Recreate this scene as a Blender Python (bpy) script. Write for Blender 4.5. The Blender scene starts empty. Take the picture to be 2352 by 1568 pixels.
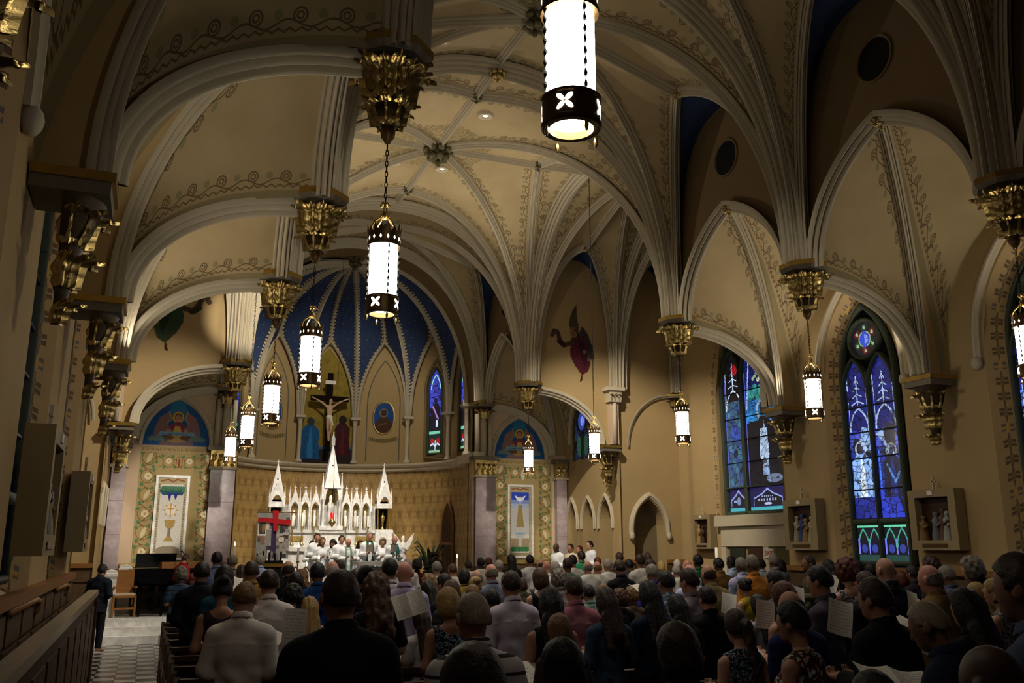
import bpy, bmesh, math, random
import numpy as np
from mathutils import Vector, Matrix
random.seed(7); np.random.seed(7)
SC = bpy.context.scene
COL = SC.collection
PI = math.pi
R = math.radians

# ------------------------------------------------------------------ camera, exposure, world, big lights
F_PX, YAW, PIT = 2044.0, R(21.92), R(12.91)
CAM = Vector((0, 0, 2.0))
cd = bpy.data.cameras.new('camera'); cam = bpy.data.objects.new('camera', cd); COL.objects.link(cam)
cd.sensor_width = 36.0; cd.sensor_fit = 'HORIZONTAL'; cd.lens = F_PX / 2352 * 36
cd.clip_start = .05; cd.clip_end = 200
cam.location = CAM; cam.rotation_euler = (PI/2 + PIT, 0, -YAW)
SC.camera = cam
FW = Vector((math.sin(YAW)*math.cos(PIT), math.cos(YAW)*math.cos(PIT), math.sin(PIT)))
RT = Vector((math.cos(YAW), -math.sin(YAW), 0)); UP = RT.cross(FW)

SC.view_settings.view_transform = 'Standard'; SC.view_settings.look = 'None'
SC.view_settings.gamma = 1.0; SC.view_settings.use_curve_mapping = False
SC.view_settings.exposure = 0.15
try:
    SC.cycles.max_bounces = 4; SC.cycles.diffuse_bounces = 2; SC.cycles.glossy_bounces = 2
    SC.cycles.use_adaptive_sampling = True; SC.cycles.adaptive_threshold = .08
    SC.cycles.sample_clamp_indirect = 6.0; SC.cycles.caustics_reflective = False; SC.cycles.caustics_refractive = False
    SC.cycles.use_denoising = True; SC.cycles.use_light_tree = False
except Exception: pass
w = bpy.data.worlds.new('dusk'); SC.world = w; w.use_nodes = True
w.node_tree.nodes['Background'].inputs[0].default_value = (.02, .04, .11, 1)
w.node_tree.nodes['Background'].inputs[1].default_value = .15
LAMP_E = 22.0        # radiance of the lantern glass

def spot(name, loc, to, watts, ang, blend=.6, col=(1, .925, .80), rad=.06):
    ld = bpy.data.lights.new(name, 'SPOT'); ld.energy = watts; ld.spot_size = R(ang); ld.spot_blend = blend
    ld.color = col; ld.shadow_soft_size = rad
    o = bpy.data.objects.new(name, ld); COL.objects.link(o); o.location = loc
    o.rotation_euler = (Vector(to) - Vector(loc)).to_track_quat('-Z', 'Y').to_euler()
    return o
# sanctuary flood lights fixed behind the chancel arch, then spots set at the crossing
spot('chancel_spot', (2.3, 21.6, 9.1), (4.6, 27.6, 1.6), 2600, 44)
spot('chancel_spot', (8.2, 21.6, 9.1), (5.9, 27.6, 1.6), 2600, 44)
spot('chancel_spot', (5.25, 22.0, 10.2), (5.25, 27.2, 1.2), 1500, 40)
spot('apse_spot', (5.25, 21.4, 10.2), (5.25, 28.5, 5.6), 900, 62)
spot('fan_spot', (1.95, 14.1, 6.5), (1.75, 20.9, 7.15), 2200, 17, .7, (1, .93, .82))
spot('chapel_fill_spot', (1.85, 14.1, 5.75), (.45, 24.1, 2.9), 2600, 21, .8)  # added chapel pair without a known fixture, brightening the side panels
spot('chapel_fill_spot', (8.64, 14.1, 5.75), (10.0, 24.1, 2.9), 1700, 21, .8)
spot('transept_spot', (6.2, 15.4, 10.2), (12.4, 20.9, 2.4), 3200, 44, .7)
spot('transept_spot', (4.3, 15.4, 10.2), (-1.6, 20.9, 2.4), 2600, 40, .7)

# ------------------------------------------------------------------ grid of the church
S = 3.5
def YK(k): return -.218 + S*k + (.169 if k >= 6 else 0)
CX, HWN = 5.245, 3.64
XL, XR = CX - HWN, CX + HWN
XW = 11.45                       # right wall; the left wall mirrors it
Y4, Y6, Y7 = YK(4), YK(6), 24.17
YC = (Y4 + Y6)/2
XT = 13.35                       # transept end wall
ZS, ZL, ZR = 6.1, 4.6, 10.6      # high springing, low springing, ridge
def mx(x): return 2*CX - x
AC, AR = Vector((CX, 25.88)), 3.52   # apse centre and radius

def srgb(h, g=1.0):
    h = h.lstrip('#'); c = [int(h[i:i+2], 16)/255 for i in (0, 2, 4)]
    return tuple((x/12.92 if x <= .04045 else ((x+.055)/1.055)**2.4)*g for x in c)

# ------------------------------------------------------------------ node helpers
class X:
    def __init__(s, nt, k): s.nt, s.k = nt, k
    def _op(s, op, *a):
        n = s.nt.nodes.new('ShaderNodeMath'); n.operation = op
        for i, v in enumerate((s,)+a):
            if isinstance(v, X): s.nt.links.new(v.k, n.inputs[i])
            else: n.inputs[i].default_value = float(v)
        return X(s.nt, n.outputs[0])
    def __add__(s, o): return s._op('ADD', o)
    def __sub__(s, o): return s._op('SUBTRACT', o)
    def __mul__(s, o): return s._op('MULTIPLY', o)
    def __rsub__(s, o): return (s*-1)+o
    __radd__ = __add__; __rmul__ = __mul__
    def __truediv__(s, o): return s._op('DIVIDE', o)
    def lt(s, o): return s._op('LESS_THAN', o)
    def gt(s, o): return s._op('GREATER_THAN', o)
    def mn(s, o): return s._op('MINIMUM', o)
    def mxm(s, o): return s._op('MAXIMUM', o)
    def abs(s): return s._op('ABSOLUTE')
    def sin(s): return s._op('SINE')
    def fr(s): return s._op('FRACT')
    def fl(s): return s._op('FLOOR')
    def sq(s): return s._op('SQRT')
    def pw(s, o): return s._op('POWER', o)

def newmat(name):
    m = bpy.data.materials.new(name); m.use_nodes = True
    nt = m.node_tree; b = nt.nodes['Principled BSDF']
    return m, nt, b
def setc(nt, sock, v):
    if isinstance(v, X): nt.links.new(v.k, sock)
    elif hasattr(v, 'is_linked'): nt.links.new(v, sock)
    elif isinstance(v, (int, float)): sock.default_value = v
    else: sock.default_value = (v[0], v[1], v[2], 1)
def mix(nt, f, a, b):
    n = nt.nodes.new('ShaderNodeMix'); n.data_type = 'RGBA'
    setc(nt, n.inputs[0], f); setc(nt, n.inputs[6], a); setc(nt, n.inputs[7], b)
    return n.outputs[2]
def coord(nt, kind='Object'):
    n = nt.nodes.new('ShaderNodeTexCoord'); return n.outputs[kind]
def sep(nt, s):
    n = nt.nodes.new('ShaderNodeSeparateXYZ'); nt.links.new(s, n.inputs[0])
    return X(nt, n.outputs[0]), X(nt, n.outputs[1]), X(nt, n.outputs[2])
def noise(nt, sc, co=None, det=3.0, rough=.55):
    n = nt.nodes.new('ShaderNodeTexNoise'); n.inputs['Scale'].default_value = sc
    n.inputs['Detail'].default_value = det; n.inputs['Roughness'].default_value = rough
    nt.links.new(co or coord(nt), n.inputs['Vector']); return X(nt, n.outputs[0])
def bump(nt, b, h, dist=.01, st=.4):
    n = nt.nodes.new('ShaderNodeBump'); n.inputs['Strength'].default_value = st; n.inputs['Distance'].default_value = dist
    nt.links.new(h.k, n.inputs['Height']); nt.links.new(n.outputs[0], b.inputs['Normal'])
def uvn(nt, name):
    n = nt.nodes.new('ShaderNodeUVMap'); n.uv_map = name; return sep(nt, n.outputs[0])
def attrn(nt, name):
    n = nt.nodes.new('ShaderNodeAttribute'); n.attribute_name = name; return n.outputs['Color']

def plain(name, c, rough=.7, metal=0., var=.12, scale=4., bmp=0., spec=.3, co='Object'):
    m, nt, b = newmat(name)
    c = srgb(c) if isinstance(c, str) else c
    n = noise(nt, scale, coord(nt, co))
    b2 = tuple(x*(1-var*2) for x in c); a2 = tuple(min(1, x*(1+var)) for x in c)
    nt.links.new(mix(nt, n, b2, a2), b.inputs['Base Color'])
    b.inputs['Roughness'].default_value = rough; b.inputs['Metallic'].default_value = metal
    b.inputs['Specular IOR Level'].default_value = spec
    if bmp: bump(nt, b, noise(nt, scale*6, coord(nt, co)), .01, bmp)
    return m
def emis(name, c, st, sampled=False):
    m, nt, b = newmat(name); c = srgb(c) if isinstance(c, str) else c
    b.inputs['Base Color'].default_value = (*c, 1); b.inputs['Emission Color'].default_value = (*c, 1)
    b.inputs['Emission Strength'].default_value = st
    if not sampled: m.cycles.emission_sampling = 'NONE'
    return m
def objcol(name, rough=.8, var=.25, scale=9., bmp=.3, spec=.2, pat=None, sheen=0):
    """material whose colour is the object's own colour (obj.color)"""
    m, nt, b = newmat(name)
    oi = nt.nodes.new('ShaderNodeObjectInfo'); c = oi.outputs['Color']
    n = noise(nt, scale)
    dark = nt.nodes.new('ShaderNodeMix'); dark.data_type = 'RGBA'; dark.blend_type = 'MULTIPLY'
    dark.inputs[0].default_value = 1; nt.links.new(c, dark.inputs[6]); dark.inputs[7].default_value = (1-var*1.6,)*3 + (1,)
    col = mix(nt, n, dark.outputs[2], c)
    if pat: col = pat(nt, col, c)
    nt.links.new(col, b.inputs['Base Color'])
    b.inputs['Roughness'].default_value = rough; b.inputs['Specular IOR Level'].default_value = spec
    if bmp: bump(nt, b, noise(nt, scale*1.2, det=4), .03, bmp)
    return m

# ------------------------------------------------------------------ mesh helpers
def link(o, parent=None):
    COL.objects.link(o)
    if parent is not None: o.parent = parent
    return o
def tag(o, label=None, cat=None, group=None, kind=None):
    if label: o['label'] = label
    if cat: o['category'] = cat
    if group: o['group'] = group
    if kind: o['kind'] = kind
    return o
def empty(name, loc=(0, 0, 0), rz=0, label=None, cat=None, group=None, kind=None):
    o = bpy.data.objects.new(name, None); COL.objects.link(o); o.location = loc; o.rotation_euler = (0, 0, rz)
    o.empty_display_size = .1
    return tag(o, label, cat, group, kind)
def meshobj(name, v, f, mat=None, parent=None, smooth=False, uvs=None):
    me = bpy.data.meshes.new(name); me.from_pydata([tuple(p) for p in v], [], [tuple(int(i) for i in q) for q in f])
    if mat is not None: me.materials.append(mat)
    if smooth: me.polygons.foreach_set('use_smooth', [True]*len(me.polygons))
    me.update()
    o = bpy.data.objects.new(name, me); link(o, parent)
    return o
def copyobj(o, parent=None):
    c = o.copy(); COL.objects.link(c)
    if parent is not None: c.parent = parent; c.matrix_parent_inverse = Matrix()
    return c
def copytree(o, parent=None):
    c = copyobj(o, parent)
    for ch in list(o.children): copytree(ch, c)
    return c

class MB:
    def __init__(s): s.v = []; s.f = []
    def add(s, v, f):
        n = len(s.v); s.v += [tuple(p) for p in v]; s.f += [tuple(i+n for i in q) for q in f]; return s
    def box(s, x0, y0, z0, x1, y1, z1, top=1.0):
        cx, cy = (x0+x1)/2, (y0+y1)/2
        v = [(x0,y0,z0),(x1,y0,z0),(x1,y1,z0),(x0,y1,z0)]
        v += [(cx+(x-cx)*top, cy+(y-cy)*top, z1) for x, y, _ in v]
        return s.add(v, [(0,3,2,1),(4,5,6,7),(0,1,5,4),(1,2,6,5),(2,3,7,6),(3,0,4,7)])
    def lathe(s, prof, c=(0, 0, 0), n=16, a0=0, a1=2*PI, sq=None):
        full = abs(a1-a0-2*PI) < 1e-6; m = n if full else n+1
        v = []
        for r, z in prof:
            for i in range(m):
                a = a0+(a1-a0)*i/n
                v.append((c[0]+r*math.cos(a), c[1]+r*math.sin(a), c[2]+z))
        f = []
        for j in range(len(prof)-1):
            for i in range(n):
                i2 = (i+1) % m
                f.append((j*m+i, j*m+i2, (j+1)*m+i2, (j+1)*m+i))
        return s.add(v, f)
    def tube(s, path, r, n=8, cap=True):
        P = [Vector(p) for p in path]; rr = r if isinstance(r, (list, tuple)) else [r]*len(P)
        v = []; f = []; u = None
        for i, p in enumerate(P):
            t = (P[min(i+1, len(P)-1)]-P[max(i-1, 0)]).normalized()
            if u is None: u = t.orthogonal().normalized()
            u = (u - t*u.dot(t)).normalized(); w_ = t.cross(u)
            for k in range(n):
                a = 2*PI*k/n; v.append(p+(u*math.cos(a)+w_*math.sin(a))*rr[i])
        for i in range(len(P)-1):
            for k in range(n):
                k2 = (k+1) % n; f.append((i*n+k, i*n+k2, (i+1)*n+k2, (i+1)*n+k))
        if cap: f += [tuple(range(n-1, -1, -1)), tuple((len(P)-1)*n+k for k in range(n))]
        return s.add(v, f)
    def ell(s, c, r, n=12, m=8):
        v = [(c[0], c[1], c[2]-r[2])]
        for j in range(1, m):
            b = -PI/2+PI*j/m
            for i in range(n):
                a = 2*PI*i/n; v.append((c[0]+r[0]*math.cos(b)*math.cos(a), c[1]+r[1]*math.cos(b)*math.sin(a), c[2]+r[2]*math.sin(b)))
        v.append((c[0], c[1], c[2]+r[2])); f = []
        for i in range(n): f.append((0, 1+(i+1) % n, 1+i))
        for j in range(m-2):
            for i in range(n):
                a, b2 = 1+j*n+i, 1+j*n+(i+1) % n; f.append((a, b2, b2+n, a+n))
        L = len(v)-1
        for i in range(n): f.append((L-n+i, L-n+(i+1) % n, L))
        return s.add(v, f)
    def prism(s, poly, fn, d0, d1):
        """polygon (s,z) extruded along depth; fn(s,z,d)->xyz"""
        n = len(poly)
        v = [fn(a, b, d0) for a, b in poly]+[fn(a, b, d1) for a, b in poly]
        f = [tuple(range(n)), tuple(range(2*n-1, n-1, -1))]+[(i, i+n, (i+1) % n+n, (i+1) % n) for i in range(n)]
        return s.add(v, f)
    def sweep(s, path, prof, side=None, closed=False):
        """path 3D points; prof list of (side, down); side fixed horizontal vector or None for horizontal perpendicular"""
        P = [Vector(p) for p in path]; n = len(prof); v = []; f = []; m = len(P)
        for i, p in enumerate(P):
            if closed: t = (P[(i+1) % m]-P[(i-1) % m]).normalized()
            else: t = (P[min(i+1, m-1)]-P[max(i-1, 0)]).normalized()
            sd = side if side is not None else Vector((t.y, -t.x, 0)).normalized()
            nm = sd.cross(t).normalized()
            if nm.z > 0 and side is None: pass
            for a, b in prof: v.append(p+sd*a+nm*b)
        for i in range(m if closed else m-1):
            j = (i+1) % m
            for k in range(n-1): f.append((i*n+k, i*n+k+1, j*n+k+1, j*n+k))
        return s.add(v, f)
    def grid(s, fn, nu, nv):
        v = [fn(i/nu, j/nv) for j in range(nv+1) for i in range(nu+1)]
        f = [(j*(nu+1)+i, j*(nu+1)+i+1, (j+1)*(nu+1)+i+1, (j+1)*(nu+1)+i) for j in range(nv) for i in range(nu)]
        return s.add(v, f)
    def build(s, name, mat, parent=None, smooth=False, auto=None):
        o = meshobj(name, s.v, s.f, mat, parent, smooth or auto is not None)
        if auto is not None:
            me = o.data; bm = bmesh.new(); bm.from_mesh(me)
            for e in bm.edges:
                if len(e.link_faces) == 2 and e.calc_face_angle(0) > R(auto): e.smooth = False
            bm.to_mesh(me); bm.free()
        return o

def arch_hw(hw, rise, z):
    c = (hw*hw-rise*rise)/(2*hw); Rr = hw-c
    return max(0., c+math.sqrt(max(0., Rr*Rr-z*z)))
def arch_z(hw, rise, x):
    c = (hw*hw-rise*rise)/(2*hw); Rr = hw-c
    return math.sqrt(max(0., Rr*Rr-(abs(x)-c)**2))
def arch_pts(hw, rise, n=10):
    """left springing -> apex -> right springing, (s,z) relative to springing"""
    zs = [rise*math.sin(PI/2*i/n) for i in range(n+1)]
    L = [(-arch_hw(hw, rise, z), z) for z in zs]; L[-1] = (0, rise)
    return L+[(-a, b) for a, b in L[-2::-1]]

# painted panels: a fine grid of faces whose colours are set from simple shapes (flat print)
class Canvas:
    def __init__(s, nu, nv, fx, base):
        u, v = np.meshgrid((np.arange(nu)+.5)/nu, (np.arange(nv)+.5)/nv)
        s.nu, s.nv, s.fx = nu, nv, fx
        P = fx(u, v); s.x, s.z = P
        s.c = np.empty(u.shape+(3,)); s.c[:] = srgb(base or '#000000'); s.m = np.full(u.shape, base is not None)
    def fill(s, m, c, a=1.0):
        c = np.array(srgb(c) if isinstance(c, str) else c); s.m |= m.astype(bool); m = m.astype(float)[..., None]*a
        s.c = s.c*(1-m)+c*m; return s
    def ell(s, cx, cz, rx, rz, c, a=1.0, rot=0):
        dx, dz = s.x-cx, s.z-cz; co, si = math.cos(rot), math.sin(rot)
        return s.fill(((dx*co+dz*si)/rx)**2+((-dx*si+dz*co)/rz)**2 < 1, c, a)
    def ring(s, cx, cz, r, w_, c, a=1.0):
        d = np.hypot(s.x-cx, s.z-cz); return s.fill(abs(d-r) < w_/2, c, a)
    def rect(s, x0, z0, x1, z1, c, a=1.0): return s.fill((s.x > x0) & (s.x < x1) & (s.z > z0) & (s.z < z1), c, a)
    def poly(s, pts, c, a=1.0):
        m = np.zeros(s.x.shape, bool); n = len(pts)
        for i in range(n):
            (x0, z0), (x1, z1) = pts[i], pts[(i+1) % n]
            if z0 == z1: continue
            cr = ((z0 > s.z) != (z1 > s.z)) & (s.x < (x1-x0)*(s.z-z0)/(z1-z0)+x0); m ^= cr
        return s.fill(m, c, a)
    def line(s, pts, w_, c, a=1.0):
        m = np.zeros(s.x.shape, bool)
        for (x0, z0), (x1, z1) in zip(pts[:-1], pts[1:]):
            dx, dz = x1-x0, z1-z0; L = dx*dx+dz*dz+1e-12
            t = np.clip(((s.x-x0)*dx+(s.z-z0)*dz)/L, 0, 1)
            m |= np.hypot(s.x-x0-t*dx, s.z-z0-t*dz) < w_/2
        return s.fill(m, c, a)
    def speckle(s, k): s.c *= (1+k*(np.random.rand(*s.x.shape)[..., None]-.5)); return s
    def build(s, name, mat, place, parent=None):
        """place(x,z)->xyz on the panel surface"""
        nu, nv = s.nu, s.nv
        u, v = np.meshgrid(np.arange(nu+1)/nu, np.arange(nv+1)/nv)
        x, z = s.fx(u, v)
        V = [place(a, b) for a, b in zip(x.ravel(), z.ravel())]
        F = [(j*(nu+1)+i, j*(nu+1)+i+1, (j+1)*(nu+1)+i+1, (j+1)*(nu+1)+i) for j in range(nv) for i in range(nu)]
        o = meshobj(name, V, F, mat, parent)
        at = o.data.color_attributes.new('paint', 'FLOAT_COLOR', 'CORNER')
        c = np.ones((nu*nv, 4, 4), np.float32); c[:, :, :3] = np.clip(s.c, 0, 1).reshape(-1, 1, 3)
        at.data.foreach_set('color', c.ravel())
        if not s.m.all():
            bm = bmesh.new(); bm.from_mesh(o.data); bm.faces.ensure_lookup_table(); k = s.m.ravel()
            bmesh.ops.delete(bm, geom=[f for f in bm.faces if not k[f.index]], context='FACES'); bm.to_mesh(o.data); bm.free()
        return o
    def lead(s, n, w_=.010, var=.5, seed=1, asp=1.0):
        """leaded pieces: random cells, each with its own tone, dark joints"""
        rs = np.random.RandomState(seed); x0, x1, z0, z1 = s.x.min(), s.x.max(), s.z.min(), s.z.max()
        P = np.c_[rs.uniform(x0, x1, n), rs.uniform(z0, z1, n)]; tone = 1+var*(rs.rand(n)-.5)*2
        d1 = np.full(s.x.shape, 9.); d2 = d1.copy(); id_ = np.zeros(s.x.shape, int)
        for i, (a, b) in enumerate(P):
            d = np.hypot((s.x-a)*asp, s.z-b); c1 = d < d1
            d2 = np.where(c1, d1, np.minimum(d2, d)); id_ = np.where(c1, i, id_); d1 = np.where(c1, d, d1)
        s.c *= tone[id_][..., None]; s.c[(d2-d1) < w_] *= .12; return s
def rectfx(x0, z0, x1, z1): return lambda u, v: (x0+u*(x1-x0), z0+v*(z1-z0))
def archfx(cx, z0, hw, zs, rise):
    """pointed light: straight to zs, arch of given rise above"""
    def f(u, v):
        zt = zs+rise; z = z0+v*(zt-z0)
        hwz = np.vectorize(lambda q: hw if q <= zs else arch_hw(hw, rise, q-zs))(z)
        return cx+(u*2-1)*hwz, z
    return f
# ------------------------------------------------------------------ materials
class M: pass
def m_web():
    m, nt, b = newmat('vault_plaster')
    base = mix(nt, noise(nt, 1.3, det=4), srgb('#957f5a'), srgb('#b8a37a'))
    fac = None; leaf = None; band = None
    for nm in ('A', 'B'):
        d, s, _ = uvn(nt, nm)
        tri = ((s/.11).fr()-.5).abs()*.07
        ln = (d-(tri+.16)).abs().lt(.011)
        sp = ((s/.42).fr()-.5)*.42; rr = (sp*sp+(d-.30)*(d-.30)).sq()
        ring = ((rr-.062).abs().lt(.010)).mxm((rr-.03).abs().lt(.009))
        wv = ((s*15).sin()*.035+.235-d).abs().lt(.010)
        one = ln.mxm(ring).mxm(wv)
        sp2 = ((s/.42+.5).fr()-.5)*.42; lf = (sp2*sp2+(d-.31)*(d-.31)).sq().lt(.045)
        bd = d.lt(.12)
        fac = one if fac is None else fac.mxm(one); leaf = lf if leaf is None else leaf.mxm(lf); band = bd if band is None else band.mxm(bd)
    c = mix(nt, band*.55, base, srgb('#6f6a4a'))
    c = mix(nt, leaf*.5, c, srgb('#5d6b48'))
    c = mix(nt, fac*.75, c, srgb('#4f3f2a'))
    g_ = nt.nodes.new('ShaderNodeNewGeometry'); gx, gy, gz = sep(nt, g_.outputs['Position'])
    dx = gx-CX; dy = gy-YC; r1 = (dx*dx+dy*dy).sq(); yb_ = (((gy+.218)/S).fr()-.5)*S; r2 = (dx*dx+yb_*yb_).sq()
    orn = noise(nt, 7.5, g_.outputs['Position'], 3); wob = orn*.35
    zone = ((r1+wob).lt(1.3)*gz.gt(9.9)).mxm((r2+wob).lt(.72)*gz.gt(9.9)*gy.lt(Y4-.6))
    c = mix(nt, zone*((orn*46).sin().gt(-.2))*.6, c, srgb('#55573a')); c = mix(nt, zone*((orn*61).sin().gt(.6))*.6, c, srgb('#8a6a34'))
    nt.links.new(c, b.inputs['Base Color']); b.inputs['Roughness'].default_value = .85
    b.inputs['Specular IOR Level'].default_value = .15
    return m
def m_star(star=True):
    m, nt, b = newmat('blue_vault_stars' if star else 'blue_vault')
    base = mix(nt, noise(nt, 2.), srgb('#1e2d4c'), srgb('#2a4068'))
    if star:
        d, s, _ = uvn(nt, 'A'); d2, _, _ = uvn(nt, 'B')
        dd = ((s/.26).fr()-.5)*.26; off = ((s/.26).fl()*.5).fr()
        ee = (((d/.24)+off).fr()-.5)*.24
        st = (dd.abs().pw(.6)+ee.abs().pw(.6)).lt(.115)
        base = mix(nt, st*.6, base, srgb('#b9a878'))
        ed = d.mn(d2)
        bead = ed.gt(.05)*ed.lt(.115)
        base = mix(nt, bead*((s/.12).fr().lt(.55)), base, srgb('#c9b791'))
        base = mix(nt, bead*((s/.12).fr().gt(.55)), base, srgb('#2a2320'))
    nt.links.new(base, b.inputs['Base Color']); b.inputs['Roughness'].default_value = .8
    return m
def m_damask():
    m, nt, b = newmat('gold_damask')
    u, v, _ = uvn(nt, 'A')
    P, Q = .34, .46
    row = (v/Q).fl(); off = (row*.5).fr()
    x = ((u/P+off).fr()-.5)*P; y = ((v/Q).fr()-.5)*Q
    w1 = ((y+.2).mxm(0)*.32).mn((Q*.5-y).mxm(0)*.35)
    leaf = x.abs().lt(w1)
    arch = ((x.abs()-.10)*(x.abs()-.10)+(y+.02)*(y+.02)).sq()
    ring = (arch-.10).abs().lt(.022)
    stem = (x.abs()-((y*9).sin()*.03+.07)).abs().lt(.012)
    base = mix(nt, noise(nt, 7, det=5), srgb('#8f713f'), srgb('#b8965a'))
    c = mix(nt, leaf*.5, base, srgb('#6a4c24')); c = mix(nt, ring.mxm(stem)*.4, c, srgb('#735530'))
    nt.links.new(c, b.inputs['Base Color']); b.inputs['Roughness'].default_value = .55
    return m
def m_border():
    m, nt, b = newmat('stencilled_border')
    u, v, _ = uvn(nt, 'A')           # u across in m (-.09..+.09), v along in m
    t = (v/.96).fr()
    y = ((v/.24).fr()-.5)*.24
    a = u.abs()
    cross = (a.lt(.014)*(y.abs().lt(.085))).mxm((y-.02).abs().lt(.013)*a.lt(.05))
    isc = t.lt(.25)
    sq = (a-.036).abs().lt(.02)*((y.abs()-.034).abs().lt(.024))
    stem = a.lt(.007)*y.abs().gt(.07)
    sq = sq.mxm(stem)
    base = mix(nt, noise(nt, 5), srgb('#a88b5c'), srgb('#b79b6c'))
    c = mix(nt, sq*(isc*-1+1)*.8, base, srgb('#55331f')); c = mix(nt, sq*isc*.7, c, srgb('#2d4562'))
    c = mix(nt, cross*isc*.8, c, srgb('#c39a3c')); c = mix(nt, cross*(isc*-1+1)*.7, c, srgb('#5a5236'))
    nt.links.new(c, b.inputs['Base Color']); b.inputs['Roughness'].default_value = .8
    return m
def m_paint(name, st=0.):
    m, nt, b = newmat(name); c = attrn(nt, 'paint')
    if st:
        b.inputs['Base Color'].default_value = (.02, .02, .03, 1); nt.links.new(c, b.inputs['Emission Color'])
        b.inputs['Emission Strength'].default_value = st; b.inputs['Roughness'].default_value = .25
        m.cycles.emission_sampling = 'NONE'
    else:
        nt.links.new(c, b.inputs['Base Color']); b.inputs['Roughness'].default_value = .7
        b.inputs['Specular IOR Level'].default_value = .2
    return m
def m_gold(name='gilded_plaster', dark=.22, rough=.30):
    m, nt, b = newmat(name)
    n = noise(nt, 20, det=5)
    nt.links.new(mix(nt, n, tuple(x*dark for x in (.42, .27, .07)), (.86, .62, .22)), b.inputs['Base Color'])
    b.inputs['Metallic'].default_value = .85; b.inputs['Roughness'].default_value = rough
    bump(nt, b, noise(nt, 40, det=3), .01, .5)
    return m
def m_marble(name, a, bb, sc=2.5, rough=.3):
    m, nt, b = newmat(name)
    n = noise(nt, sc, det=8, rough=.65); v = ((n-.5).abs()*7).mn(1)
    nt.links.new(mix(nt, v, srgb(bb), srgb(a)), b.inputs['Base Color']); b.inputs['Roughness'].default_value = rough
    return m
def m_wood(name, a, bb, rough=.45):
    m, nt, b = newmat(name)
    co = coord(nt); mp = nt.nodes.new('ShaderNodeMapping'); mp.inputs['Scale'].default_value = (1.5, 14, 14)
    nt.links.new(co, mp.inputs[0])
    n = noise(nt, 2.2, mp.outputs[0], 6)
    nt.links.new(mix(nt, n, srgb(a), srgb(bb)), b.inputs['Base Color']); b.inputs['Roughness'].default_value = rough; b.inputs['Specular IOR Level'].default_value = .25
    return m
M.web = m_web(); M.blue = m_star(False); M.star = m_star(True); M.damask = m_damask(); M.border = m_border()
M.paint = m_paint('painted_picture'); M.glass = m_paint('stained_glass', 1.0); M.glassdim = m_paint('stained_glass_dim', .28)
M.rib = plain('rib_plaster', '#b8ab90', .75, var=.08, scale=3)
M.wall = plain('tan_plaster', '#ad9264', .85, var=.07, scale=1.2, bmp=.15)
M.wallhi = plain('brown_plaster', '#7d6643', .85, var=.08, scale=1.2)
M.pink = plain('pink_plaster', '#c4a98a', .8, var=.06, scale=1.5)
M.gold = m_gold(); M.goldd = m_gold('dull_gilding', .35, .45); M.bossm = plain('dull_green_gilding', '#6b6240', .5, .35, .35, 20, .4); M.golddk = plain('shadowed_gilding', '#3a2b12', .5, .5, .3, 20, .4)  # golddk: shade of the leaf gaps put into the bell colour
M.abacus = plain('abacus_plaster', '#6f6553', .6, var=.1)
M.goldedge = plain('gold_leaf_edge', '#a8853a', .35, .7, .2, 12)
M.lav = m_marble('lavender_marble', '#b9a9a8', '#a2908f', 2.2)
M.white = m_marble('white_marble', '#efece6', '#cfcac2', 3, .35)
M.cream = plain('cream_trim', '#bcae93', .7, var=.06)
M.wain = plain('carved_dark_wainscot', '#5b4325', .6, var=.3, scale=22, bmp=.8)
M.wood = m_wood('dark_pew_wood', '#2a1a10', '#4a2f1b'); M.oak = m_wood('oak', '#6d4522', '#9a6a36'); M.grey = plain('dark_green_tracery', '#3c4436', .6)
M.bronze = plain('dark_bronze', '#6b5230', .38, .75, .25, 18, .2); M.brass = m_gold('brass', .7, .25)
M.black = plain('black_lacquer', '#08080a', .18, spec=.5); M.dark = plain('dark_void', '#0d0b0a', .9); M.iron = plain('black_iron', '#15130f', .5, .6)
M.lamp = emis('lantern_glass_light', (1, .93, .80), LAMP_E, True)
M.lampdim = emis('lantern_cutout_light', (1, .93, .80), 6.0); M.flame = emis('flame', (1, .72, .35), 14.); M.redglow = emis('red_votive', '#d01020', .8)
M.frame = plain('station_plaster', '#93805c', .7, var=.06); M.paper = plain('cream_paper', '#e8e0d0', .8, var=.03); M.stone = plain('light_stone', '#8f8a80', .6, var=.15, scale=8)
M.tileb = m_marble('black_tile', '#131214', '#2a282a', 6, .25); M.tilew = m_marble('white_tile', '#a9a49a', '#8b867c', 5, .25)
M.green = plain('palm_green', '#263a1c', .6, var=.3, scale=10); M.red = plain('red_cloth', '#b3141c', .8); M.purple = plain('purple_cloth', '#43304f', .8)

# ------------------------------------------------------------------ curves, ribs, webs
def curve(P0, P1, n=2.1, N=22, amax=90.):
    P0, P1 = Vector(P0), Vector(P1); out = []; am = R(amax)
    if amax < 90:
        for i in range(N+1):
            a = am*i/N; r = (1-math.cos(a))/(1-math.cos(am)); z = math.sin(a)/math.sin(am)
            out.append(Vector((P0.x+(P1.x-P0.x)*r, P0.y+(P1.y-P0.y)*r, P0.z+(P1.z-P0.z)*z)))
    else:
        for i in range(N+1):
            a = PI/2*i/N; r = 1-max(0, math.cos(a))**(2/n); z = math.sin(a)**(2/n)
            out.append(Vector((P0.x+(P1.x-P0.x)*r, P0.y+(P1.y-P0.y)*r, P0.z+(P1.z-P0.z)*z)))
    return out
def mirror(p): return [(-a, b) for a, b in p[::-1] if abs(a) > 1e-6]
def prof(half): return half+mirror(half)
RIBP = prof([(-.09, -.02), (-.09, .03), (-.075, .052), (-.06, .045), (-.056, .018), (-.047, .018), (-.045, .07), (-.035, .09), (-.025, .085), (-.021, .068), (-.016, .11), (-.008, .136), (0, .142)])
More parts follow.
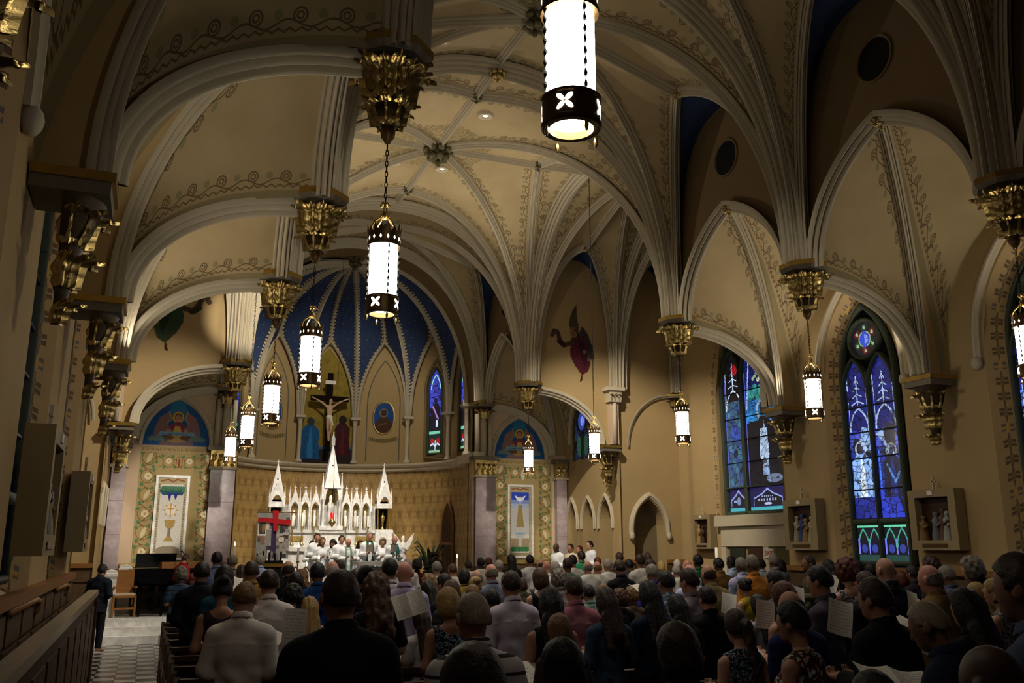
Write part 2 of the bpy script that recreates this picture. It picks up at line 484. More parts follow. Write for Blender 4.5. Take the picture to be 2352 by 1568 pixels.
RIBS = prof([(-.06, -.02), (-.06, .03), (-.045, .045), (-.035, .03), (-.03, .07), (-.012, .092), (0, .095)])
RIBT = prof([(-.22, -.02), (-.22, .05), (-.2, .072), (-.176, .06), (-.171, .028), (-.157, .028), (-.152, .10), (-.13, .127), (-.106, .115), (-.101, .08), (-.087, .08), (-.082, .16), (-.06, .19), (-.036, .18), (-.031, .15), (-.021, .15), (-.016, .222), (0, .236)])
RIBM = prof([(-.14, -.02), (-.14, .04), (-.125, .062), (-.105, .055), (-.10, .03), (-.088, .03), (-.083, .095), (-.062, .118), (-.042, .11), (-.037, .085), (-.028, .085), (-.022, .15), (-.01, .172), (0, .175)])
def rib(cur, pr, parent, name='rib', mat=None, side=None):
    h = Vector((cur[-1].x-cur[0].x, cur[-1].y-cur[0].y, 0))
    sd = side or Vector((-h.y, h.x, 0)).normalized()
    return MB().sweep(cur, pr, sd).build(name, mat or M.rib, parent, auto=50)
def web(A, B, mat, parent, nu=8, b0=None, b1=None, k=2.5, name='vault_web', UV=True, off=.0):
    N = len(A)-1; V = []; ua = []; ub = []; L = 0; Ls = [0]
    for i in range(N):
        L += ((A[i+1]-A[i]).length+(B[i+1]-B[i]).length)/2; Ls.append(L)
    for i in range(N+1):
        t = i/N; wd = (B[i]-A[i]).length
        for j in range(nu+1):
            u = j/nu; p = A[i].lerp(B[i], u)
            if b0: p = p+b0(u)*(1-t)**k
            if b1: p = p+b1(u)*t**k
            V.append(p); ua.append((u*wd+off, Ls[i])); ub.append(((1-u)*wd+off, Ls[i]))
    F = [(i*(nu+1)+j, i*(nu+1)+j+1, (i+1)*(nu+1)+j+1, (i+1)*(nu+1)+j) for i in range(N) for j in range(nu)]
    o = meshobj(name, V, F, mat, parent, True)
    if UV:
        idx = [q for f in F for q in f]
        for nm, dat in (('A', ua), ('B', ub)):
            l = o.data.uv_layers.new(name=nm); l.data.foreach_set('uv', np.array([dat[q] for q in idx], np.float32).ravel())
    return o
def uvA(o, fn):
    l = o.data.uv_layers.new(name='A'); me = o.data
    for lp in me.loops: l.data[lp.index].uv = fn(me.vertices[lp.vertex_index].co)
ceiling = empty('ceiling', (0, 0, 0), 0, 'rib vaulted cream ceiling with painted stencil borders', None, None, 'structure')

def cap_offset(c, to, d=.17):
    v = Vector((to[0]-c[0], to[1]-c[1], 0))
    return Vector(c)+(v.normalized()*d if v.length > 1e-6 else v)
def halfarch(c, apex, pr, n=2.25, name='rib', d=.12, pt=.0):
    cu = curve(cap_offset(c, apex, d), apex, n)
    if pt:
        for i, p in enumerate(cu): p.z += 0
    rib(cu, pr, ceiling, name); return cu

def boss(p, r, name='ceiling_boss', mat=None):
    b = MB(); b.ell((p[0], p[1], p[2]-r*.35), (r*.55, r*.55, r*.6), 10, 6)
    for ring, n_, rr, zz in ((0, 8, r*.8, -.25*r), (1, 6, r*.5, -.75*r)):
        for i in range(n_):
            a = 2*PI*(i+.5*ring)/n_; b.ell((p[0]+rr*math.cos(a), p[1]+rr*math.sin(a), p[2]+zz), (r*.3, r*.3, r*.26), 7, 5)
    b.ell((p[0], p[1], p[2]-r*1.15), (r*.2, r*.2, r*.3), 8, 5)
    o = b.build(name, mat or M.bossm, ceiling, True); return o

def nave_bay(a0, a1, c, hw, mp, boss_r=.26, side=True, inset=.95, zside=9.7, zwall=9.62, both=(1, -1), end_bosses=None):
    """one bay; mp(a, cross, z) -> world. Springs at (a0|a1, c+-hw)."""
    am = (a0+a1)/2
    ctr = mp(am, c, ZR-.1)
    P = {}
    for sg in both:
        sb = mp(am, c+sg*(hw-inset), zside); wb = mp(am, c+sg*hw, zwall)
        ring = []
        for a in (a0, a1):
            sp = mp(a, c+sg*hw, ZS)
            T = curve(cap_offset(sp, mp(a, c, ZR)), mp(a, c, ZR), 2.25)
            D = curve(cap_offset(sp, ctr), ctr, 2.15)
            C = curve(cap_offset(sp, sb), sb, 2.05)
            Wl = curve(cap_offset(sp, wb, .1), wb, 2.6)
            rib(D, RIBP, ceiling); rib(C, RIBP, ceiling)
            web(T, D, M.web, ceiling, 8, off=.02); web(D, C, M.web, ceiling, 8, off=.02); web(C, Wl, M.blue, ceiling, 5)
            P[(sg, a)] = Wl
        if True:
            b = sb
            rib([Vector(sb), Vector(sb).lerp(Vector(ctr), .5)+Vector((0, 0, .03)), Vector(ctr)], RIBP, ceiling)
            boss(sb, .12, mat=M.gold)
    rib([Vector(mp(a0, c, ZR-.02)), Vector(ctr)+Vector((0, 0, .04)), Vector(mp(a1, c, ZR-.02))], RIBP, ceiling)
    boss(ctr, boss_r)
    return P
mpY = lambda a, cr, z: Vector((cr, a, z))
mpX = lambda a, cr, z: Vector((a, cr, z))

BAYS = [(-1, 0), (0, 1), (1, 2), (2, 3), (3, 4)]
wallarch = {}
for k0, k1 in BAYS: wallarch[(k0, k1)] = nave_bay(YK(k0), YK(k1), CX, HWN, mpY)
wallarch[(6, 7)] = nave_bay(Y6, Y7, CX, HWN, mpY, .22)
for y in [YK(k) for k in range(-1, 5)]+[Y6, Y7]:
    for sg in (1, -1): halfarch(mpY(y, CX+sg*HWN, ZS), mpY(y, CX, ZR-.06), RIBT, 2.25, 'transverse_rib')
boss((CX, Y4-.05, ZR-.2), .15, mat=M.goldd)
# crossing: star vault
ctr = Vector((CX, YC, ZR-.1)); e = 2.5
RB = {(0, 1): Vector((CX, YC+e, ZR-.08)), (0, -1): Vector((CX, YC-e, ZR-.08)), (1, 0): Vector((CX+2.4, YC, ZR-.08)), (-1, 0): Vector((CX-2.4, YC, ZR-.08))}
for sx in (1, -1):
    for sy, yy in ((1, Y6), (-1, Y4)):
        sp = Vector((CX+sx*HWN, yy, ZS))
        ends = [Vector((CX, yy, ZR)), RB[(0, sy)], ctr, RB[(sx, 0)], Vector((CX+sx*HWN, YC, ZR))]
        cs = [curve(cap_offset(sp, q), q, nn) for q, nn in zip(ends, (2.25, 2.2, 2.15, 2.2, 2.25))]
        for q in cs[1:4]: rib(q, RIBP, ceiling)
        rib(cs[4], RIBT, ceiling, 'transverse_rib')
        for a, b in zip(cs[:-1], cs[1:]): web(a, b, M.web, ceiling, 8, off=.02)
for q in RB.values():
    boss(q, .14); rib([ctr+Vector((0, 0, .03)), q], RIBP, ceiling)
for sy, yy in ((1, Y6), (-1, Y4)): rib([RB[(0, sy)], Vector((CX, yy, ZR-.02))], RIBP, ceiling)
for sx in (1, -1): rib([RB[(sx, 0)], Vector((CX+sx*HWN, YC, ZR-.02))], RIBP, ceiling)
boss(ctr, .32)
# transept arms
for sg in (1, -1):
    q = lambda x: x if sg > 0 else mx(x)
    for x0, x1, ins in ((XR, XW, .95), (XW, XT, .7)):
        nave_bay(q(x0), q(x1), YC, (Y6-Y4)/2, mpX, .16, inset=ins)
        for yy in (Y4, Y6): halfarch(Vector((q(x1), yy, ZS)), Vector((q(x1), YC, ZR-.06)), RIBM, 2.25, 'transverse_rib')

# aisle vaults
def aisle_bay(k0, k1, sg, ya=None, yb=None):
    q = (lambda x: x) if sg > 0 else mx
    y0, y1 = (YK(k0) if ya is None else ya), (YK(k1) if yb is None else yb); ym = (y0+y1)/2
    apex = Vector((q(XR), ym, 7.78))
    def wallz(u): return 0
    arc = {}; cr = {}; tr = {}
    for y in (y0, y1):
        pend = Vector((q(XR), y, 6.0)); cb = Vector((q(11.12), y, ZL))
        A = curve(cap_offset(pend, apex, .25), apex, 2, 16, 68.); arc[y] = A
        rib(A, RIBM, ceiling, 'arcade_arch')
        C = curve(cap_offset(cb, apex, .1), apex, 1.9, 18, 80.); cr[y] = C
        rib(C, RIBP, ceiling)
        T = curve(Vector((q(11.02), y, ZL)), Vector((q(9.1), y, 6.02)), 2.05, 18); tr[y] = T
        chord0, chord1 = T[-1], C[-1]
        AA = [Vector(p) for p in A]
        def b1(u, AA=AA, c0=chord0, c1=chord1):
            f = u*(len(AA)-1); i = min(int(f), len(AA)-2); p = AA[i].lerp(AA[i+1], f-i); return p-c0.lerp(c1, u)
        web(T, C, M.web, ceiling, 8, b1=b1, off=.02)
    def wl(u):
        yy = y0+(y1-y0)*u; h = (y1-y0)/2-.12
        z = ZL+arch_z(h, 2.35, (u-.5)*2*h)*1.0
        return Vector((q(XW), yy, z))-cr[y0][0].lerp(cr[y1][0], u)
    web(cr[y0], cr[y1], M.web, ceiling, 12, b0=wl, k=1.6, off=.02)
    for y, u_ in ((y0, 0), (y1, 1)):
        o0 = wl(u_); nn_ = len(cr[y])-1
        web([Vector(p) for p in cr[y]], [p+o0*(1-i/nn_)**1.6 for i, p in enumerate(cr[y])], M.wall, ceiling, 2, UV=False)
    boss(apex-Vector((0, 0, .06)), .13, mat=M.gold)
    return arc
def trans_aisle(y, sg):
    q = (lambda x: x) if sg > 0 else mx
    T = curve(Vector((q(11.0), y, ZL)), Vector((q(9.0), y, 6.0)), 2.05, 20)
    rib(T, RIBM, ceiling, 'aisle_arch'); return T
arcs = {}
for sg in (1, -1):
    for k0, k1 in BAYS: arcs[(k0, k1, sg)] = aisle_bay(k0, k1, sg)
    arcs[(6, 7, sg)] = aisle_bay(6, 7, sg, Y6, Y7)
    for y in [YK(k) for k in range(-1, 5)]+[Y6, Y7-.06]: trans_aisle(y, sg)

# ------------------------------------------------------------------ walls
def quad(b, p): b.add(p, [(0, 1, 2, 3)])
def wall_open(fn, s0, s1, z0, z1, ops, name, mat, parent=None, depth=.3, back=None, n=12):
    """flat wall (s,z) with pointed openings (cs, hw, zb, zs, rise); reveals go to depth"""
    b = MB(); ops = sorted(ops); s = s0
    def col(a, bb, za0, za1, zb0, zb1): b.add([fn(a, za0, 0), fn(bb, zb0, 0), fn(bb, zb1, 0), fn(a, za1, 0)], [(0, 1, 2, 3)])
    for cs, hw, zb, zs, rise in ops:
        col(s, cs-hw, z0, z1, z0, z1)
        ss = [cs-hw+2*hw*i/n for i in range(n+1)]; zz = [zs+arch_z(hw, rise, x-cs) for x in ss]
        for i in range(n):
            col(ss[i], ss[i+1], zz[i], z1, zz[i+1], z1)
            if zb > z0: col(ss[i], ss[i+1], z0, zb, z0, zb)
        out = [(cs-hw, zb), (cs-hw, zs)]+[(cs+a, zs+c) for a, c in arch_pts(hw, rise, 10)[1:-1]]+[(cs+hw, zs), (cs+hw, zb)]
        for (a, c), (d, e_) in zip(out, out[1:]+out[:1]):
            b.add([fn(a, c, 0), fn(d, e_, 0), fn(d, e_, depth), fn(a, c, depth)], [(0, 1, 2, 3)])
        s = cs+hw
    col(s, s1, z0, z1, z0, z1)
    return b.build(name, mat, parent)
def outline(cs, hw, zb, zs, rise, n=12): return [(cs-hw, zb), (cs-hw, zs)]+[(cs+a, zs+c) for a, c in arch_pts(hw, rise, n)[1:-1]]+[(cs+hw, zs), (cs+hw, zb)]
def strip(fn, path, w_, d, mat, name, parent, uv=True):
    """flat band along (s,z) path, of half width w_, standing d off the wall"""
    P = [Vector((a, 0, c)) for a, c in path]; V = []; UV = []; L = 0
    for i, p in enumerate(P):
        t = (P[min(i+1, len(P)-1)]-P[max(i-1, 0)]).normalized(); nn = Vector((-t.z, 0, t.x))
        if i: L += (p-P[i-1]).length
        for sgn in (-1, 1): V.append(fn(p.x+nn.x*w_*sgn, p.z+nn.z*w_*sgn, d)); UV.append((sgn*w_, L))
    F = [(2*i, 2*i+1, 2*i+3, 2*i+2) for i in range(len(P)-1)]
    o = meshobj(name, V, F, mat, parent); l = o.data.uv_layers.new(name='A')
    l.data.foreach_set('uv', np.array([UV[q] for f in F for q in f], np.float32).ravel()); return o
def mould(fn, path, w_, d, mat, name, parent, pr=None):
    """raised moulding along (s,z) path"""
    b = MB(); P = [Vector((a, 0, c)) for a, c in path]; V = []
    pr = pr or [(-1, 0), (-1, .5), (-.6, .7), (-.35, 1), (.1, 1), (.35, .6), (.7, .55), (1, .3), (1, 0)]
    for i, p in enumerate(P):
        t = (P[min(i+1, len(P)-1)]-P[max(i-1, 0)]).normalized(); nn = Vector((-t.z, 0, t.x))
        for a, c in pr: V.append(fn(p.x+nn.x*w_*a, p.z+nn.z*w_*a, -d*c))
    n = len(pr); F = [(i*n+k, i*n+k+1, (i+1)*n+k+1, (i+1)*n+k) for i in range(len(P)-1) for k in range(n-1)]
    F += [tuple(range(n)), tuple((len(P)-1)*n+k for k in range(n-1, -1, -1))]
    return b.add(V, F).build(name, mat, parent, auto=40)

fnR = lambda s, z, d: (XW+d, s, z)
fnL = lambda s, z, d: (mx(XW)-d, s, z)
WINS = [(YK(k)+S/2) for k in range(-1, 4)]
WOP = lambda y: (y, .94, 1.5, 4.95, 1.66)
wall_right = wall_open(fnR, YK(-1)-.1, Y4+.47, 0, 8.3, [WOP(y) for y in WINS], 'wall_right', M.wall, depth=.002); tag(wall_right, 'tan plaster right side wall with tall stained glass windows', None, None, 'structure')
wall_left = wall_open(fnL, YK(-1)-.1, Y4+.47, 0, 8.3, [WOP(y) for y in WINS], 'wall_left', M.wall, depth=.002); tag(wall_left, 'dim tan plaster left side wall of the aisle', None, None, 'structure')
for nm, fn, wl in (('right', fnR, wall_right), ('left', fnL, wall_left)):
    for y in WINS:
        if y < 0: continue
        oA = outline(y, .94, 1.5, 4.95, 1.66); oB = outline(y, .66, 1.66, 4.95, 1.32); V = []; UV = []; Lc = 0
        for i in range(len(oA)):
            if i: Lc += math.hypot(oA[i][0]-oA[i-1][0], oA[i][1]-oA[i-1][1])
            V += [fn(oA[i][0], oA[i][1], 0), fn(oB[i][0], oB[i][1], .27)]; UV += [(-.13, Lc), (.13, Lc)]
        F = [(2*i, 2*i+1, 2*i+3, 2*i+2) for i in range(len(oA)-1)]
        o = meshobj('painted_splay', V, F, M.border, wl); l = o.data.uv_layers.new(name='A'); l.data.foreach_set('uv', np.array([UV[q_] for f in F for q_ in f], np.float32).ravel())
        MB().add([fn(y-.94, 1.5, 0), fn(y+.94, 1.5, 0), fn(y+.66, 1.66, .27), fn(y-.66, 1.66, .27)], [(0, 1, 2, 3)]).build('sloping_sill', M.cream, wl)
        mould(fn, [(a, c) for a, c in outline(y, 1.04, 4.75, 4.95, 1.82)], .075, .09, M.cream, 'hood_mould', wl)
        for sg in (-1, 1):
            MB().ell(fn(y+sg*1.04, 4.68, -.05), (.08, .09, .11), 8, 6).build('label_stop', M.cream, wl, True)
# chapel side walls right/left of chancel, X = XW, Y6..Y7
for sg, fn in ((1, fnR), (-1, fnL)):
    o = wall_open(fn, Y6-.1, Y7+.1, 0, 8.3, [(21.7, .34, .5, 2.62, .62), (22.75, .34, .5, 2.62, .62), (23.78, .3, .5, 2.62, .62)], 'wall_chapel_'+('right' if sg > 0 else 'left'), M.wall, depth=.5)
    tag(o, 'tan chapel side wall with three small pointed arches' if sg > 0 else 'tan chapel side wall left of the sanctuary', None, None, 'structure')
    for cs, hw in ((21.7, .34), (22.75, .34), (23.78, .3)):
        mould(fn, outline(cs, hw+.07, 2.45, 2.62, .72), .06, .06, M.cream, 'hood_mould', o)
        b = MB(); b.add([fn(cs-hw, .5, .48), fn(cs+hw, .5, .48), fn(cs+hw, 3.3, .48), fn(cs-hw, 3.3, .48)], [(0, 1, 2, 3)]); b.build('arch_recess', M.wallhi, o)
# transept walls
for sg in (1, -1):
    q = (lambda x: x) if sg > 0 else mx
    sd = 'right' if sg > 0 else 'left'
    fnE = lambda s, z, d, q=q: (q(s), Y6+d, z)
    lo, hi = XW-.02, XT+.02
    o = wall_open(fnE, lo, hi, 0, 10.5, [(12.36, .47, .0, 2.42, .78)], 'wall_transept_east_'+sd, M.wall, depth=.45); tag(o, 'tan transept wall with a pointed doorway' if sg > 0 else 'tan transept wall at the left, brightly lit', None, None, 'structure')
    mould(fnE, outline(12.36, .56, 2.3, 2.42, .9), .07, .08, M.cream, 'hood_mould', o)
    for s_ in (-1, 1): MB().ell(fnE(12.36+s_*.56, 2.24, -.04), (.08, .07, .12), 8, 6).build('label_stop', M.cream, o, True)
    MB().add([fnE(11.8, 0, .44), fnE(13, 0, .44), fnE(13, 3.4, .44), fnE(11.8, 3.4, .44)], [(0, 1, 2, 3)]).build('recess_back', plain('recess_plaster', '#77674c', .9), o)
    fnT = lambda s, z, d, q=q, sg=sg: (q(XT+d), s, z)
    o = wall_open(fnT, Y4-.1, Y6+.02, 0, 10.5, [(YC+.12, 1.62, 2.72, 5.75, 2.6)], 'wall_transept_end_'+sd, M.wall); tag(o, 'tan transept end wall with a big triple stained glass window' if sg > 0 else 'transept end wall on the left side', None, None, 'structure')
    if sg > 0:
        wall_te = o
        strip(fnT, outline(YC+.12, 1.74, 2.6, 5.75, 2.78), .085, -.012, M.border, 'border_band', o)
    b = MB(); b.add([(q(XW-.02), Y4+.47, 0), (q(XT+.02), Y4+.47, 0), (q(XT+.02), Y4+.47, 10.5), (q(XW-.02), Y4+.47, 10.5)], [(0, 1, 2, 3)])
    tag(b.build('wall_transept_west_'+sd, M.wall), 'plain west wall of the transept arm', None, None, 'structure')
    # corner shafts of the transept, wall arch on the east side
    A1 = curve(Vector((q(11.72), Y6-.03, ZL)), Vector((q(13.15), Y6-.03, 6.05)), 2.0, 16); rib(A1, RIBS, ceiling, 'wall_arch')
# nave walls above the arcades (lunettes) and over the aisle arches of the transept
def lunette(low, high, name, mat, label, n=24):
    """wall between two curves given as functions s->point"""
    V = []; F = []
    for i in range(n+1):
        a, b = low(i/n), high(i/n); 
        for j in range(7): V.append(a.lerp(b, j/6))
    for i in range(n):
        for j in range(6): F.append((i*7+j, i*7+j+1, (i+1)*7+j+1, (i+1)*7+j))
    return tag(meshobj(name, V, F, mat), label, None, None, 'structure')
def polyfn(L, R_, key):
    """joined half curves as function of coordinate fraction"""
    pts = [Vector(p) for p in L]+[Vector(p) for p in R_[::-1]]
    ks = [key(p) for p in pts]
    def f(v):
        if v <= ks[0]: return pts[0]
        for i in range(len(pts)-1):
            if ks[i] <= v <= ks[i+1]:
                d = ks[i+1]-ks[i]; return pts[i].lerp(pts[i+1], (v-ks[i])/d if d > 1e-9 else 0)
        return pts[-1]
    return f
for (k0, k1), Wd in wallarch.items():
    y0, y1 = (YK(k0), YK(k1)) if k1 != 7 else (Y6, Y7)
    for sg in (1, -1):
        x = CX+sg*HWN
        hi = polyfn(Wd[(sg, y0)], Wd[(sg, y1)], lambda p: p.y); lo = polyfn(arcs[(k0, k1, sg)][y0], arcs[(k0, k1, sg)][y1], lambda p: p.y)
        f1 = lambda t, hi=hi, x=x: Vector((x, y0+(y1-y0)*t, hi(y0+(y1-y0)*t).z+.25)); f0 = lambda t, lo=lo, x=x: Vector((x, y0+(y1-y0)*t, lo(y0+(y1-y0)*t).z-.02))
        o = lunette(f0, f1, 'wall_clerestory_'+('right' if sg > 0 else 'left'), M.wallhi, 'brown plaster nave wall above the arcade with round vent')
        ym = (y0+y1)/2
        b = MB()
        ringp = [Vector((x, ym+.34*math.cos(a), 8.62+.34*math.sin(a))) for a in [2*PI*i/24 for i in range(24)]]
        vv = []; 
        for p in ringp: vv += [p, p+Vector((-.025*sg, 0, 0)), Vector((x-.025*sg, ym+(p.y-ym)*.92, 8.62+(p.z-8.62)*.92)), Vector((x-.005*sg, ym+(p.y-ym)*.88, 8.62+(p.z-8.62)*.88))]
        ff = [(i*4+k, i*4+k+1, ((i+1) % 24)*4+k+1, ((i+1) % 24)*4+k) for i in range(24) for k in range(3)]
        b.add(vv, ff).build('vent_rim', M.wallhi, o, auto=40)
        meshobj('vent_shade_disc', [Vector((x-.008*sg, ym+(p.y-ym)*.9, 8.62+(p.z-8.62)*.9)) for p in ringp], [tuple(range(24))], M.dark, o)  # flat black disc painting the dark of the round recess
walls_angel = {}
for sg in (1, -1):
    q = (lambda x: x) if sg > 0 else mx
    for yy, nm in ((Y6, 'east'), (Y4, 'west')):
        hw1 = (XW-XR)/2
        T = curve(Vector((q(11.0), yy, ZL)), Vector((q(9.0), yy, 6.0)), 2.05, 20)
        def low(t, T=T, q=q, yy=yy):
            x = XR+(XW-XR)*t
            if x <= 9.0: z = 6.0
            elif x >= 11.0: z = 4.3
            else:
                rr = (11.0-x)/2.0; z = ZL+1.4*(1-(1-rr)**2.05)**(1/2.05)
            return Vector((q(x), yy, z))
        def high(t, q=q, yy=yy):
            x = XR+(XW-XR)*t; u = abs(t-.5)*2
            z = ZS+3.7*max(0, 1-u**2.6)**(1/2.6) if u < 1 else ZS
            return Vector((q(x), yy, z+.02))
        walls_angel[(sg, nm)] = lunette(low, high, 'wall_over_aisle_'+nm+('_right' if sg > 0 else '_left'), M.wall, 'tan plaster wall over the aisle arch with a painted angel' if nm == 'east' else 'plain wall over the aisle arch', 30)
# east wall behind the side chapels
for sg in (1, -1):
    q = (lambda x: x) if sg > 0 else mx
    b = MB(); b.add([(q(8.8), Y7, 0), (q(XW+.02), Y7, 0), (q(XW+.02), Y7, 8.3), (q(8.8), Y7, 8.3)], [(0, 1, 2, 3)])
    o = tag(b.build('wall_east_'+('right' if sg > 0 else 'left'), M.pink), 'pinkish plaster east wall of the %s side chapel' % ('right' if sg > 0 else 'left'), None, None, 'structure')
    fnP = lambda s, z, d, q=q: (q(s), Y7+d, z)
    mould(fnP, [(9.96+a, 4.47+c) for a, c in arch_pts(.87, 1.3, 12)], .075, .11, M.cream, 'lunette_moulding', o)
# west wall
tag(MB().add([(mx(XW)-.1, YK(-1)-.05, 0), (XW+.1, YK(-1)-.05, 0), (XW+.1, YK(-1)-.05, 11), (mx(XW)-.1, YK(-1)-.05, 11)], [(0, 1, 2, 3)]).build('wall_west', M.wall), 'plain west wall behind the congregation', None, None, 'structure')

tag(MB().box(mx(XT)-.4, YK(-1)-.3, 11.2, XT+.4, 30.4, 11.4).build('skyblock', M.dark), 'dark roof sheet added above the vaults against sky leaks', None, None, 'structure')  # unseen cover added to stop sky showing through vault gaps
# ------------------------------------------------------------------ floor, platform, steps
fl = MB().add([(mx(XT)-.2, YK(-1)-.2, -.012), (XT+.2, YK(-1)-.2, -.012), (XT+.2, 30, -.012), (mx(XT)-.2, 30, -.012)], [(0, 1, 2, 3)]).build('floor', plain('dark_floor_joint', '#1d1a18', .5), None)
tag(fl, 'checkered black and white tiled church floor', None, None, 'structure')
TS = .30; tb = tw = None
for j in range(31):
    for i in range(5):
        x, y = -.86+TS*(i+.5), 12.0+TS*(j+.5)
        if x > .68 or y > 21.0: continue
        blk = (i+j) % 2 == 0
        src = tb if blk else tw
        if src is None:
            src = MB().box(-TS/2+.003, -TS/2+.003, -.012, TS/2-.003, TS/2-.003, 0).build('tile', M.tileb if blk else M.tilew, fl)
            if blk: tb = src
            else: tw = src
            src.location = (x, y, 0)
        else:
            c = copyobj(src, fl); c.location = (x, y, 0)
plat = MB().box(mx(XW), Y6+.55, -.01, XW, Y7, .5).box(XL-.2, Y7-.1, -.01, XR+.2, 29.6, .5).box(XL, 22.6, .5, XR, 29.6, .66).build('floor_sanctuary', M.stone)
tag(plat, 'raised pale stone sanctuary platform', None, None, 'structure')
st = MB(); 
for i in range(3): st = MB().box(mx(XW), Y6+.07+.2*i-.1, .0+.166*i if i else -.005, XW, Y6+.56, .166*(i+1)-.002).build('step', M.white, plat)
tag(MB().box(.95, 15.9, -.01, 9.5, 16.0, .0).build('trim_1', M.stone), 'flush stone strip across the crossing floor', None, None, 'structure')

# ------------------------------------------------------------------ apse
def ap(ang, r, z): return Vector((AC.x+r*math.sin(ang), AC.y+r*math.cos(ang), z))
apse = empty('wall_apse', (0, 0, 0), 0, 'curved apse wall with gold damask below and painted niches above', None, None, 'structure')
A90 = R(106)
def apgrid(z0, z1, r, mat, name, n=48, mz=6, parent=apse):
    V = [ap(-A90+2*A90*i/n, r, z0+(z1-z0)*j/mz) for j in range(mz+1) for i in range(n+1)]
    F = [(j*(n+1)+i, j*(n+1)+i+1, (j+1)*(n+1)+i+1, (j+1)*(n+1)+i) for j in range(mz) for i in range(n)]
    o = meshobj(name, V, F, mat, parent, True)
    uvA(o, lambda c: (math.atan2(c.x-AC.x, c.y-AC.y)*AR, c.z)); return o
apgrid(.4, 4.34, AR, M.damask, 'damask_wall')
apgrid(4.5, 9.2, AR+.12, M.wall, 'niche_wall')
# straight flanks between chancel arch pier and apse
cor = [(-.02, 0), (.06, 0), (.1, .05), (.1, .09), (.16, .14), (.2, .2), (.2, .25), (-.02, .27)]
V = []; n = 48
for i in range(n+1):
    a = -A90+2*A90*i/n
    for d, z in cor: V.append(ap(a, AR-d, 4.34+z))
m_ = len(cor); F = [(i*m_+k, i*m_+k+1, (i+1)*m_+k+1, (i+1)*m_+k) for i in range(n) for k in range(m_-1)]
meshobj('cornice', V, F, M.cream, apse, False)
bossA = Vector((CX, 25.95, 10.55))
cols = [R(a) for a in (-105, -75, -45, -15, 15, 45, 75, 105)]
for i in range(7):
    a0, a1 = cols[i], cols[i+1]; am = (a0+a1)/2
    # niche arch on the curved surface
    nz = 6.15; za = 8.7; n = 12; half = []
    hwid = (a1-a0)/2
    def arcp(t, rr=AR-.02):  # t -1..1
        return ap(am+t*hwid*.93, rr, nz+arch_z(1, (za-nz)/1.0, t) if False else nz+(za-nz)*arch_z(1, 1.9, t)/1.9)
    pts = [arcp(-1+2*j/24) for j in range(25)]
    L_, R_ = pts[:13], pts[12:][::-1]
    for half in (L_, R_):
        b = MB(); 
        b.tube(half, .055, 6, False); b.tube([p+(Vector((AC.x, AC.y, p.z))-p).normalized()*.05+Vector((0, 0, -.0)) for p in half], .03, 6, False)
        b.build('niche_arch', M.rib, apse, True)
    apx = arcp(0)
    for sgn, half, ac in ((-1, L_, a0), (1, R_, a1)):
        sp = ap(ac, AR-.05, nz)
        Cc = curve(sp, bossA+(sp-bossA).normalized()*.2, 2.1, 24)
        Cm = curve(apx, bossA+(apx-bossA).normalized()*.2, 2.0, 12)
        full = [Vector(p) for p in half]+Cm[1:]      # niche half-arch then the upper rib
        # resample to same count
        def resample(P, N):
            d = [0]
            for p, q_ in zip(P[:-1], P[1:]): d.append(d[-1]+(q_-p).length)
            out = []; k = 0
            for i2 in range(N+1):
                t = d[-1]*i2/N
                while k < len(d)-2 and d[k+1] < t: k += 1
                s_ = (t-d[k])/max(1e-9, d[k+1]-d[k]); out.append(P[k].lerp(P[k+1], min(1, s_)))
            return out
        web(resample(Cc, 28), resample(full, 28), M.star, apse, 6, name='blue_web')
        if sgn < 0: rib(Cc, RIBS, apse)
    rib(Cm, RIBS, apse)
    bm_ = MB(); 
    for k in range(5): bm_.ell(apx+Vector((.08*math.cos(k*1.26), .0, .08*math.sin(k*1.26))), (.06, .06, .06), 7, 5)
    bm_.build('niche_boss', M.goldd, apse, True)
rib(curve(ap(cols[-1], AR-.05, 6.15), bossA, 2.1, 24), RIBS, apse)
for a in cols:
    c = ap(a, AR-.06, 0)
    MB().lathe([(.11, 4.62), (.11, 4.68), (.085, 4.72), (.062, 4.75), (.062, 5.85), (.075, 5.87), (.065, 5.9), (.10, 6.02), (.12, 6.05)], (c.x, c.y, 0), 12).build('colonnette', M.cream, apse, auto=40)
    MB().box(c.x-.16, c.y-.16, 6.05, c.x+.16, c.y+.16, 6.13).build('abacus', M.cream, apse)
boss(bossA+Vector((0, 0, .05)), .30)
for sg in (1, -1):
    ca = curve(Vector((CX+sg*HWN, Y7, ZS)), Vector((CX, Y7, ZR)), 2.25, 24); cb = curve(ap(sg*R(105), AR-.05, 6.15), bossA, 2.1, 24)
    web(ca, cb, M.wallhi, apse, 4, name='arch_soffit')
    fa, fb = ap(sg*R(98), AR, .4), Vector((CX+sg*3.22, Y7-.3, .4)); fo = MB().add([fa, fb, fb+Vector((0, 0, 3.94)), fa+Vector((0, 0, 3.94))], [(0, 1, 2, 3)]).build('damask_flank', M.damask, apse); uvA(fo, lambda c_: (c_.y, c_.z))
    MB().box(min(fa.x, fb.x)-.02, fb.y, 4.34, max(fa.x, fb.x)+.02, fa.y, 4.6).build('flank_cornice', M.cream, apse)
    pa, pb = Vector((CX+sg*HWN, Y7, .4)), ap(sg*R(90), AR+.1, .4)
    MB().add([pa, pb, pb+Vector((0, 0, 8)), pa+Vector((0, 0, 8))], [(0, 1, 2, 3)]).build('flank_wall', M.wall, apse)
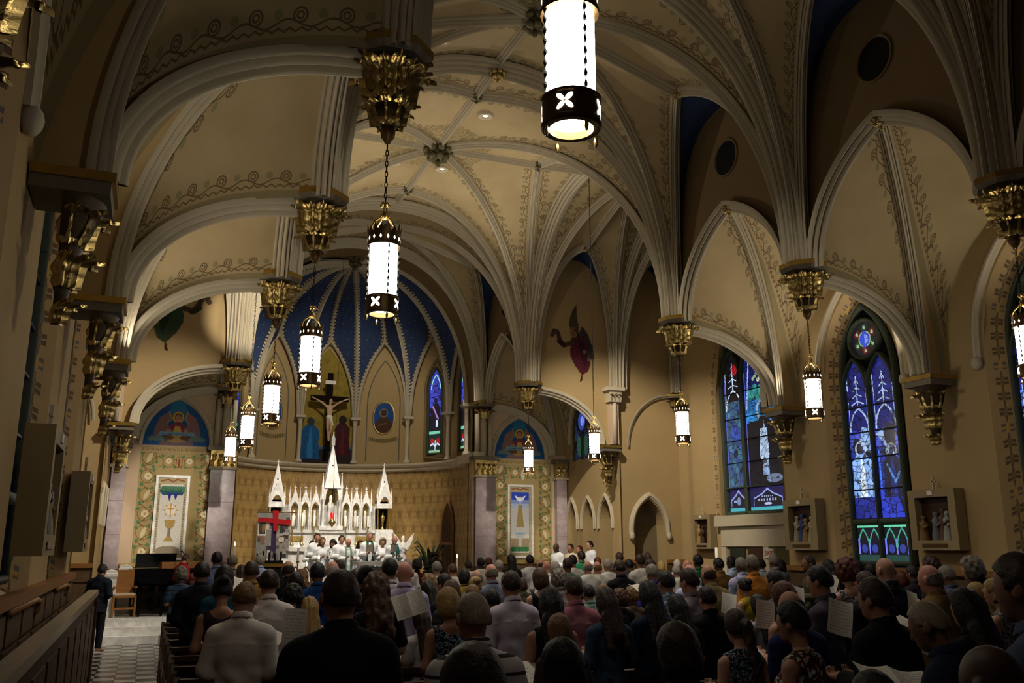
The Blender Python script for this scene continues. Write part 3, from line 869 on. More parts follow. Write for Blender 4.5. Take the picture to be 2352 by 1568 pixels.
# chancel arch piers at the apse mouth and chapel piers
for sg in (1, -1):
    q = (lambda x: x) if sg > 0 else mx
    for x0, x1, lab, yy in ((8.45, 9.15, 'broad lavender marble pier %s of the apse', .34), (11.02, 11.44, 'narrow lavender marble pier at the %s chapel corner', .2)):
        side = 'right' if sg > 0 else 'left'
        p = empty('marble_pier', (q((x0+x1)/2), Y7-.02, .5), 0, lab % side, 'pier'); hwp = (x1-x0)/2
        MB().box(-hwp+.03, -yy, 0, hwp-.03, .015, .95).build('plinth', M.wain, p)
        for j in range(3): MB().box(-hwp+.05, -yy+.03, .95+j*.81, hwp-.05, .015, .95+(j+1)*.81-.006).build('marble_slab', M.lav, p)
        MB().box(-hwp, -yy-.02, 3.38, hwp, .015, 3.45).build('necking', M.cream, p)
        MB().box(-hwp+.03, -yy+.0, 3.45, hwp-.03, .015, 3.86).build('capital_bell', M.goldd, p)
        MB().box(-hwp-.05, -yy-.07, 3.86, hwp+.05, .015, 3.97).build('abacus', M.abacus, p)
        p['pier'] = hwp
        PIERS = globals().setdefault('PIERS', []); PIERS.append((p, hwp, yy))
    # slim shafts above the piers up to the high springing
    x = q(8.8)
    b = MB()
    for dx in (-.2, 0, .2): b.tube([(x+dx, Y7-.1, 4.45), (x+dx, Y7-.1, 5.7)], .07 if dx else .09, 8)
    tag(b.build('trim_2', M.rib, None, True), 'clustered plaster shafts above the apse pier', None, None, 'structure')
# wainscot band and rails along walls
def wains(fn, s0, s1, name, lab, z0=.0, z1=1.55):
    w_ = empty(name, (0, 0, 0), 0, lab, None, None, 'structure')
    L = abs(s1-s0); n = max(1, int(L/.9))
    MB().prism([(s0, z0), (s1, z0), (s1, z1), (s0, z1)], fn, 0, -.05).build('panel_backing', M.wain, w_)
    MB().prism([(s0, z1), (s1, z1), (s1, z1+.09), (s0, z1+.09)], fn, 0, -.10).build('cap_rail', M.goldd if 'gilded' in lab else M.oak, w_)
    for i in range(n):
        a = s0+(s1-s0)*(i+.06)/n; b_ = s0+(s1-s0)*(i+.94)/n
        MB().prism([(a, z0+.15), (b_, z0+.15), (b_, z1-.32), (a, z1-.32)], fn, -.05, -.07).build('panel', M.wain, w_)
        MB().prism([(a, z1-.28), (b_, z1-.28), (b_, z1-.05), (a, z1-.05)], fn, -.05, -.075).build('frieze_panel', M.wain, w_)
wains(fnR, 2, Y4+.45, 'baseboard_right', 'dark carved wainscot along the right wall')
wains(fnL, 2, Y4+.45, 'baseboard_left', 'dark carved wainscot along the left wall')
for sg in (1, -1):
    q = (lambda x: x) if sg > 0 else mx
    wains(lambda s, z, d, q=q: (q(s), Y6+d, z), XW, 11.88, 'baseboard_transept', 'carved wainscot beside the transept doorway'); wains(lambda s, z, d, q=q: (q(s), Y6+d, z), 12.84, XT, 'baseboard_transept', 'carved wainscot right of the transept doorway')
    wains(lambda s, z, d, q=q: (q(s), Y7+d, z), 9.15, 11.02, 'baseboard_east', 'gilded carved wainscot below the chapel panel', .5, 1.5)
# ------------------------------------------------------------------ gilded pendants and corbels
def leafmesh(name, w_, h, out, curl=.5, nb=14, na=8, lob=3.0):
    """acanthus leaf: rises along +Z, faces +X, lobed edge, raised midrib, tip hooked outward and down"""
    V = []
    for j in range(nb+1):
        t = j/nb; lobe = abs(math.sin(t*lob*PI+.35))
        wd = w_*(.42+.58*math.sin(PI*min(1, t*.9+.1)))*(.62+.38*lobe)*(1-.55*max(0, t-.82)/.18)
        k = max(0, t-.6)/.4; x = out*t**1.4+curl*h*.42*math.sin(k*PI*.62); z = h*min(t, .86)-h*.20*k*k
        for i in range(na+1):
            s_ = (i/na-.5)*2
            ridge = .20*w_*max(0, 1-abs(s_)*4)+.07*w_*math.cos(s_*PI*3)
            V.append((x+ridge-abs(s_)**1.6*w_*.30*(1-.7*k)+.10*w_*(lobe-.5)*abs(s_), s_*wd/2, z-abs(s_)*.05*h*lobe))
    F = [(j*(na+1)+i, j*(na+1)+i+1, (j+1)*(na+1)+i+1, (j+1)*(na+1)+i) for j in range(nb) for i in range(na)]
    o = meshobj(name, V, F, M.gold, None, True); return o
LEAF = {}
def leaf(parent, key, w_, h, out, loc, rz, curl=.5, rx=0):
    if key not in LEAF:
        o = leafmesh('leaf', w_, h, out, curl); LEAF[key] = o.data; o.parent = parent
    else:
        o = bpy.data.objects.new('leaf', LEAF[key]); link(o, parent)
    o.location = loc; o.rotation_euler = (0, rx, rz); return o
def octo(r, z0, z1, r2=None, n=8):
    r2 = r2 or r; b = MB()
    A = [(r*math.cos(PI/n+2*PI*i/n), r*math.sin(PI/n+2*PI*i/n), z0) for i in range(n)]; B = [(r2*math.cos(PI/n+2*PI*i/n), r2*math.sin(PI/n+2*PI*i/n), z1) for i in range(n)]
    return b.add(A+B, [tuple(range(n-1, -1, -1)), tuple(range(n, 2*n))]+[(i, (i+1) % n, (i+1) % n+n, i+n) for i in range(n)])
def pendant(x, y, label, tip=True):
    p = empty('pendant_capital', (x, y, 5.3), 0, label, 'capital', 'gilded pendant capitals under the nave vault')
    octo(.335, .69, .75, .37).build('abacus_underside', M.abacus, p)
    octo(.37, .75, .82).build('abacus_edge', M.goldedge, p)
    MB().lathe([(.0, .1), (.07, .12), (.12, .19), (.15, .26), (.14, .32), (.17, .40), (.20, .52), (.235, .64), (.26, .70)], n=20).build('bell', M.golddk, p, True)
    for i in range(8):
        a = 2*PI*i/8
        leaf(p, 'pu', .20, .40, .085, (.185*math.cos(a), .185*math.sin(a), .33), a, .62)
        leaf(p, 'pm', .15, .30, .06, (.20*math.cos(a+.39), .20*math.sin(a+.39), .40), a+.39, .6)
        leaf(p, 'pl', .15, .25, .06, (.115*math.cos(a+.39), .115*math.sin(a+.39), .13), a+.39, .6)
    MB().lathe([(.0, -.03), (.025, -.02), (.03, .0), (.055, .03), (.065, .08), (.05, .13), (.06, .16)], n=12).build('bulb', M.bronze if tip else M.goldd, p, True)
    return p
PN = ['nearest the camera above the top lantern', 'second from the camera', 'third from the camera', 'fourth from the camera at the crossing', '', 'farthest, at the sanctuary corner']
for sg, sd in ((-1, 'left'), (1, 'right')):
    for k in (1, 2, 3, 4, 6):
        pendant(CX+sg*HWN, YK(k), 'gilded leafy pendant capital in the %s row, %s' % (sd, PN[k-1]))
def corbel(x, y, z, rz, label, s=1.0, small=False):
    """bracket on a wall, faces +X before rotation"""
    p = empty('wall_corbel', (x, y, z), rz, label, 'corbel', 'gilded leafy corbels on the walls'); p.scale = (s, s, s)
    b = MB().prism([(-.29, .0), (.29, .0), (.29, .07), (-.29, .07)], lambda a, z_, d: (d, a, z_), -.3, .25); b.build('abacus_edge', M.goldedge, p)
    MB().prism([(-.26, -.09), (.26, -.09), (.26, .0), (-.26, .0)], lambda a, z_, d: (d, a, z_), -.3, .22).build('abacus_underside', M.abacus, p)
    H = .55 if small else .85
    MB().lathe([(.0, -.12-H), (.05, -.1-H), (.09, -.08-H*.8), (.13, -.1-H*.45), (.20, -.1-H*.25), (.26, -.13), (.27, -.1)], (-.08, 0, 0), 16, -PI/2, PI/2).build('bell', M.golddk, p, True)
    for i in range(5):
        a = R(-72+36*i)
        leaf(p, 'cu', .165, .33, .07, (-.08+.17*math.cos(a), .17*math.sin(a), -.44), a, .65)
        if not small: leaf(p, 'cl', .145, .30, .06, (-.08+.12*math.cos(a), .12*math.sin(a), -.74), a, .7)
    for i in range(3):
        a = R(-50+50*i); leaf(p, 'cb', .12, .2, .07, (-.08+.06*math.cos(a), .06*math.sin(a), -.16-H+.02), a, .7)
    return p
CN = {1: 'nearest the camera', 2: 'second from the camera', 3: 'third from the camera', 4: 'at the near corner of the transept', 6: 'at the far corner of the transept'}
for sg, sd in ((1, 'right'), (-1, 'left')):
    q = (lambda x: x) if sg > 0 else mx
    rz = PI if sg > 0 else 0
    for k in (1, 2, 3, 4, 6):
        corbel(q(11.14), YK(k), ZL-.1, rz, 'gilded leafy corbel on the %s wall, %s' % (sd, CN[k]))
    # slim corner shaft of the transept standing on the far corbel, capital at the high springing
    t = empty('wall_shaft', (q(11.3), Y6-.08, 4.6), 0, 'slim plaster shaft with leafy capital above the far %s corbel' % sd, 'column')
    MB().box(-.12, -.1, 0, .12, .14, 1.1).build('shaft', M.pink, t)
    MB().tube([(0, -.1, 0), (0, -.1, 1.1)], .06, 8).build('roll', M.rib, t, True)
    MB().box(-.17, -.17, 1.12, .17, .15, 1.42, 1.15).build('capital', M.cream, t)
    for i in range(3): leaf(t, 'sc', .13, .26, .05, (-.12+.12*i, -.15, 1.13), -PI/2, .5)
    MB().box(-.26, -.24, 1.42, .26, .15, 1.52).build('abacus', M.cream, t)
    corbel(q(13.2), Y6-.12, 6.0, R(-125) if sg > 0 else R(-55), 'small leafy corbel high in the corner of the %s transept' % sd, .62, True)
    corbel(q(8.82), Y7-.12, 6.0, -PI/2, 'gilded leafy corbel at the %s side of the chancel arch' % sd, .95, True)
for p, hwp, yy in PIERS:
    n = max(2, int(round(hwp*2/.17)))
    for i in range(n):
        leaf(p, 'pc', .17, .40, .06, (-hwp+.03+(i+.5)*(2*hwp-.06)/n, -yy+.0, 3.46), -PI/2, .5)
        leaf(p, 'pd', .12, .2, .05, (-hwp+.03+(i+.0)*(2*hwp-.06)/n+.04, -yy-.02, 3.46), -PI/2, .5)

# ------------------------------------------------------------------ hanging lanterns
def lantern(x, y, ztop, label):
    L = empty('hanging_lantern', (x, y, 3.80), 0, label, 'lantern', 'cylindrical hanging lanterns')
    if not LANT:
        mk = {}
        LANT.append(L)
        # chain built per lantern below
        MB().lathe([(.112, .135), (.112, .57)], n=28).lathe([(0, .045), (.118, .045)], n=28).build('glass', M.lamp, L, True)
        b = MB().lathe([(.128, 0), (.136, .005), (.136, .02), (.130, .025), (.130, .125), (.137, .13), (.137, .142), (.118, .142), (.118, .03), (.10, .02), (.10, .0), (.128, 0)], n=32); bd = b.build('band', M.bronze, L, auto=50)
        for i in range(4):
            a0 = 2*PI*i/4+.91
            pm = MB()
            for k in range(4):
                t = PI/4+k*PI/2; u0, w0 = .027*math.cos(t), .027*math.sin(t)
                pts = [(u0+.024*math.cos(t)*math.cos(s_)-.0115*math.sin(t)*math.sin(s_), w0+.024*math.sin(t)*math.cos(s_)+.0115*math.cos(t)*math.sin(s_)) for s_ in [2*PI*j/10 for j in range(10)]]
                vv = [(.1315*math.cos(a0+u/.131), .1315*math.sin(a0+u/.131), .078+w_) for u, w_ in pts]; pm.add(vv, [tuple(range(10))])
            pm.build('quatrefoil_cutout', M.lampdim, bd)
        for i in range(4):
            a0 = 2*PI*i/4+.09; b = MB(); V = []; F = []
            n = 40
            for j in range(n+1):
                z = .142+(.57-.142)*j/n; tw = j*.62
                cx_, cy_ = .128*math.cos(a0), .128*math.sin(a0)
                for s_ in (-1, 1):
                    d = .0075*s_; V.append((cx_+d*math.cos(tw+a0), cy_+d*math.sin(tw+a0), z)); V.append((cx_+d*math.cos(tw+a0)+.003*math.cos(a0), cy_+d*math.sin(tw+a0)+.003*math.sin(a0), z))
            F = [(4*j+a_, 4*j+b_, 4*j+4+b_, 4*j+4+a_) for j in range(n) for a_, b_ in ((0, 2), (2, 3), (3, 1), (1, 0))]
            MB().add(V, F).build('twisted_strap', M.iron, L)
            MB().lathe([(0, -.055), (.006, -.05), (.011, -.03), (.009, -.012), (.004, 0)], (.127*math.cos(a0), .127*math.sin(a0), -.005), 8).build('drop_finial', M.brass, L, True)
        b = MB().lathe([(.112, .565), (.134, .565), (.136, .58), (.130, .585), (.130, .66), (.134, .665), (.134, .675), (.116, .675)], n=32); cr = b.build('crown', M.bronze, L, auto=50)
        for i in range(16):
            a0 = 2*PI*i/16; h = .045 if i % 2 else .075
            c_, s_ = math.cos(a0), math.sin(a0); w_ = .024
            V = [(.13*c_-w_*s_, .13*s_+w_*c_, .672), (.13*c_+w_*s_, .13*s_-w_*c_, .672), (.138*c_+w_*.5*s_, .138*s_-w_*.5*c_, .672+h*.55), (.142*c_, .142*s_, .672+h), (.138*c_-w_*.5*s_, .138*s_+w_*.5*c_, .672+h*.55)]
            V += [(v[0]*.97, v[1]*.97, v[2]) for v in V]
            MB().add(V, [(0, 1, 2, 3, 4), (9, 8, 7, 6, 5)]+[(j, j+5, (j+1) % 5+5, (j+1) % 5) for j in range(5)]).build('crown_spike', M.bronze, cr)
        dm = MB()
        for i in range(14):
            a0 = 2*PI*(i+.5)/14
            vv = [(.1315*math.cos(a0+u), .1315*math.sin(a0+u), .622+z) for u, z in ((0, .018), (.07, 0), (0, -.018), (-.07, 0))]; dm.add(vv, [(0, 1, 2, 3)])
        dm.build('diamond_cutouts', M.lampdim, cr)
        for i in range(4):
            a0 = 2*PI*i/4+.4
            pts = [(r_*math.cos(a0), r_*math.sin(a0), z_) for r_, z_ in ((.128, .67), (.125, .72), (.095, .77), (.055, .80), (.03, .835), (.02, .87))]
            MB().tube(pts, [.007, .007, .009, .008, .007, .006], 6).build('crown_strap', M.brass, L, True)
        MB().lathe([(.0, .80), (.02, .805), (.028, .83), (.018, .85), (.014, .88), (.022, .895), (.012, .92), (.008, .95), (0, .97)], n=10).build('top_finial', M.brass, L, True)
        for i in range(5):
            a0 = 2*PI*i/5; MB().ell((.03*math.cos(a0), .03*math.sin(a0), .93), (.016, .016, .022), 6, 5).build('finial_leaf', M.brass, L, True)
        MB().lathe([(0, .43), (.03, .44), (.04, .5), (.02, .55), (0, .56)], n=10).build('lamp_bulb', M.lamp, L, True)
    else:
        for ch in LANT[0].children:
            if ch.name.startswith('chain'): continue
            copytree(ch, L)
    z = .94; b = MB(); i = 0
    while z < ztop-3.80:
        n = 8; P = []
        for j in range(n): P.append((.011*math.cos(2*PI*j/n)*(1 if i % 2 else 0), .011*math.cos(2*PI*j/n)*(0 if i % 2 else 1), z+.028+.03*math.sin(2*PI*j/n)))
        b.tube(P+[P[0]], .0042, 5, False); z += .047; i += 1
    b.build('chain', M.iron, L)
    return L
LANT = []
LN = {1: 'largest and nearest, cut by the top edge', 2: 'second from the camera', 3: 'third from the camera', 4: 'fourth from the camera', 5: 'on a long chain at the crossing', 6: 'farthest, by the sanctuary'}
for sg, sd in ((-1, 'left'), (1, 'right')):
    for k in range(1, 7):
        if sg > 0 and k == 1: continue
        lantern(CX+sg*HWN, YK(k), 5.225 if k != 5 else 10.3, 'glowing cylinder lantern with bronze crown, %s row, %s' % (sd, LN[k]))
# recessed downlights in the vault
for px, py in ((1115, 283), (1185, 200), (1015, 403), (905, 388)):
    d = FW+RT*((px-1176)/F_PX)+UP*((784-py)/F_PX); t = (10.30-2.0)/d.z; P = CAM+d*t
    o = empty('recessed_downlight', (P.x, P.y, P.z+.17), 0, {1115: 'large round recessed downlight with white trim in the crossing vault', 1185: 'small recessed downlight higher up the crossing vault', 1015: 'small recessed downlight right of the crossing boss', 905: 'small recessed downlight left of the crossing boss'}[px], 'downlight', 'recessed ceiling downlights')
    MB().lathe([(.07, -.03), (.14, -.035), (.15, -.0), (.15, .1), (.07, .1)], n=20).build('trim_ring', M.cream, o, auto=40)
    MB().lathe([(0, .0), (.07, .0)], n=16).build('light_disc', emis('downlight_disc', (1, .85, .62), 9.), o)
    spot('downlight', (P.x, P.y, P.z+.02), (P.x, P.y, 0), 300, 95, .5)
# upward spots added near the crossing corners to brighten the vault
for x, y in ((XL, Y6), (XR, Y6)): spot('vault_fill', (x+(.55 if x < CX else -.55), y-.55, 6.25), (CX, YC-1.2, 10.4), 380, 100, .8)
for x, y in ((XL, Y4), (XR, Y4)): spot('vault_fill', (x+(.5 if x < CX else -.5), y+.6, 6.25), (CX, YC+1.5, 10.4), 210, 95, .8)
# downlights added in the nave bays to brighten the crowd
for k0, k1 in ((2, 3), (3, 4)):
    ym = (YK(k0)+YK(k1))/2+.75
    for sg, nm in ((-1, 'left'), (1, 'right')):
        P = Vector((CX+sg*1.35, ym, 10.08))
        o = empty('recessed_downlight', (P.x, P.y, P.z+.1), 0, 'small added downlight in the nave vault, %s of the ridge, bay %s' % (nm, ('behind the camera', 'first', 'second', 'third')[k0]), 'downlight', 'recessed ceiling downlights')
        MB().lathe([(.07, -.03), (.11, -.035), (.12, -.0), (.12, .1), (.07, .1)], n=20).build('trim_ring', M.cream, o, auto=40)
        MB().lathe([(0, .0), (.07, .0)], n=16).build('light_disc', bpy.data.materials['downlight_disc'], o)
        spot('nave_fill_spot', (P.x, P.y, P.z), (P.x+sg*.6, P.y, 0), 380, 70, .6)
# small uplights standing on the tops of the wall corbels, washing the aisle vaults
for sg in (1, -1):
    q = (lambda x: x) if sg > 0 else mx
    for k, wv in ((2, 90), (3, 120), (4, 70)):
        y = YK(k); ym = (y+YK(k+1))/2 if k < 4 else y-S/2
        spot('aisle_uplight', (q(11.02), y+(.22 if k < 4 else -.22), 4.72), (q(10.0), ym, 7.3), wv, 105, .7)
# ------------------------------------------------------------------ painting helpers
def robed(c, x, z, h, robe, robe2, skin='#6b5a55', halo=None, w_=.30, lean=0., hood=None):
    """standing robed figure: feet at z, height h"""
    hd = h*.075
    if halo: c.ring(x+lean*h, z+h*.92, hd*1.75, hd*.5, halo)
    W_ = w_*h
    c.poly([(x-W_*.62, z), (x-W_*.5, z+h*.4), (x-W_*.55+lean*h, z+h*.68), (x-W_*.25+lean*h, z+h*.82), (x+W_*.25+lean*h, z+h*.82), (x+W_*.55+lean*h, z+h*.68), (x+W_*.5, z+h*.4), (x+W_*.62, z)], robe)
    c.poly([(x-W_*.22, z+h*.02), (x-W_*.12, z+h*.5), (x+lean*h, z+h*.78), (x+W_*.15, z+h*.5), (x+W_*.2, z+h*.02)], robe2)
    for k in (-.4, -.15, .3): c.line([(x+W_*k, z+.02*h), (x+W_*k*.6+lean*h*.5, z+h*.6)], h*.008, '#10101a', .6)
    if hood: c.ell(x+lean*h, z+h*.9, hd*1.3, hd*1.5, hood)
    c.ell(x+lean*h, z+h*.91, hd*.85, hd*1.1, skin)
    return c
def canopy(c, x, hw, z0, z1, col='#9fb6d8'):
    """gothic canopy work in glass"""
    c.line([(x-hw*.85, z0), (x-hw*.85, z1-.15)], .018, col); c.line([(x+hw*.85, z0), (x+hw*.85, z1-.15)], .018, col)
    zt = z0+(z1-z0)*.35
    A = [(x+a*.85, z0+b) for a, b in arch_pts(hw, zt-z0, 8)]; c.line(A, .035, col)
    c.line([(x, zt), (x, zt+(z1-zt)*.8)], .03, col)
    for k in range(4):
        zz = zt+(z1-zt)*(.1+.18*k); ww = hw*.55*(1-k*.22); c.line([(x-ww, zz), (x, zz+.06), (x+ww, zz)], .022, col)
# ------------------------------------------------------------------ stained glass windows
def glassframe(fn, yc, parts, d0, d1, parent):
    for path, w_ in parts: 
        b = MB(); P = [Vector((a, 0, c)) for a, c in path]; V = []
        for i, p in enumerate(P):
            t = (P[min(i+1, len(P)-1)]-P[max(i-1, 0)]).normalized(); nn = Vector((-t.z, 0, t.x))
            for a, dd in ((-1, d1), (-1, d0+.02), (-.5, d0), (.5, d0), (1, d0+.02), (1, d1)): V.append(fn(p.x+nn.x*w_*a, p.z+nn.z*w_*a, dd))
        n = 6; F = [(i*n+k, i*n+k+1, (i+1)*n+k+1, (i+1)*n+k) for i in range(len(P)-1) for k in range(n-1)]
        F += [tuple(range(n)), tuple((len(P)-1)*n+k for k in range(n-1, -1, -1))]
        b.add(V, F).build('tracery', M.grey, parent, auto=50)
def bars(fn, yc, hw, zs, parent, d=.15):
    for z in zs: MB().prism([(yc-hw, z-.012), (yc+hw, z-.012), (yc+hw, z+.012), (yc-hw, z+.012)], fn, d, d+.03).build('saddle_bar', M.iron, parent)
def aisle_window(n, fn, yc, vs, variant, mat, label):
    """vs: +1 when view-right runs along -Y (right wall)"""
    wn = empty('window_%d' % n, (0, 0, 0), 0, label, None, None, 'structure')
    pl = lambda x, z: fn(yc-vs*x, z, .19)
    lights = [(-.31, 0), (.31, 1)]
    for cx, li in lights:
        hw = .262
        f = archfx(cx, 2.46, hw, 4.72, .52); hi_ = mat is M.glass; c = Canvas(44 if hi_ else 18, 260 if hi_ else 100, f, '#1b2a8a')
        if variant == 0:
            c.rect(-1, 2.46, 1, 2.95, '#2334a8'); c.lead(26, .014, .5, n*3+li, .6)
            c.rect(cx-hw, 4.0, cx+hw, 6, '#141a66')
            for k in range(9): c.ell(cx-.2+.1*(k % 5), 3.75+.1*(k//5)+.03*(k % 2), .1, .08, '#4a58c8', .7)
            if li == 0:
                c.poly([(cx+.26, 4.0), (cx+.05, 4.05), (cx-.05, 3.7), (cx+.26, 3.55)], '#86a6d6')
                c.ell(cx-.1, 3.72, .1, .14, '#171428'); robed(c, cx-.02, 2.82, .92, '#7fa6e0', '#d6e6fa', '#2a2a3c', '#a9b8c8', .46)
            else:
                c.poly([(cx-.26, 3.9), (cx-.1, 3.75), (cx+.26, 3.0), (cx+.26, 3.35), (cx-.1, 3.95)], '#8fabd6')
                c.ell(cx+.06, 3.86, .13, .2, '#1a1626'); robed(c, cx+.06, 2.80, .85, '#121433', '#1e2f7a', '#30303f', '#8a8f86', .45, .0); c.line([(cx-.05, 3.35), (cx+.1, 3.05), (cx+.2, 3.2)], .04, '#4d7fc0')
                c.line([(cx-.22, 2.9), (cx-.22, 3.6)], .03, '#3b6fe0')
        else:
            c.rect(-1, 3.6, 1, 4.2, '#4a6fd0'); c.lead(40, .012, .45, n*5+li, .35)
            c.rect(cx-hw, 4.2, cx+hw, 6, '#141c78')
            robed(c, cx, 2.6, 1.25, '#2b6a9a', '#1d4c7d', '#4a3426', '#5f7a8a', .34); c.poly([(cx+.02, 2.6), (cx+.0, 3.3), (cx+.2, 3.2), (cx+.22, 2.6)], '#6a1520')
            c.line([(cx-.16, 2.5), (cx-.1, 3.2)], .03, '#3fa0d8')
        canopy(c, cx, hw, 4.0, 5.1)
        if hi_: c.lead(110, .009, .28, 31+li, .8)
        c.speckle(.35); c.build('pane', mat, pl, wn)
        c = Canvas(40, 52, rectfx(cx-hw, 1.74, cx+hw, 2.34), '#0a0c1c')
        c.rect(-2, 1.74, 2, 1.84, '#20403c'); c.rect(-2, 2.3, 2, 2.34, '#63c9a0')
        for a in (-.13, .13): c.line([(cx+a+x_*1.0, 1.98+z_) for x_, z_ in arch_pts(.12, .3, 5)], .025, '#3f9f80')
        for a in (-.24, 0, .24): c.rect(cx+a-.018, 1.86, cx+a+.018, 2.12, '#6f74e8')
        for a in (-.12, .12): c.ell(cx+a, 1.95, .07, .07, '#3a4fb8', .6)
        c.speckle(.4); c.build('pane', mat, pl, wn)
    f = lambda u, v: (.32*np.sqrt(v)*np.cos(2*PI*u), 5.60+.32*np.sqrt(v)*np.sin(2*PI*u))
    c = Canvas(56, 14, f, '#131018')
    for k in range(6):
        a = k*PI/3+.5; c.ell(.2*math.cos(a), 5.6+.2*math.sin(a), .075, .075, ('#5a0e16', '#14301c')[k % 2]); c.ell(.21*math.cos(a), 5.6+.21*math.sin(a), .03, .03, '#8fb08a')
    c.ring(0, 5.6, .13, .03, '#7d9a70'); c.ell(0, 5.6, .11, .14, '#2a45c0'); c.ell(.02, 5.6, .04, .09, '#7f8fd8'); c.speckle(.5)
    c.build('rose_pane', mat, pl, wn)
    o = [(yc+a, z) for a, z in outline(0, .63, 1.70, 4.95, 1.28)]
    parts = [(o, .035), ([(yc, 1.7), (yc, 5.0)], .032), ([(yc-.62, 2.40), (yc+.62, 2.40)], .05), ([(yc-.62, 1.71), (yc+.62, 1.71)], .035)]
    for cx in (-.31, .31): parts.append(([(yc+cx+a, 4.72+z) for a, z in arch_pts(.29, .56, 8)], .03))
    parts.append(([(yc+.35*math.cos(a), 5.6+.35*math.sin(a)) for a in [2*PI*k/20 for k in range(21)]], .03))
    glassframe(fn, yc, parts, .12, .24, wn)
    bars(fn, yc, .6, (2.95, 3.5, 3.95, 4.4), wn)
    MB().add([fn(yc+a, z, .268) for a, z in outline(0, .67, 1.65, 4.95, 1.33)], [tuple(range(len(outline(0, .66, 1.66, 4.95, 1.32))))]).build('spandrel_backing', M.dark, wn)
    return wn
aisle_window(2, fnR, WINS[4], 1, 0, M.glass, 'tall twin lancet blue stained glass window, middle of the right wall')
aisle_window(3, fnR, WINS[3], 1, 1, M.glass, 'stained glass window cut by the right edge of the picture')
aisle_window(4, fnR, WINS[2], 1, 0, M.glass, 'stained glass window outside the right edge')
for i, y in enumerate(WINS[1:]): aisle_window(5+i, fnL, y, -1, i % 2, M.glassdim, 'dim stained glass window seen edge on in the left wall')
# transept window: narrow, wide, narrow light
wn = empty('window_1', (0, 0, 0), 0, 'triple light stained glass window over the exit, with a dark robed saint', None, None, 'structure')
fnT = lambda s, z, d: (XT+d, s, z); yc = YC+.12; pl = lambda x, z: fnT(yc-x, z, .19)
for cx, hw, li in ((-1.13, .36, 0), (0, .66, 1), (1.13, .36, 2)):
    zs = 6.0 if li != 1 else 6.15
    c = Canvas(44 if li != 1 else 80, 260, archfx(cx, 3.42, hw, zs, .8 if li != 1 else 1.0), '#0f1030')
    if li != 1:
        c.rect(-3, 3.42, 3, 5.55, '#35536c')
        for r_ in range(14):
            for q_ in range(3): c.ell(cx-.2+.2*q_+.1*(r_ % 2), 3.55+.14*r_, .06, .085, ('#3f7ea0', '#22456a', '#2a3f9a')[(r_+q_) % 3], .7)
        c.ell(cx, 4.75, .16, .2, '#2a3cb0', .7); c.rect(cx-hw, 5.55, cx+hw, 7, '#120a12'); canopy(c, cx, hw, 5.35, 6.7, '#b9cfe6'); c.ell(cx+.1, 6.35, .1, .14, '#a01420')
    else:
        c.rect(-3, 4.9, 3, 5.5, '#1f6ab0'); c.rect(-3, 5.5, 3, 7.2, '#14206a'); c.lead(46, .012, .5, 4, .6)
        for k in range(16): c.ell(-.45+.1*(k % 9), 5.55+.12*(k//8)+.05*(k % 3), .09, .1, ('#1d6a6a', '#2f8f86')[k % 2], .8)
        for k in range(8): c.ell(-.3+.08*k, 6.0+.06*(k % 3), .05, .05, '#9fb98a', .8)
        c.poly([(-.62, 3.42), (-.62, 4.9), (-.2, 5.1), (.3, 4.9), (.62, 5.0), (.62, 3.42)], '#0b0a12'); c.rect(-.6, 4.95, .6, 5.2, '#2a86c8', .8)
        robed(c, .02, 3.6, 1.75, '#0d0b12', '#7f9cc4', '#2a2024', '#7f8fa0', .34); c.poly([(-.2, 4.1), (-.12, 4.75), (.12, 4.75), (.16, 4.1), (.05, 3.75)], '#a8bfdc'); c.ell(.3, 3.55, .3, .1, '#7f93b4', .7)
        c.line([(-.6, 5.3), (-.45, 6.4), (0, 7.0)], .05, '#8fa8d8'); c.line([(.6, 5.3), (.45, 6.4), (0, 7.0)], .05, '#8fa8d8')
        for k in range(5): c.ell(.0+.05*(k-2), 5.95+.12*(k % 2), .06, .05, '#d8dcc0', .7)
    c.lead(90 if li != 1 else 160, .01, .28, 50+li, .8)
    for sg in (-1, 1): c.rect(cx+sg*hw-.04, 3.4, cx+sg*hw+.04, 6.2, '#5a5fd0', .8)
    c.speckle(.4); c.build('pane', M.glass, pl, wn)
    c = Canvas(40 if li != 1 else 76, 48, rectfx(cx-hw, 2.82, cx+hw, 3.36), '#141244')
    c.rect(-3, 2.82, 3, 2.90, '#3f9fa8'); ww = hw*.8
    c.line([(cx-ww, 2.95), (cx-ww, 3.1), (cx-ww*.4, 3.2), (cx, 3.32), (cx+ww*.4, 3.2), (cx+ww, 3.1), (cx+ww, 2.95)], .035, '#8f9fe0')
    c.poly([(cx-ww, 2.93), (cx-ww, 3.08), (cx, 3.25), (cx+ww, 3.08), (cx+ww, 2.93)], '#0c0a10')
    for k in range(7 if li == 1 else 2): c.rect(cx-ww*.7+k*ww*.2, 3.03, cx-ww*.7+k*ww*.2+.05, 3.09, '#8fa0d0')
    if li == 1:
        for k in range(6): c.rect(cx-.22+k*.075, 3.12, cx-.22+k*.075+.04, 3.16, '#8fa0d0')
        c.ell(cx, 2.97, .14, .03, '#a8b4dc')
    else: c.ell(cx, 3.06, .07, .1, '#6f86b0')
    c.speckle(.3); c.build('pane', M.glass, pl, wn)
for x_ in (-.86, .86):
    c = Canvas(40, 10, lambda u, v, x_=x_: (x_+.27*np.sqrt(v)*np.cos(2*PI*u), 7.08+.27*np.sqrt(v)*np.sin(2*PI*u)), '#123a5a'); c.ring(x_, 7.08, .2, .05, '#8fc0d0'); c.ell(x_, 7.08, .08, .14, '#6f9fd0'); c.speckle(.4); c.build('rose_pane', M.glass, pl, wn)
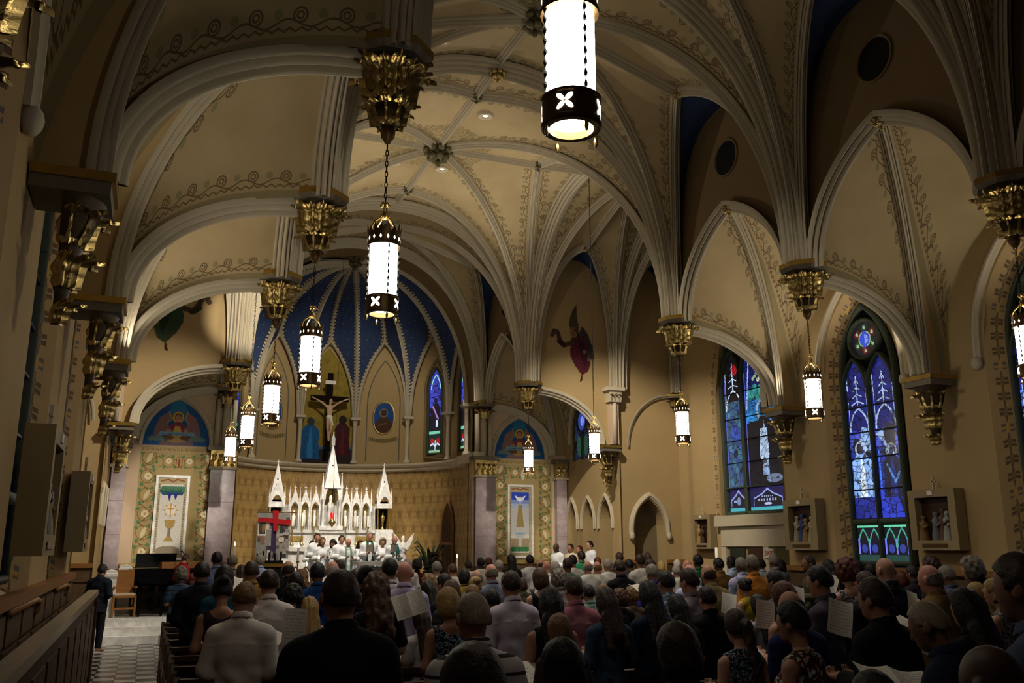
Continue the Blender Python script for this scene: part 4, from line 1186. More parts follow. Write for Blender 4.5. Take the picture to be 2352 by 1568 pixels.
parts = [([(yc+a, z) for a, z in outline(0, 1.58, 2.76, 5.75, 2.55)], .045), ([(yc-.74, 2.76), (yc-.74, 6.3)], .06), ([(yc+.74, 2.76), (yc+.74, 6.3)], .06), ([(yc-1.55, 2.76), (yc+1.55, 2.76)], .05), ([(yc-1.55, 3.39), (yc+1.55, 3.39)], .02)]
for cx, hw, zs, r_ in ((-1.13, .39, 6.0, .84), (0, .69, 6.15, 1.05), (1.13, .39, 6.0, .84)): parts.append(([(yc+cx+a, zs+z) for a, z in arch_pts(hw, r_, 9)], .04))
for x_ in (-.86, .86): parts.append(([(yc+x_+.31*math.cos(a), 7.08+.31*math.sin(a)) for a in [2*PI*k/18 for k in range(19)]], .035))
glassframe(fnT, yc, parts, .10, .26, wn); bars(fnT, yc, 1.5, (4.0, 4.55, 5.1, 5.75), wn)
oo = outline(0, 1.62, 2.72, 5.75, 2.6); MB().add([fnT(yc+a, z, .23) for a, z in oo], [tuple(range(len(oo)))]).build('spandrel_backing', M.dark, wn)
MB().prism([(yc-1.75, 2.46), (yc+1.75, 2.46), (yc+1.72, 2.72), (yc-1.72, 2.72)], fnT, .02, -.16).build('window_sill', M.cream, wn)
# the matching left transept window, out of sight: dim glass so that the wall is closed
wn = empty('window_20', (0, 0, 0), 0, 'dim stained glass window of the left transept', None, None, 'structure')
c = Canvas(30, 60, archfx(0, 2.72, 1.62, 5.75, 2.6), '#141c50'); c.lead(80, .03, .5, 3); c.build('pane', M.glassdim, lambda x, z: (mx(XT)-.2, yc+x, z), wn)
# chapel windows
for n_, sg, fn in ((12, 1, fnR), (13, -1, fnL)):
    wn = empty('window_%d' % n_, (0, 0, 0), 0, 'small blue stained glass window in the %s chapel side wall' % ('right' if sg > 0 else 'left'), None, None, 'structure')
    yc2 = 22.95; pl = lambda x, z, fn=fn, sg=sg: fn(yc2-sg*x, z, -.03)
    c = Canvas(24, 44, archfx(0, 4.42, .5, 5.2, .82), '#141a30'); c.lead(40, .02, .6, 9, .8); c.ell(0, 5.5, .28, .3, '#2a3a8a'); c.ell(0, 5.5, .12, .14, '#6f7fd0')
    for a in (-.22, .22): c.ell(a, 4.8, .14, .3, '#20402e')
    c.speckle(.5); c.build('pane', M.glass, pl, wn)
    glassframe(fn, yc2, [([(yc2+a, z) for a, z in outline(0, .52, 4.4, 5.2, .86)], .04), ([(yc2, 4.4), (yc2, 5.2)], .025), ([(yc2+.3*math.cos(a), 5.5+.3*math.sin(a)) for a in [2*PI*k/16 for k in range(17)]], .022)], -.08, .0, wn)
    strip(fn, outline(yc2, .68, 4.2, 5.2, 1.06), .08, -.012, M.border, 'border_band', wn); mould(fn, outline(yc2, .86, 4.9, 5.2, 1.3), .06, .08, M.cream, 'hood_mould', wn)
# apse windows at +-60 and +-90 degrees
for i, (ad, lab) in enumerate(((60, 'narrow apse window with a dark figure and violet sky, right side'), (-60, 'narrow apse window at the left, behind the lanterns'), (90, 'sliver of an apse window beside the right pier'), (-90, 'sliver of an apse window beside the left pier'))):
    wn = empty('window_%d' % (14+i), (0, 0, 0), 0, lab, None, None, 'structure'); a0 = R(ad+(2.2 if ad == 60 else 0))
    pl = lambda x, z, a0=a0: ap(a0+x/AR, AR+.06, z)
    c = Canvas(34, 150, archfx(0, 4.92, .27, 7.0, .62), '#3a3fae'); c.lead(30, .014, .4, 20+i, .5)
    c.rect(-1, 5.62, 1, 6.1, '#0e0d18'); c.rect(-1, 4.92, 1, 5.55, '#14261e'); c.rect(-1, 5.52, 1, 5.6, '#6fbfa0')
    robed(c, 0, 5.6, 1.1, '#0f0d14', '#1a1420', '#120c10', None, .36); c.line([(-.12, 6.4), (.05, 6.1), (.12, 6.0)], .06, '#a070b8'); c.ell(.06, 5.85, .05, .12, '#c8d8f0')
    c.ell(-.13, 5.28, .07, .1, '#a01818'); c.ell(.13, 5.28, .07, .1, '#a01818'); c.line([(-.2, 5.15), (-.1, 5.2), (0, 5.12), (.1, 5.2), (.2, 5.15)], .05, '#c8d0f0'); c.line([(0, 5.0), (0, 5.3)], .035, '#d8dcf4'); c.rect(-1, 4.92, 1, 5.0, '#7fae88')
    c.line([(x_, 7.0+z_) for x_, z_ in arch_pts(.2, .45, 6)], .04, '#8fd0c0'); c.speckle(.4); c.build('pane', M.glass, pl, wn)
    fnA = lambda s, z, d, a0=a0: ap(a0+s/AR, AR+.06+d, z)
    mould(fnA, outline(0, .31, 4.86, 7.0, .70)+[(-.31, 4.86)], .045, .06, M.grey, 'window_frame', wn); mould(fnA, outline(0, .44, 4.75, 7.0, .95)+[(-.44, 4.75)], .05, .05, M.wallhi, 'window_surround', wn)
# ------------------------------------------------------------------ apse paintings
pa = empty('apse_mural', (0, 0, 0), 0, 'gold ground mural with blue and red mourners behind the crucifix', 'mural')
plA = lambda x, z: ap(x/AR, AR+.10, z)
c = Canvas(80, 150, archfx(0, 4.62, .84, 6.2, 2.3), '#8a7426'); 
rs = np.random.RandomState(3)
for k in range(160): c.ell(rs.uniform(-.85, .85), rs.uniform(5.2, 8.5), .09, .09, ('#9a8430', '#756220', '#8c6a20')[k % 3], .35)
c.rect(-1, 4.6, 1, 5.16, '#2a2220'); c.rect(-1, 5.08, 1, 5.2, '#4a6f94', .8)
robed(c, -.5, 4.75, 1.35, '#17507c', '#2a74ac', '#3a3028', None, .4, 0, '#26414f'); robed(c, .52, 4.9, 1.3, '#401216', '#541a1c', '#221510', None, .34, 0, '#241410')
c.speckle(.3); c.build('painting', M.paint, plA, pa)
M.crosswood = plain('near_black_wood', '#1a110a', .8, spec=.05)
cf = empty('crucifix', (CX, 0, 0), 0, 'dark wooden crucifix with pale carved figure in the apse', 'crucifix')
yy = 29.05
MB().box(-.085, yy, 5.0, .085, yy+.1, 7.55).build('upright', M.crosswood, cf); MB().box(-.62, yy-.01, 6.62, .62, yy+.09, 6.79).build('crossbar', M.crosswood, cf); MB().box(-.17, yy-.03, 7.18, .17, yy, 7.3).build('title_board', M.paper, cf)
FLESH = plain('carved_flesh', '#c9a583', .6, var=.08)
# corpus is lofted in part e (needs the body mesher)
for sg in (-1, 1):
    o = empty('niche_icon', (0, 0, 0), 0, 'oval blue icon of a brown robed figure in the %s apse niche' % ('right' if sg > 0 else 'left'), 'painting')
    a0 = R(30)*sg; plI = lambda x, z, a0=a0: ap(a0+x/AR, AR+.10, z)
    f = lambda u, v: ((u*2-1)*.33*np.sqrt(np.maximum(0, 1-(v*2-1)**2))**.8, 6.15+(v*2-1)*.5)
    c = Canvas(40, 54, f, '#1f4a86'); c.ell(0, 5.75, .3, .45, '#4a3020'); c.ring(0, 6.32, .13, .03, '#8a7440'); c.ell(0, 6.32, .09, .11, '#4a3222'); c.line([(-.15, 5.9), (.1, 5.98)], .04, '#6a5238'); c.speckle(.3)
    c.build('icon_painting', M.paint, plI, o)
    fnA = lambda s, z, d, a0=a0: ap(a0+s/AR, AR+.11+d, z)
    mould(fnA, [(.35*abs(math.sin(t))**.8*(1 if math.sin(t) > 0 else -1), 6.15-.53*math.cos(t)) for t in [2*PI*k/32 for k in range(33)]], .03, .02, M.goldd, 'icon_frame', o)
    c = Canvas(48, 16, lambda u, v: ((u*2-1)*.5, 5.42+v*.12-.09*(1-(u*2-1)**2)), '#8f7a4c')
    for k in range(14): c.rect(-.42+k*.062, 5.2, -.42+k*.062+.03, 5.7, '#57482a')
    c.build('scroll', M.paint, plI, o)
    mould(fnA, [(a*.98, z) for a, z in outline(0, .56, 4.72, 6.6, 1.5)], .02, .012, M.abacus, 'painted_outline', o)
# ------------------------------------------------------------------ chapel east panels
def vines(q, nm, sg):
    o = empty('vine_panel', (0, 0, 0), 0, 'tan wall panel painted with scrolling vines and white flowers, %s chapel' % nm, 'mural')
    c = Canvas(96, 150, rectfx(9.15, 1.6, 10.98, 4.44), '#a38c5c')
    m0 = 10.065
    for sd in (-1, 1):
        xs = m0+sd*.70
        for k in range(6):
            zc = 1.85+.46*k; c.ring(xs, zc, .17, .022, '#7a6138'); c.line([(xs+sd*.15, zc-.25), (xs-sd*.17, zc), (xs+sd*.12, zc+.24)], .02, '#6e5630')
            if k % 2 == 0: c.ell(xs, zc, .085, .085, '#d3c4a2'); c.ell(xs, zc, .03, .03, '#a88a48')
            else: c.ell(xs, zc, .05, .13, '#c9b890', 1, .4*sd)
            for dx, dz in ((-.17, .12), (.16, -.1), (.12, .17), (-.14, -.19)): c.ell(xs+dx, zc+dz, .04, .045, '#4f7a4a')
    for k in range(5):
        x_ = m0-.5+.25*k; c.ring(x_, 4.05, .13, .02, '#7a6138')
        if k % 2: c.ell(x_, 4.08, .07, .07, '#d3c4a2'); c.ell(x_, 4.08, .025, .025, '#a88a48')
        c.ell(x_+.1, 4.2, .04, .04, '#4f7a4a'); c.ell(x_-.1, 3.93, .035, .04, '#4f7a4a')
    if sg < 0:
        for k, x_ in enumerate((-.07, 0, .07)): c.line([(m0+x_, 3.93), (m0+x_, 4.12)], .028, '#7a3a26')
        c.line([(m0-.07, 4.03), (m0, 4.03)], .02, '#7a3a26')
    else: c.ell(m0, 4.0, .06, .13, '#d3c8b4')
    c.rect(9, 4.28, 12, 4.44, '#b09a6c'); 
    for k in range(36): c.ell(9.2+k*.05, 4.36, .014, .04, '#8f7648')
    c.speckle(.12)
    pl = (lambda x, z: (x, Y7-.012, z)) if sg > 0 else (lambda x, z: (CX-(CX-(x-2*4.715))if False else x-2*4.715, Y7-.012, z))
    c.build('vine_painting', M.paint, pl, o); return o
def framed(xc, nm, left):
    o = empty('mosaic_banner_panel', (xc, Y7-.03, 0), 0, 'tall white framed mosaic of a %s' % ('chalice under grapes, left chapel' if left else 'dove above a font, right chapel'), 'mosaic')
    pl = lambda x, z: (x, -.02, z)
    c = Canvas(60, 150, rectfx(-.34, 1.71, .34, 3.66), '#cfc9bd')
    c.rect(-.34, 1.71, -.27, 3.66, '#b0a484'); c.rect(.27, 1.71, .34, 3.66, '#b0a484')
    for k in range(33):
        for s_ in (-1, 1): c.ell(s_*.305, 1.74+k*.06, .018, .018, '#6d5c40')
    c.rect(-.34, 3.5, .34, 3.66, '#b0a079'); c.line([(-.26, 3.58), (-.1, 3.62), (0, 3.56), (.1, 3.62), (.26, 3.58)], .04, '#8f5c38')
    if left:
        for k in range(26): c.ell(-.24+.02*k, 3.34+.05*math.sin(k*2.1), .05, .07, ('#2f5a4a', '#4a7a5c', '#24506a')[k % 3])
        c.poly([(-.12, 3.3), (0, 3.28), (-.05, 3.08)], '#1f2f86'); c.poly([(.03, 3.28), (.15, 3.3), (.09, 3.1)], '#1f2f86')
        for k in range(8):
            a = k*PI/4; c.poly([(.13*math.cos(a-.18), 2.86+.13*math.sin(a-.18)), (.20*math.cos(a), 2.86+.20*math.sin(a)), (.13*math.cos(a+.18), 2.86+.13*math.sin(a+.18))], '#c0902e')
        c.ell(0, 2.86, .11, .11, '#ded8cc'); c.line([(0, 2.72), (0, 3.0)], .025, '#c0902e'); c.line([(-.07, 2.89), (.07, 2.89)], .025, '#c0902e')
        c.poly([(-.13, 2.62), (.13, 2.62), (.1, 2.46), (.03, 2.4), (.03, 2.24), (.13, 2.1), (-.13, 2.1), (-.03, 2.24), (-.03, 2.4), (-.1, 2.46)], '#a98a4c'); c.rect(-.03, 2.22, .03, 2.42, '#86726c')
        c.rect(-.27, 1.75, .27, 1.92, '#8c7d68'); c.ell(0, 1.9, .27, .09, '#8c7d68'); c.rect(-.34, 1.71, .34, 1.80, '#8f8060')
    else:
        c.rect(-.27, 3.18, .27, 3.5, '#2a49b8'); c.fill((c.z < 3.28) & (c.z > 3.05) & (abs(c.x) < .27), '#93a6d0', .7); c.rect(-.27, 2.3, .27, 3.05, '#b9b7b4')
        c.poly([(-.18, 3.42), (-.03, 3.34), (0, 3.4), (.03, 3.34), (.18, 3.42), (.1, 3.28), (.02, 3.24), (0, 3.16), (-.02, 3.24), (-.1, 3.28)], '#e8e8ea')
        c.poly([(-.05, 3.15), (.05, 3.15), (.12, 2.52), (-.12, 2.52)], '#98814c')
        c.rect(-.27, 1.95, .27, 2.2, '#9a8768'); c.ell(0, 2.32, .2, .08, '#c4c2bd'); c.ell(0, 2.34, .17, .04, '#8fa3b4'); c.poly([(-.18, 2.3), (.18, 2.3), (.04, 2.15), (.05, 1.95), (-.05, 1.95), (-.04, 2.15)], '#b9b7b2')
        for k in range(14): c.ell(-.25+.038*k, 1.9, .03, .07, ('#2f6a3c', '#3f7a4a')[k % 2])
        c.rect(-.34, 1.71, .34, 1.80, '#8f8060')
    c.speckle(.18); c.build('mosaic', M.paint, pl, o)
    for x0, z0, x1, z1 in ((-.40, 1.65, -.34, 3.72), (.34, 1.65, .40, 3.72), (-.34, 3.66, .34, 3.72), (-.34, 1.65, .34, 1.71)): MB().box(x0, -.06, z0, x1, .03, z1).build('frame_rail', M.white, o)
def lunpaint(xc, nm):
    o = empty('lunette_painting', (xc, Y7-.014, 4.47), 0, 'blue pointed lunette painting of a winged angel with scroll, %s chapel' % nm, 'painting')
    c = Canvas(84, 64, archfx(0, 0, .80, 0, 1.17), '#205488')
    c.fill((abs(c.x) < .4-.3*(c.z-.3)) & (c.z > .6), '#2f7a92', .7)
    for s_ in (-1, 1):
        c.poly([(s_*.1, .35), (s_*.25, .55), (s_*.16, .72), (s_*.22, .86), (s_*.42, .72), (s_*.52, .5), (s_*.58, .25), (s_*.45, .2)], '#8a6763'); c.line([(s_*.22, .86), (s_*.17, .7), (s_*.25, .55)], .03, '#b08460')
    for s_ in (-1, 1):
        for k in range(5): c.ell(s_*(.62-.07*k), .16+.03*(k % 2), .07, .06, '#6f8478', .8)
    c.ell(0, .05, .42, .1, '#7a6468'); c.ell(0, .72, .14, .15, '#c79a3a'); c.ell(0, .72, .085, .10, '#5f3a26'); c.ell(0, .70, .065, .085, '#b4856c')
    c.poly([(-.24, .3), (-.18, .5), (-.05, .6), (.05, .6), (.18, .5), (.24, .3)], '#8a3a48'); c.poly([(-.12, .3), (-.06, .5), (.06, .5), (.12, .3)], '#c9ae58')
    c.ell(-.2, .38, .06, .04, '#b4856c'); c.ell(.2, .38, .06, .04, '#b4856c'); c.ell(0, .18, .26, .1, '#a98c5a')
    for s_ in (-1, 1): c.ell(s_*.2, .2, .12, .06, '#6a4a2a')
    c.rect(-.42, .25, .42, .34, '#7fa8b8'); c.poly([(-.5, .18), (-.42, .25), (-.42, .34)], '#6a92a4'); c.poly([(.5, .18), (.42, .25), (.42, .34)], '#6a92a4')
    for k in range(13): c.rect(-.37+k*.058, .275, -.37+k*.058+.026, .315, '#3f6a9a')
    c.speckle(.12); c.build('angel_picture', M.paint, lambda x, z: (x, 0, z), o)
for sg, nm in ((1, 'right'), (-1, 'left')):
    q = (lambda x: x) if sg > 0 else mx
    vines(q, nm, sg); framed(CX+sg*4.715, nm, sg < 0); lunpaint(CX+sg*4.715, nm)
# ------------------------------------------------------------------ painted angels on the transept walls
def angel(nm, sg):
    o = empty('angel_mural', (CX+sg*4.97, Y6-.014, 6.35), 0, 'painted angel in %s robes floating on the %s transept wall' % (('dark red', 'right') if sg > 0 else ('dark green', 'left')), 'mural')
    c = Canvas(70, 110, rectfx(-.8, -.1, .8, 2.1), None)
    body, body2, wing = ('#57202c', '#3d1a24', '#4a4030') if sg > 0 else ('#33442c', '#26331f', '#42402c')
    c.poly([(-.02, 1.15), (-.14, 1.4), (-.12, 1.6), (-.02, 1.85), (.1, 2.02), (.1, 1.7), (.14, 1.4), (.12, 1.2)], wing); c.poly([(.1, 1.1), (.25, 1.42), (.42, 1.2), (.55, .85), (.6, .55), (.45, .5), (.3, .7), (.15, .9)], '#3a3a34')
    c.poly([(-.08, 1.05), (-.12, .6), (0, .35), (.22, .08), (.4, .2), (.48, .4), (.44, .6), (.4, .95), (.22, 1.15), (.05, 1.2)], body); c.poly([(.1, 1.1), (.3, .95), (.42, .5), (.3, .25), (.2, .6)], body2)
    c.poly([(.2, .08), (.24, .1), (.22, -.06), (.16, -.1)], '#3c1a14')
    c.line([(-.02, .95), (-.3, .85), (-.42, 1.0), (-.48, 1.2), (-.58, 1.22), (-.64, 1.1)], .12, '#4a3c2c'); c.line([(-.3, .85), (-.44, .95)], .13, body2)
    c.ell(.0, 1.22, .12, .14, '#8a6c3a'); c.ell(-.01, 1.21, .075, .1, '#7a5a3e'); c.line([(.02, 1.32), (.1, 1.25), (.12, 1.12)], .05, '#2c2018'); c.ell(.3, .72, .05, .05, '#7a7050'); c.ell(.42, .52, .04, .05, '#6a6250')
    c.speckle(.25); c.build('angel_figure', M.paint, (lambda x, z: (x, 0, z)) if sg > 0 else (lambda x, z: (-x, 0, z)), o)
angel('right', 1); angel('left', -1)
# ------------------------------------------------------------------ stations of the cross
def station(loc, rz, label, cols, s=1.0):
    """relief picture; faces -Y before rotation"""
    o = empty('relief_station', loc, rz, label, 'relief', 'framed relief stations on the walls'); o.scale = (s, s, s)
    for x0, z0, x1, z1 in ((-.45, 0, -.32, .92), (.32, 0, .45, .92), (-.32, .80, .32, .92), (-.32, 0, .32, .15)): MB().box(x0, -.2, z0, x1, 0, z1).build('frame_rail', M.frame, o)
    MB().box(-.33, -.06, .14, .33, 0, .81).build('back_panel', M.wood, o); MB().box(-.24, -.21, .05, .24, -.2, .10).build('title_strip', M.bronze, o)
    MB().box(-.05, -.215, .83, .05, -.2, .90).build('number_plate', M.paper, o); MB().box(-.013, -.13, .92, .013, -.10, 1.12).box(-.05, -.13, 1.03, .05, -.10, 1.055).build('cross', M.cream, o)
    rs = random.Random(str(label))
    for i, cc in enumerate(cols):
        x = -.22+.44*i/max(1, len(cols)-1); h = rs.uniform(.36, .52); lean = rs.uniform(-.06, .06)
        mt = plain('relief_paint', cc, .5)
        MB().lathe([(.085, 0), (.075, .1), (.055, h*.55), (.07, h*.72), (.03, h*.82), (.035, h*.86), (.045, h*.93), (.03, h*1.0), (0, h*1.02)], (x+lean, -.11, .15), 9).build('figure', mt, o, True)
        MB().tube([(x+lean, -.12, .15+h*.7), (x+lean+.07, -.17, .15+h*.5), (x+lean+.13, -.16, .15+h*.62)], .022, 6).build('arm', mt, o, True)
    return o
SCOL = ['#7a5a34', '#2f3a5a', '#8a7a5a', '#5a3a2a', '#6a6a4a']
station((XT-.02, 19.75, 1.92), -PI/2, 'framed relief with three figures right of the transept doorway', ['#9a7a3a', '#3a2a1e', '#8a6a4a'], .92)
station((XW-.02, 13.62, 1.92), -PI/2, 'framed relief between the exit and the twin window', ['#8a8070', '#2f3a6a', '#8a6a3a', '#9a8a6a'])
station((XW-.02, 10.55, 1.93), -PI/2, 'large framed relief at the far right wall', ['#7a5a34', '#6a6a6a', '#5a3a2a', '#8a8a80'])
for i, y in enumerate((8.3, 13.2)): station((mx(XW)+.02, y, 1.92), PI/2, 'framed relief seen edge on along the left wall, %s' % ('nearer one', 'farther one')[i], SCOL[:3+i % 2], 1.1)
# ------------------------------------------------------------------ exit, doors below the transept window
dr = empty('door_1', (XT-.02, YC+.05, 0), -PI/2, 'exit doorway recess under the transept window', None, None, 'structure')
MB().box(-1.55, .0, 0, 1.55, .02, 2.02).build('recess_back', plain('doorway_plaster', '#8a7850', .9), dr)
MB().box(-1.65, -.06, 1.98, 1.65, .02, 2.46).build('lintel', M.cream, dr)
for x in (-1.6, .05): MB().box(x-.08, -.05, 0, x+.12, .02, 2.0).build('door_jamb', M.cream, dr)
MB().box(-1.35, -.03, 0, -.75, -.0, 1.95).build('door_leaf', plain('dark_green_door', '#2c2f22', .6), dr); MB().box(-.62, -.03, 0, -.05, -.0, 1.95).build('door_leaf', M.wood, dr)
MB().box(.35, -.03, 0, 1.3, .0, 1.95).build('door_leaf', plain('olive_door', '#57502a', .6), dr)
ex = empty('exit_sign', (XT-.08, YC-.18, 1.83), -PI/2, 'white exit sign with red letters over the doorway', 'sign')
MB().box(-.16, -.03, -.1, .16, .03, .1).build('sign_box', plain('sign_white', '#d8d2c4', .5), ex)
tc = bpy.data.curves.new('exit_letters', 'FONT'); tc.body = 'EXIT'; tc.size = .145; tc.align_x = 'CENTER'; tc.align_y = 'CENTER'; tc.extrude = .003
tmp = bpy.data.objects.new('tmp', tc); COL.objects.link(tmp); dg = bpy.context.evaluated_depsgraph_get(); tm = bpy.data.meshes.new_from_object(tmp.evaluated_get(dg)); bpy.data.objects.remove(tmp)
to = bpy.data.objects.new('letters', tm); link(to, ex); to.location = (0, -.034, 0); to.rotation_euler = (PI/2, 0, 0); tm.materials.clear(); tm.materials.append(plain('red_letters', '#a8281c', .5))
fc = empty('floor_candlestand', (XT-.55, 18.6, 0), 0, 'tall white paschal candle on a stand by the exit', 'candle')
MB().lathe([(.16, 0), (.16, .03), (.03, .06), (.025, .9), (.05, .95), (.05, .98)], n=12).build('stand', M.brass, fc, True); MB().lathe([(.04, .98), (.04, 1.95), (0, 1.96)], n=12).build('candle', M.paper, fc, True)
# loudspeakers fixed beside two wall corbels
for sg, nm in ((1, 'right'), (-1, 'left')):
    q = (lambda x: x) if sg > 0 else mx
    sp = empty('column_speaker', (q(10.98), Y4+.30, 4.62), R(30*sg), 'slim grey column loudspeaker standing on the %s transept corbel' % nm, 'speaker')
    MB().box(-.07, -.06, 0, .07, .06, .78).build('cabinet', M.cream, sp); MB().box(-.055, -.068, .02, .055, -.058, .76).build('grille', plain('grey_grille', '#4c4b48', .7), sp)
# ------------------------------------------------------------------ organic mesher (signed distances -> one continuous surface)
def surfnets(f, lo, hi, h):
    n = [int(math.ceil((b-a)/h))+1 for a, b in zip(lo, hi)]
    ax = [lo[i]+h*np.arange(n[i]) for i in range(3)]
    Xg, Yg, Zg = np.meshgrid(*ax, indexing='ij'); D = f(Xg, Yg, Zg); I = D < 0
    nx, ny, nz = n; c = [slice(0, -1), slice(1, None)]
    cnt = np.zeros((nx-1, ny-1, nz-1), np.int32)
    for a in (0, 1):
        for b in (0, 1):
            for d in (0, 1): cnt += I[c[a], c[b], c[d]]
    act = (cnt > 0) & (cnt < 8); id_ = -np.ones(act.shape, np.int64); id_[act] = np.arange(act.sum())
    S_ = np.zeros(act.shape+(3,)); K = np.zeros(act.shape)
    cor = [(a, b, d) for a in (0, 1) for b in (0, 1) for d in (0, 1)]
    for p in cor:
        for ax_ in range(3):
            if p[ax_]: continue
            q = list(p); q[ax_] = 1
            d0, d1 = D[c[p[0]], c[p[1]], c[p[2]]], D[c[q[0]], c[q[1]], c[q[2]]]
            x_ = (d0 < 0) != (d1 < 0); t = np.where(x_, d0/np.where(x_, d0-d1, 1), 0)
            for k in range(3): S_[..., k] += np.where(x_, p[k]+(t if k == ax_ else 0), 0)
            K += x_
    ii = np.argwhere(act); P = (ii+S_[act]/K[act][:, None])*h+np.array(lo)
    Fs = []
    for ax_ in range(3):
        o1, o2 = [k for k in range(3) if k != ax_]
        sl = [slice(None)]*3; s0 = list(sl); s1 = list(sl); s0[ax_] = slice(0, -1); s1[ax_] = slice(1, None)
        A, B = I[tuple(s0)], I[tuple(s1)]; e = np.argwhere(A != B); e = e[(e[:, o1] > 0) & (e[:, o2] > 0) & (e[:, o1] < n[o1]-1) & (e[:, o2] < n[o2]-1)]
        ins = A[tuple(e.T)]
        def cell(d1, d2):
            q = e.copy(); q[:, o1] += d1; q[:, o2] += d2; return id_[tuple(q.T)]
        Q = np.c_[cell(-1, -1), cell(0, -1), cell(0, 0), cell(-1, 0)]
        fl_ = ins if ax_ != 1 else ~ins
        Q[~fl_] = Q[~fl_][:, ::-1]; Fs.append(Q)
    return P, np.vstack(Fs)
def smin(a, b, k): h = np.clip(.5+.5*(b-a)/k, 0, 1); return b*(1-h)+a*h-k*h*(1-h)
def rcone(X_, Y_, Z_, a, b, r1, r2):
    a = np.array(a, float); b = np.array(b, float); d = b-a; L = d@d
    t = np.clip(((X_-a[0])*d[0]+(Y_-a[1])*d[1]+(Z_-a[2])*d[2])/L, 0, 1)
    return np.sqrt((X_-a[0]-t*d[0])**2+(Y_-a[1]-t*d[1])**2+(Z_-a[2]-t*d[2])**2)-(r1+(r2-r1)*t)
def elld(X_, Y_, Z_, c, r):
    q = np.sqrt(((X_-c[0])/r[0])**2+((Y_-c[1])/r[1])**2+((Z_-c[2])/r[2])**2); q1 = np.sqrt(((X_-c[0])/r[0]**2)**2+((Y_-c[1])/r[1]**2)**2+((Z_-c[2])/r[2]**2)**2)
    return q*(q-1)/np.maximum(q1, 1e-6)
def field(prims, k=.03):
    def f(X_, Y_, Z_):
        D = None
        for p in prims:
            d = rcone(X_, Y_, Z_, *p[1:]) if p[0] == 'c' else elld(X_, Y_, Z_, *p[1:])
            D = d if D is None else smin(D, d, k)
        return D
    return f
def mesh_from(name, parts, mat):
    V = []; F = []; n = 0
    for P, Q in parts: V.append(P); F.append(Q+n); n += len(P)
    V = np.vstack(V); F = np.vstack(F)
    me = bpy.data.meshes.new(name); me.vertices.add(len(V)); me.vertices.foreach_set('co', V.astype(np.float32).ravel())
    me.loops.add(F.size); me.loops.foreach_set('vertex_index', F.astype(np.int32).ravel())
    me.polygons.add(len(F)); me.polygons.foreach_set('loop_start', np.arange(0, F.size, 4, dtype=np.int32))
    me.polygons.foreach_set('use_smooth', np.ones(len(F), bool)); me.update(calc_edges=True); me.validate()
    if mat: me.materials.append(mat)
    return me
NECK = np.array([0, -.005, 1.50])
def bowed(pt, b):
    p = np.array(pt, float)-NECK; c_, s_ = math.cos(b), math.sin(b)
    return tuple(NECK+np.array([p[0], p[1]*c_+p[2]*s_, -p[1]*s_+p[2]*c_]))
def head_prims(b, fem=False, face=True):
    B = lambda *p: bowed(p, b)
    w = .95 if fem else 1.
    pr = [('e', B(0, .012, 1.66), (.078*w, .094, .10)), ('e', B(0, .03, 1.62), (.068*w, .078, .10)), ('c', B(0, .055, 1.565), B(0, .075, 1.56), .042*w, .03*w), ('c', (0, -.015, 1.43), B(0, .0, 1.58), .058 if not fem else .05, .052 if not fem else .046)]
    fine = [('c', B(0, .105, 1.65), B(0, .122, 1.615), .009, .013), ('c', B(-.03, .098, 1.662), B(.03, .098, 1.662), .012, .012), ('c', B(-.018, .105, 1.58), B(.018, .105, 1.58), .008, .008), ('e', B(.084*w, -.005, 1.63), (.014, .023, .036)), ('e', B(-.084*w, -.005, 1.63), (.014, .023, .036))]
    return pr, fine
EL, WR = (.235, -.03, 1.13), (.115, .235, 1.16)
def torso_prims(fem, g=0., arms=True):
    if fem: T = [('e', (0, 0, .95), (.165+g, .115+g, .14+g)), ('e', (0, 0, 1.10), (.122+g, .092+g, .13+g)), ('e', (0, .005, 1.27), (.148+g, .105+g, .15+g)), ('e', (.065, .07, 1.26), (.065+g, .06+g, .065+g)), ('e', (-.065, .07, 1.26), (.065+g, .06+g, .065+g)), ('c', (-.13, -.01, 1.375), (.13, -.01, 1.375), .05+g, .05+g), ('c', (0, -.02, 1.44), (.12, -.015, 1.39), .052+g*.7, .045+g), ('c', (0, -.02, 1.44), (-.12, -.015, 1.39), .052+g*.7, .045+g)]
    else: T = [('e', (0, 0, .96), (.16+g, .115+g, .13+g)), ('e', (0, 0, 1.10), (.15+g, .108+g, .13+g)), ('e', (0, 0, 1.28), (.178+g, .118+g, .18+g)), ('c', (-.16, -.01, 1.37), (.16, -.01, 1.37), .062+g, .062+g), ('c', (0, -.02, 1.45), (.14, -.015, 1.39), .06+g*.7, .055+g), ('c', (0, -.02, 1.45), (-.14, -.015, 1.39), .06+g*.7, .055+g)]
    return T
def arm_prims(fem, g=0., frac=2.0):
    s = .9 if fem else 1.; sh = (.185*s, -.01, 1.37); el = (EL[0]*s, EL[1], EL[2]); wr = (WR[0], WR[1], WR[2]); out = []
    for m in (-1, 1):
        q = lambda p: (p[0]*m, p[1], p[2])
        if frac >= 1: out.append(('c', q(sh), q(el), .052*s+g, .043*s+g))
        else: out.append(('c', q(sh), q(tuple(a+(b-a)*frac for a, b in zip(sh, el))), .055*s+g, .05*s+g*1.3))
        if frac > 1:
            t = frac-1; out.append(('c', q(el), q(tuple(a+(b-a)*t for a, b in zip(el, wr))), .043*s+g, (.043+(.028-.043)*t)*s+g))
    return out
def leg_prims(fem, g=0.):
    out = []
    for m in (-1, 1): out += [('c', (.085*m, 0, .90), (.095*m, .01, .50), .088+g, .058+g), ('c', (.095*m, .01, .50), (.10*m, -.01, .09), .056+g, .042+g)]
    return out
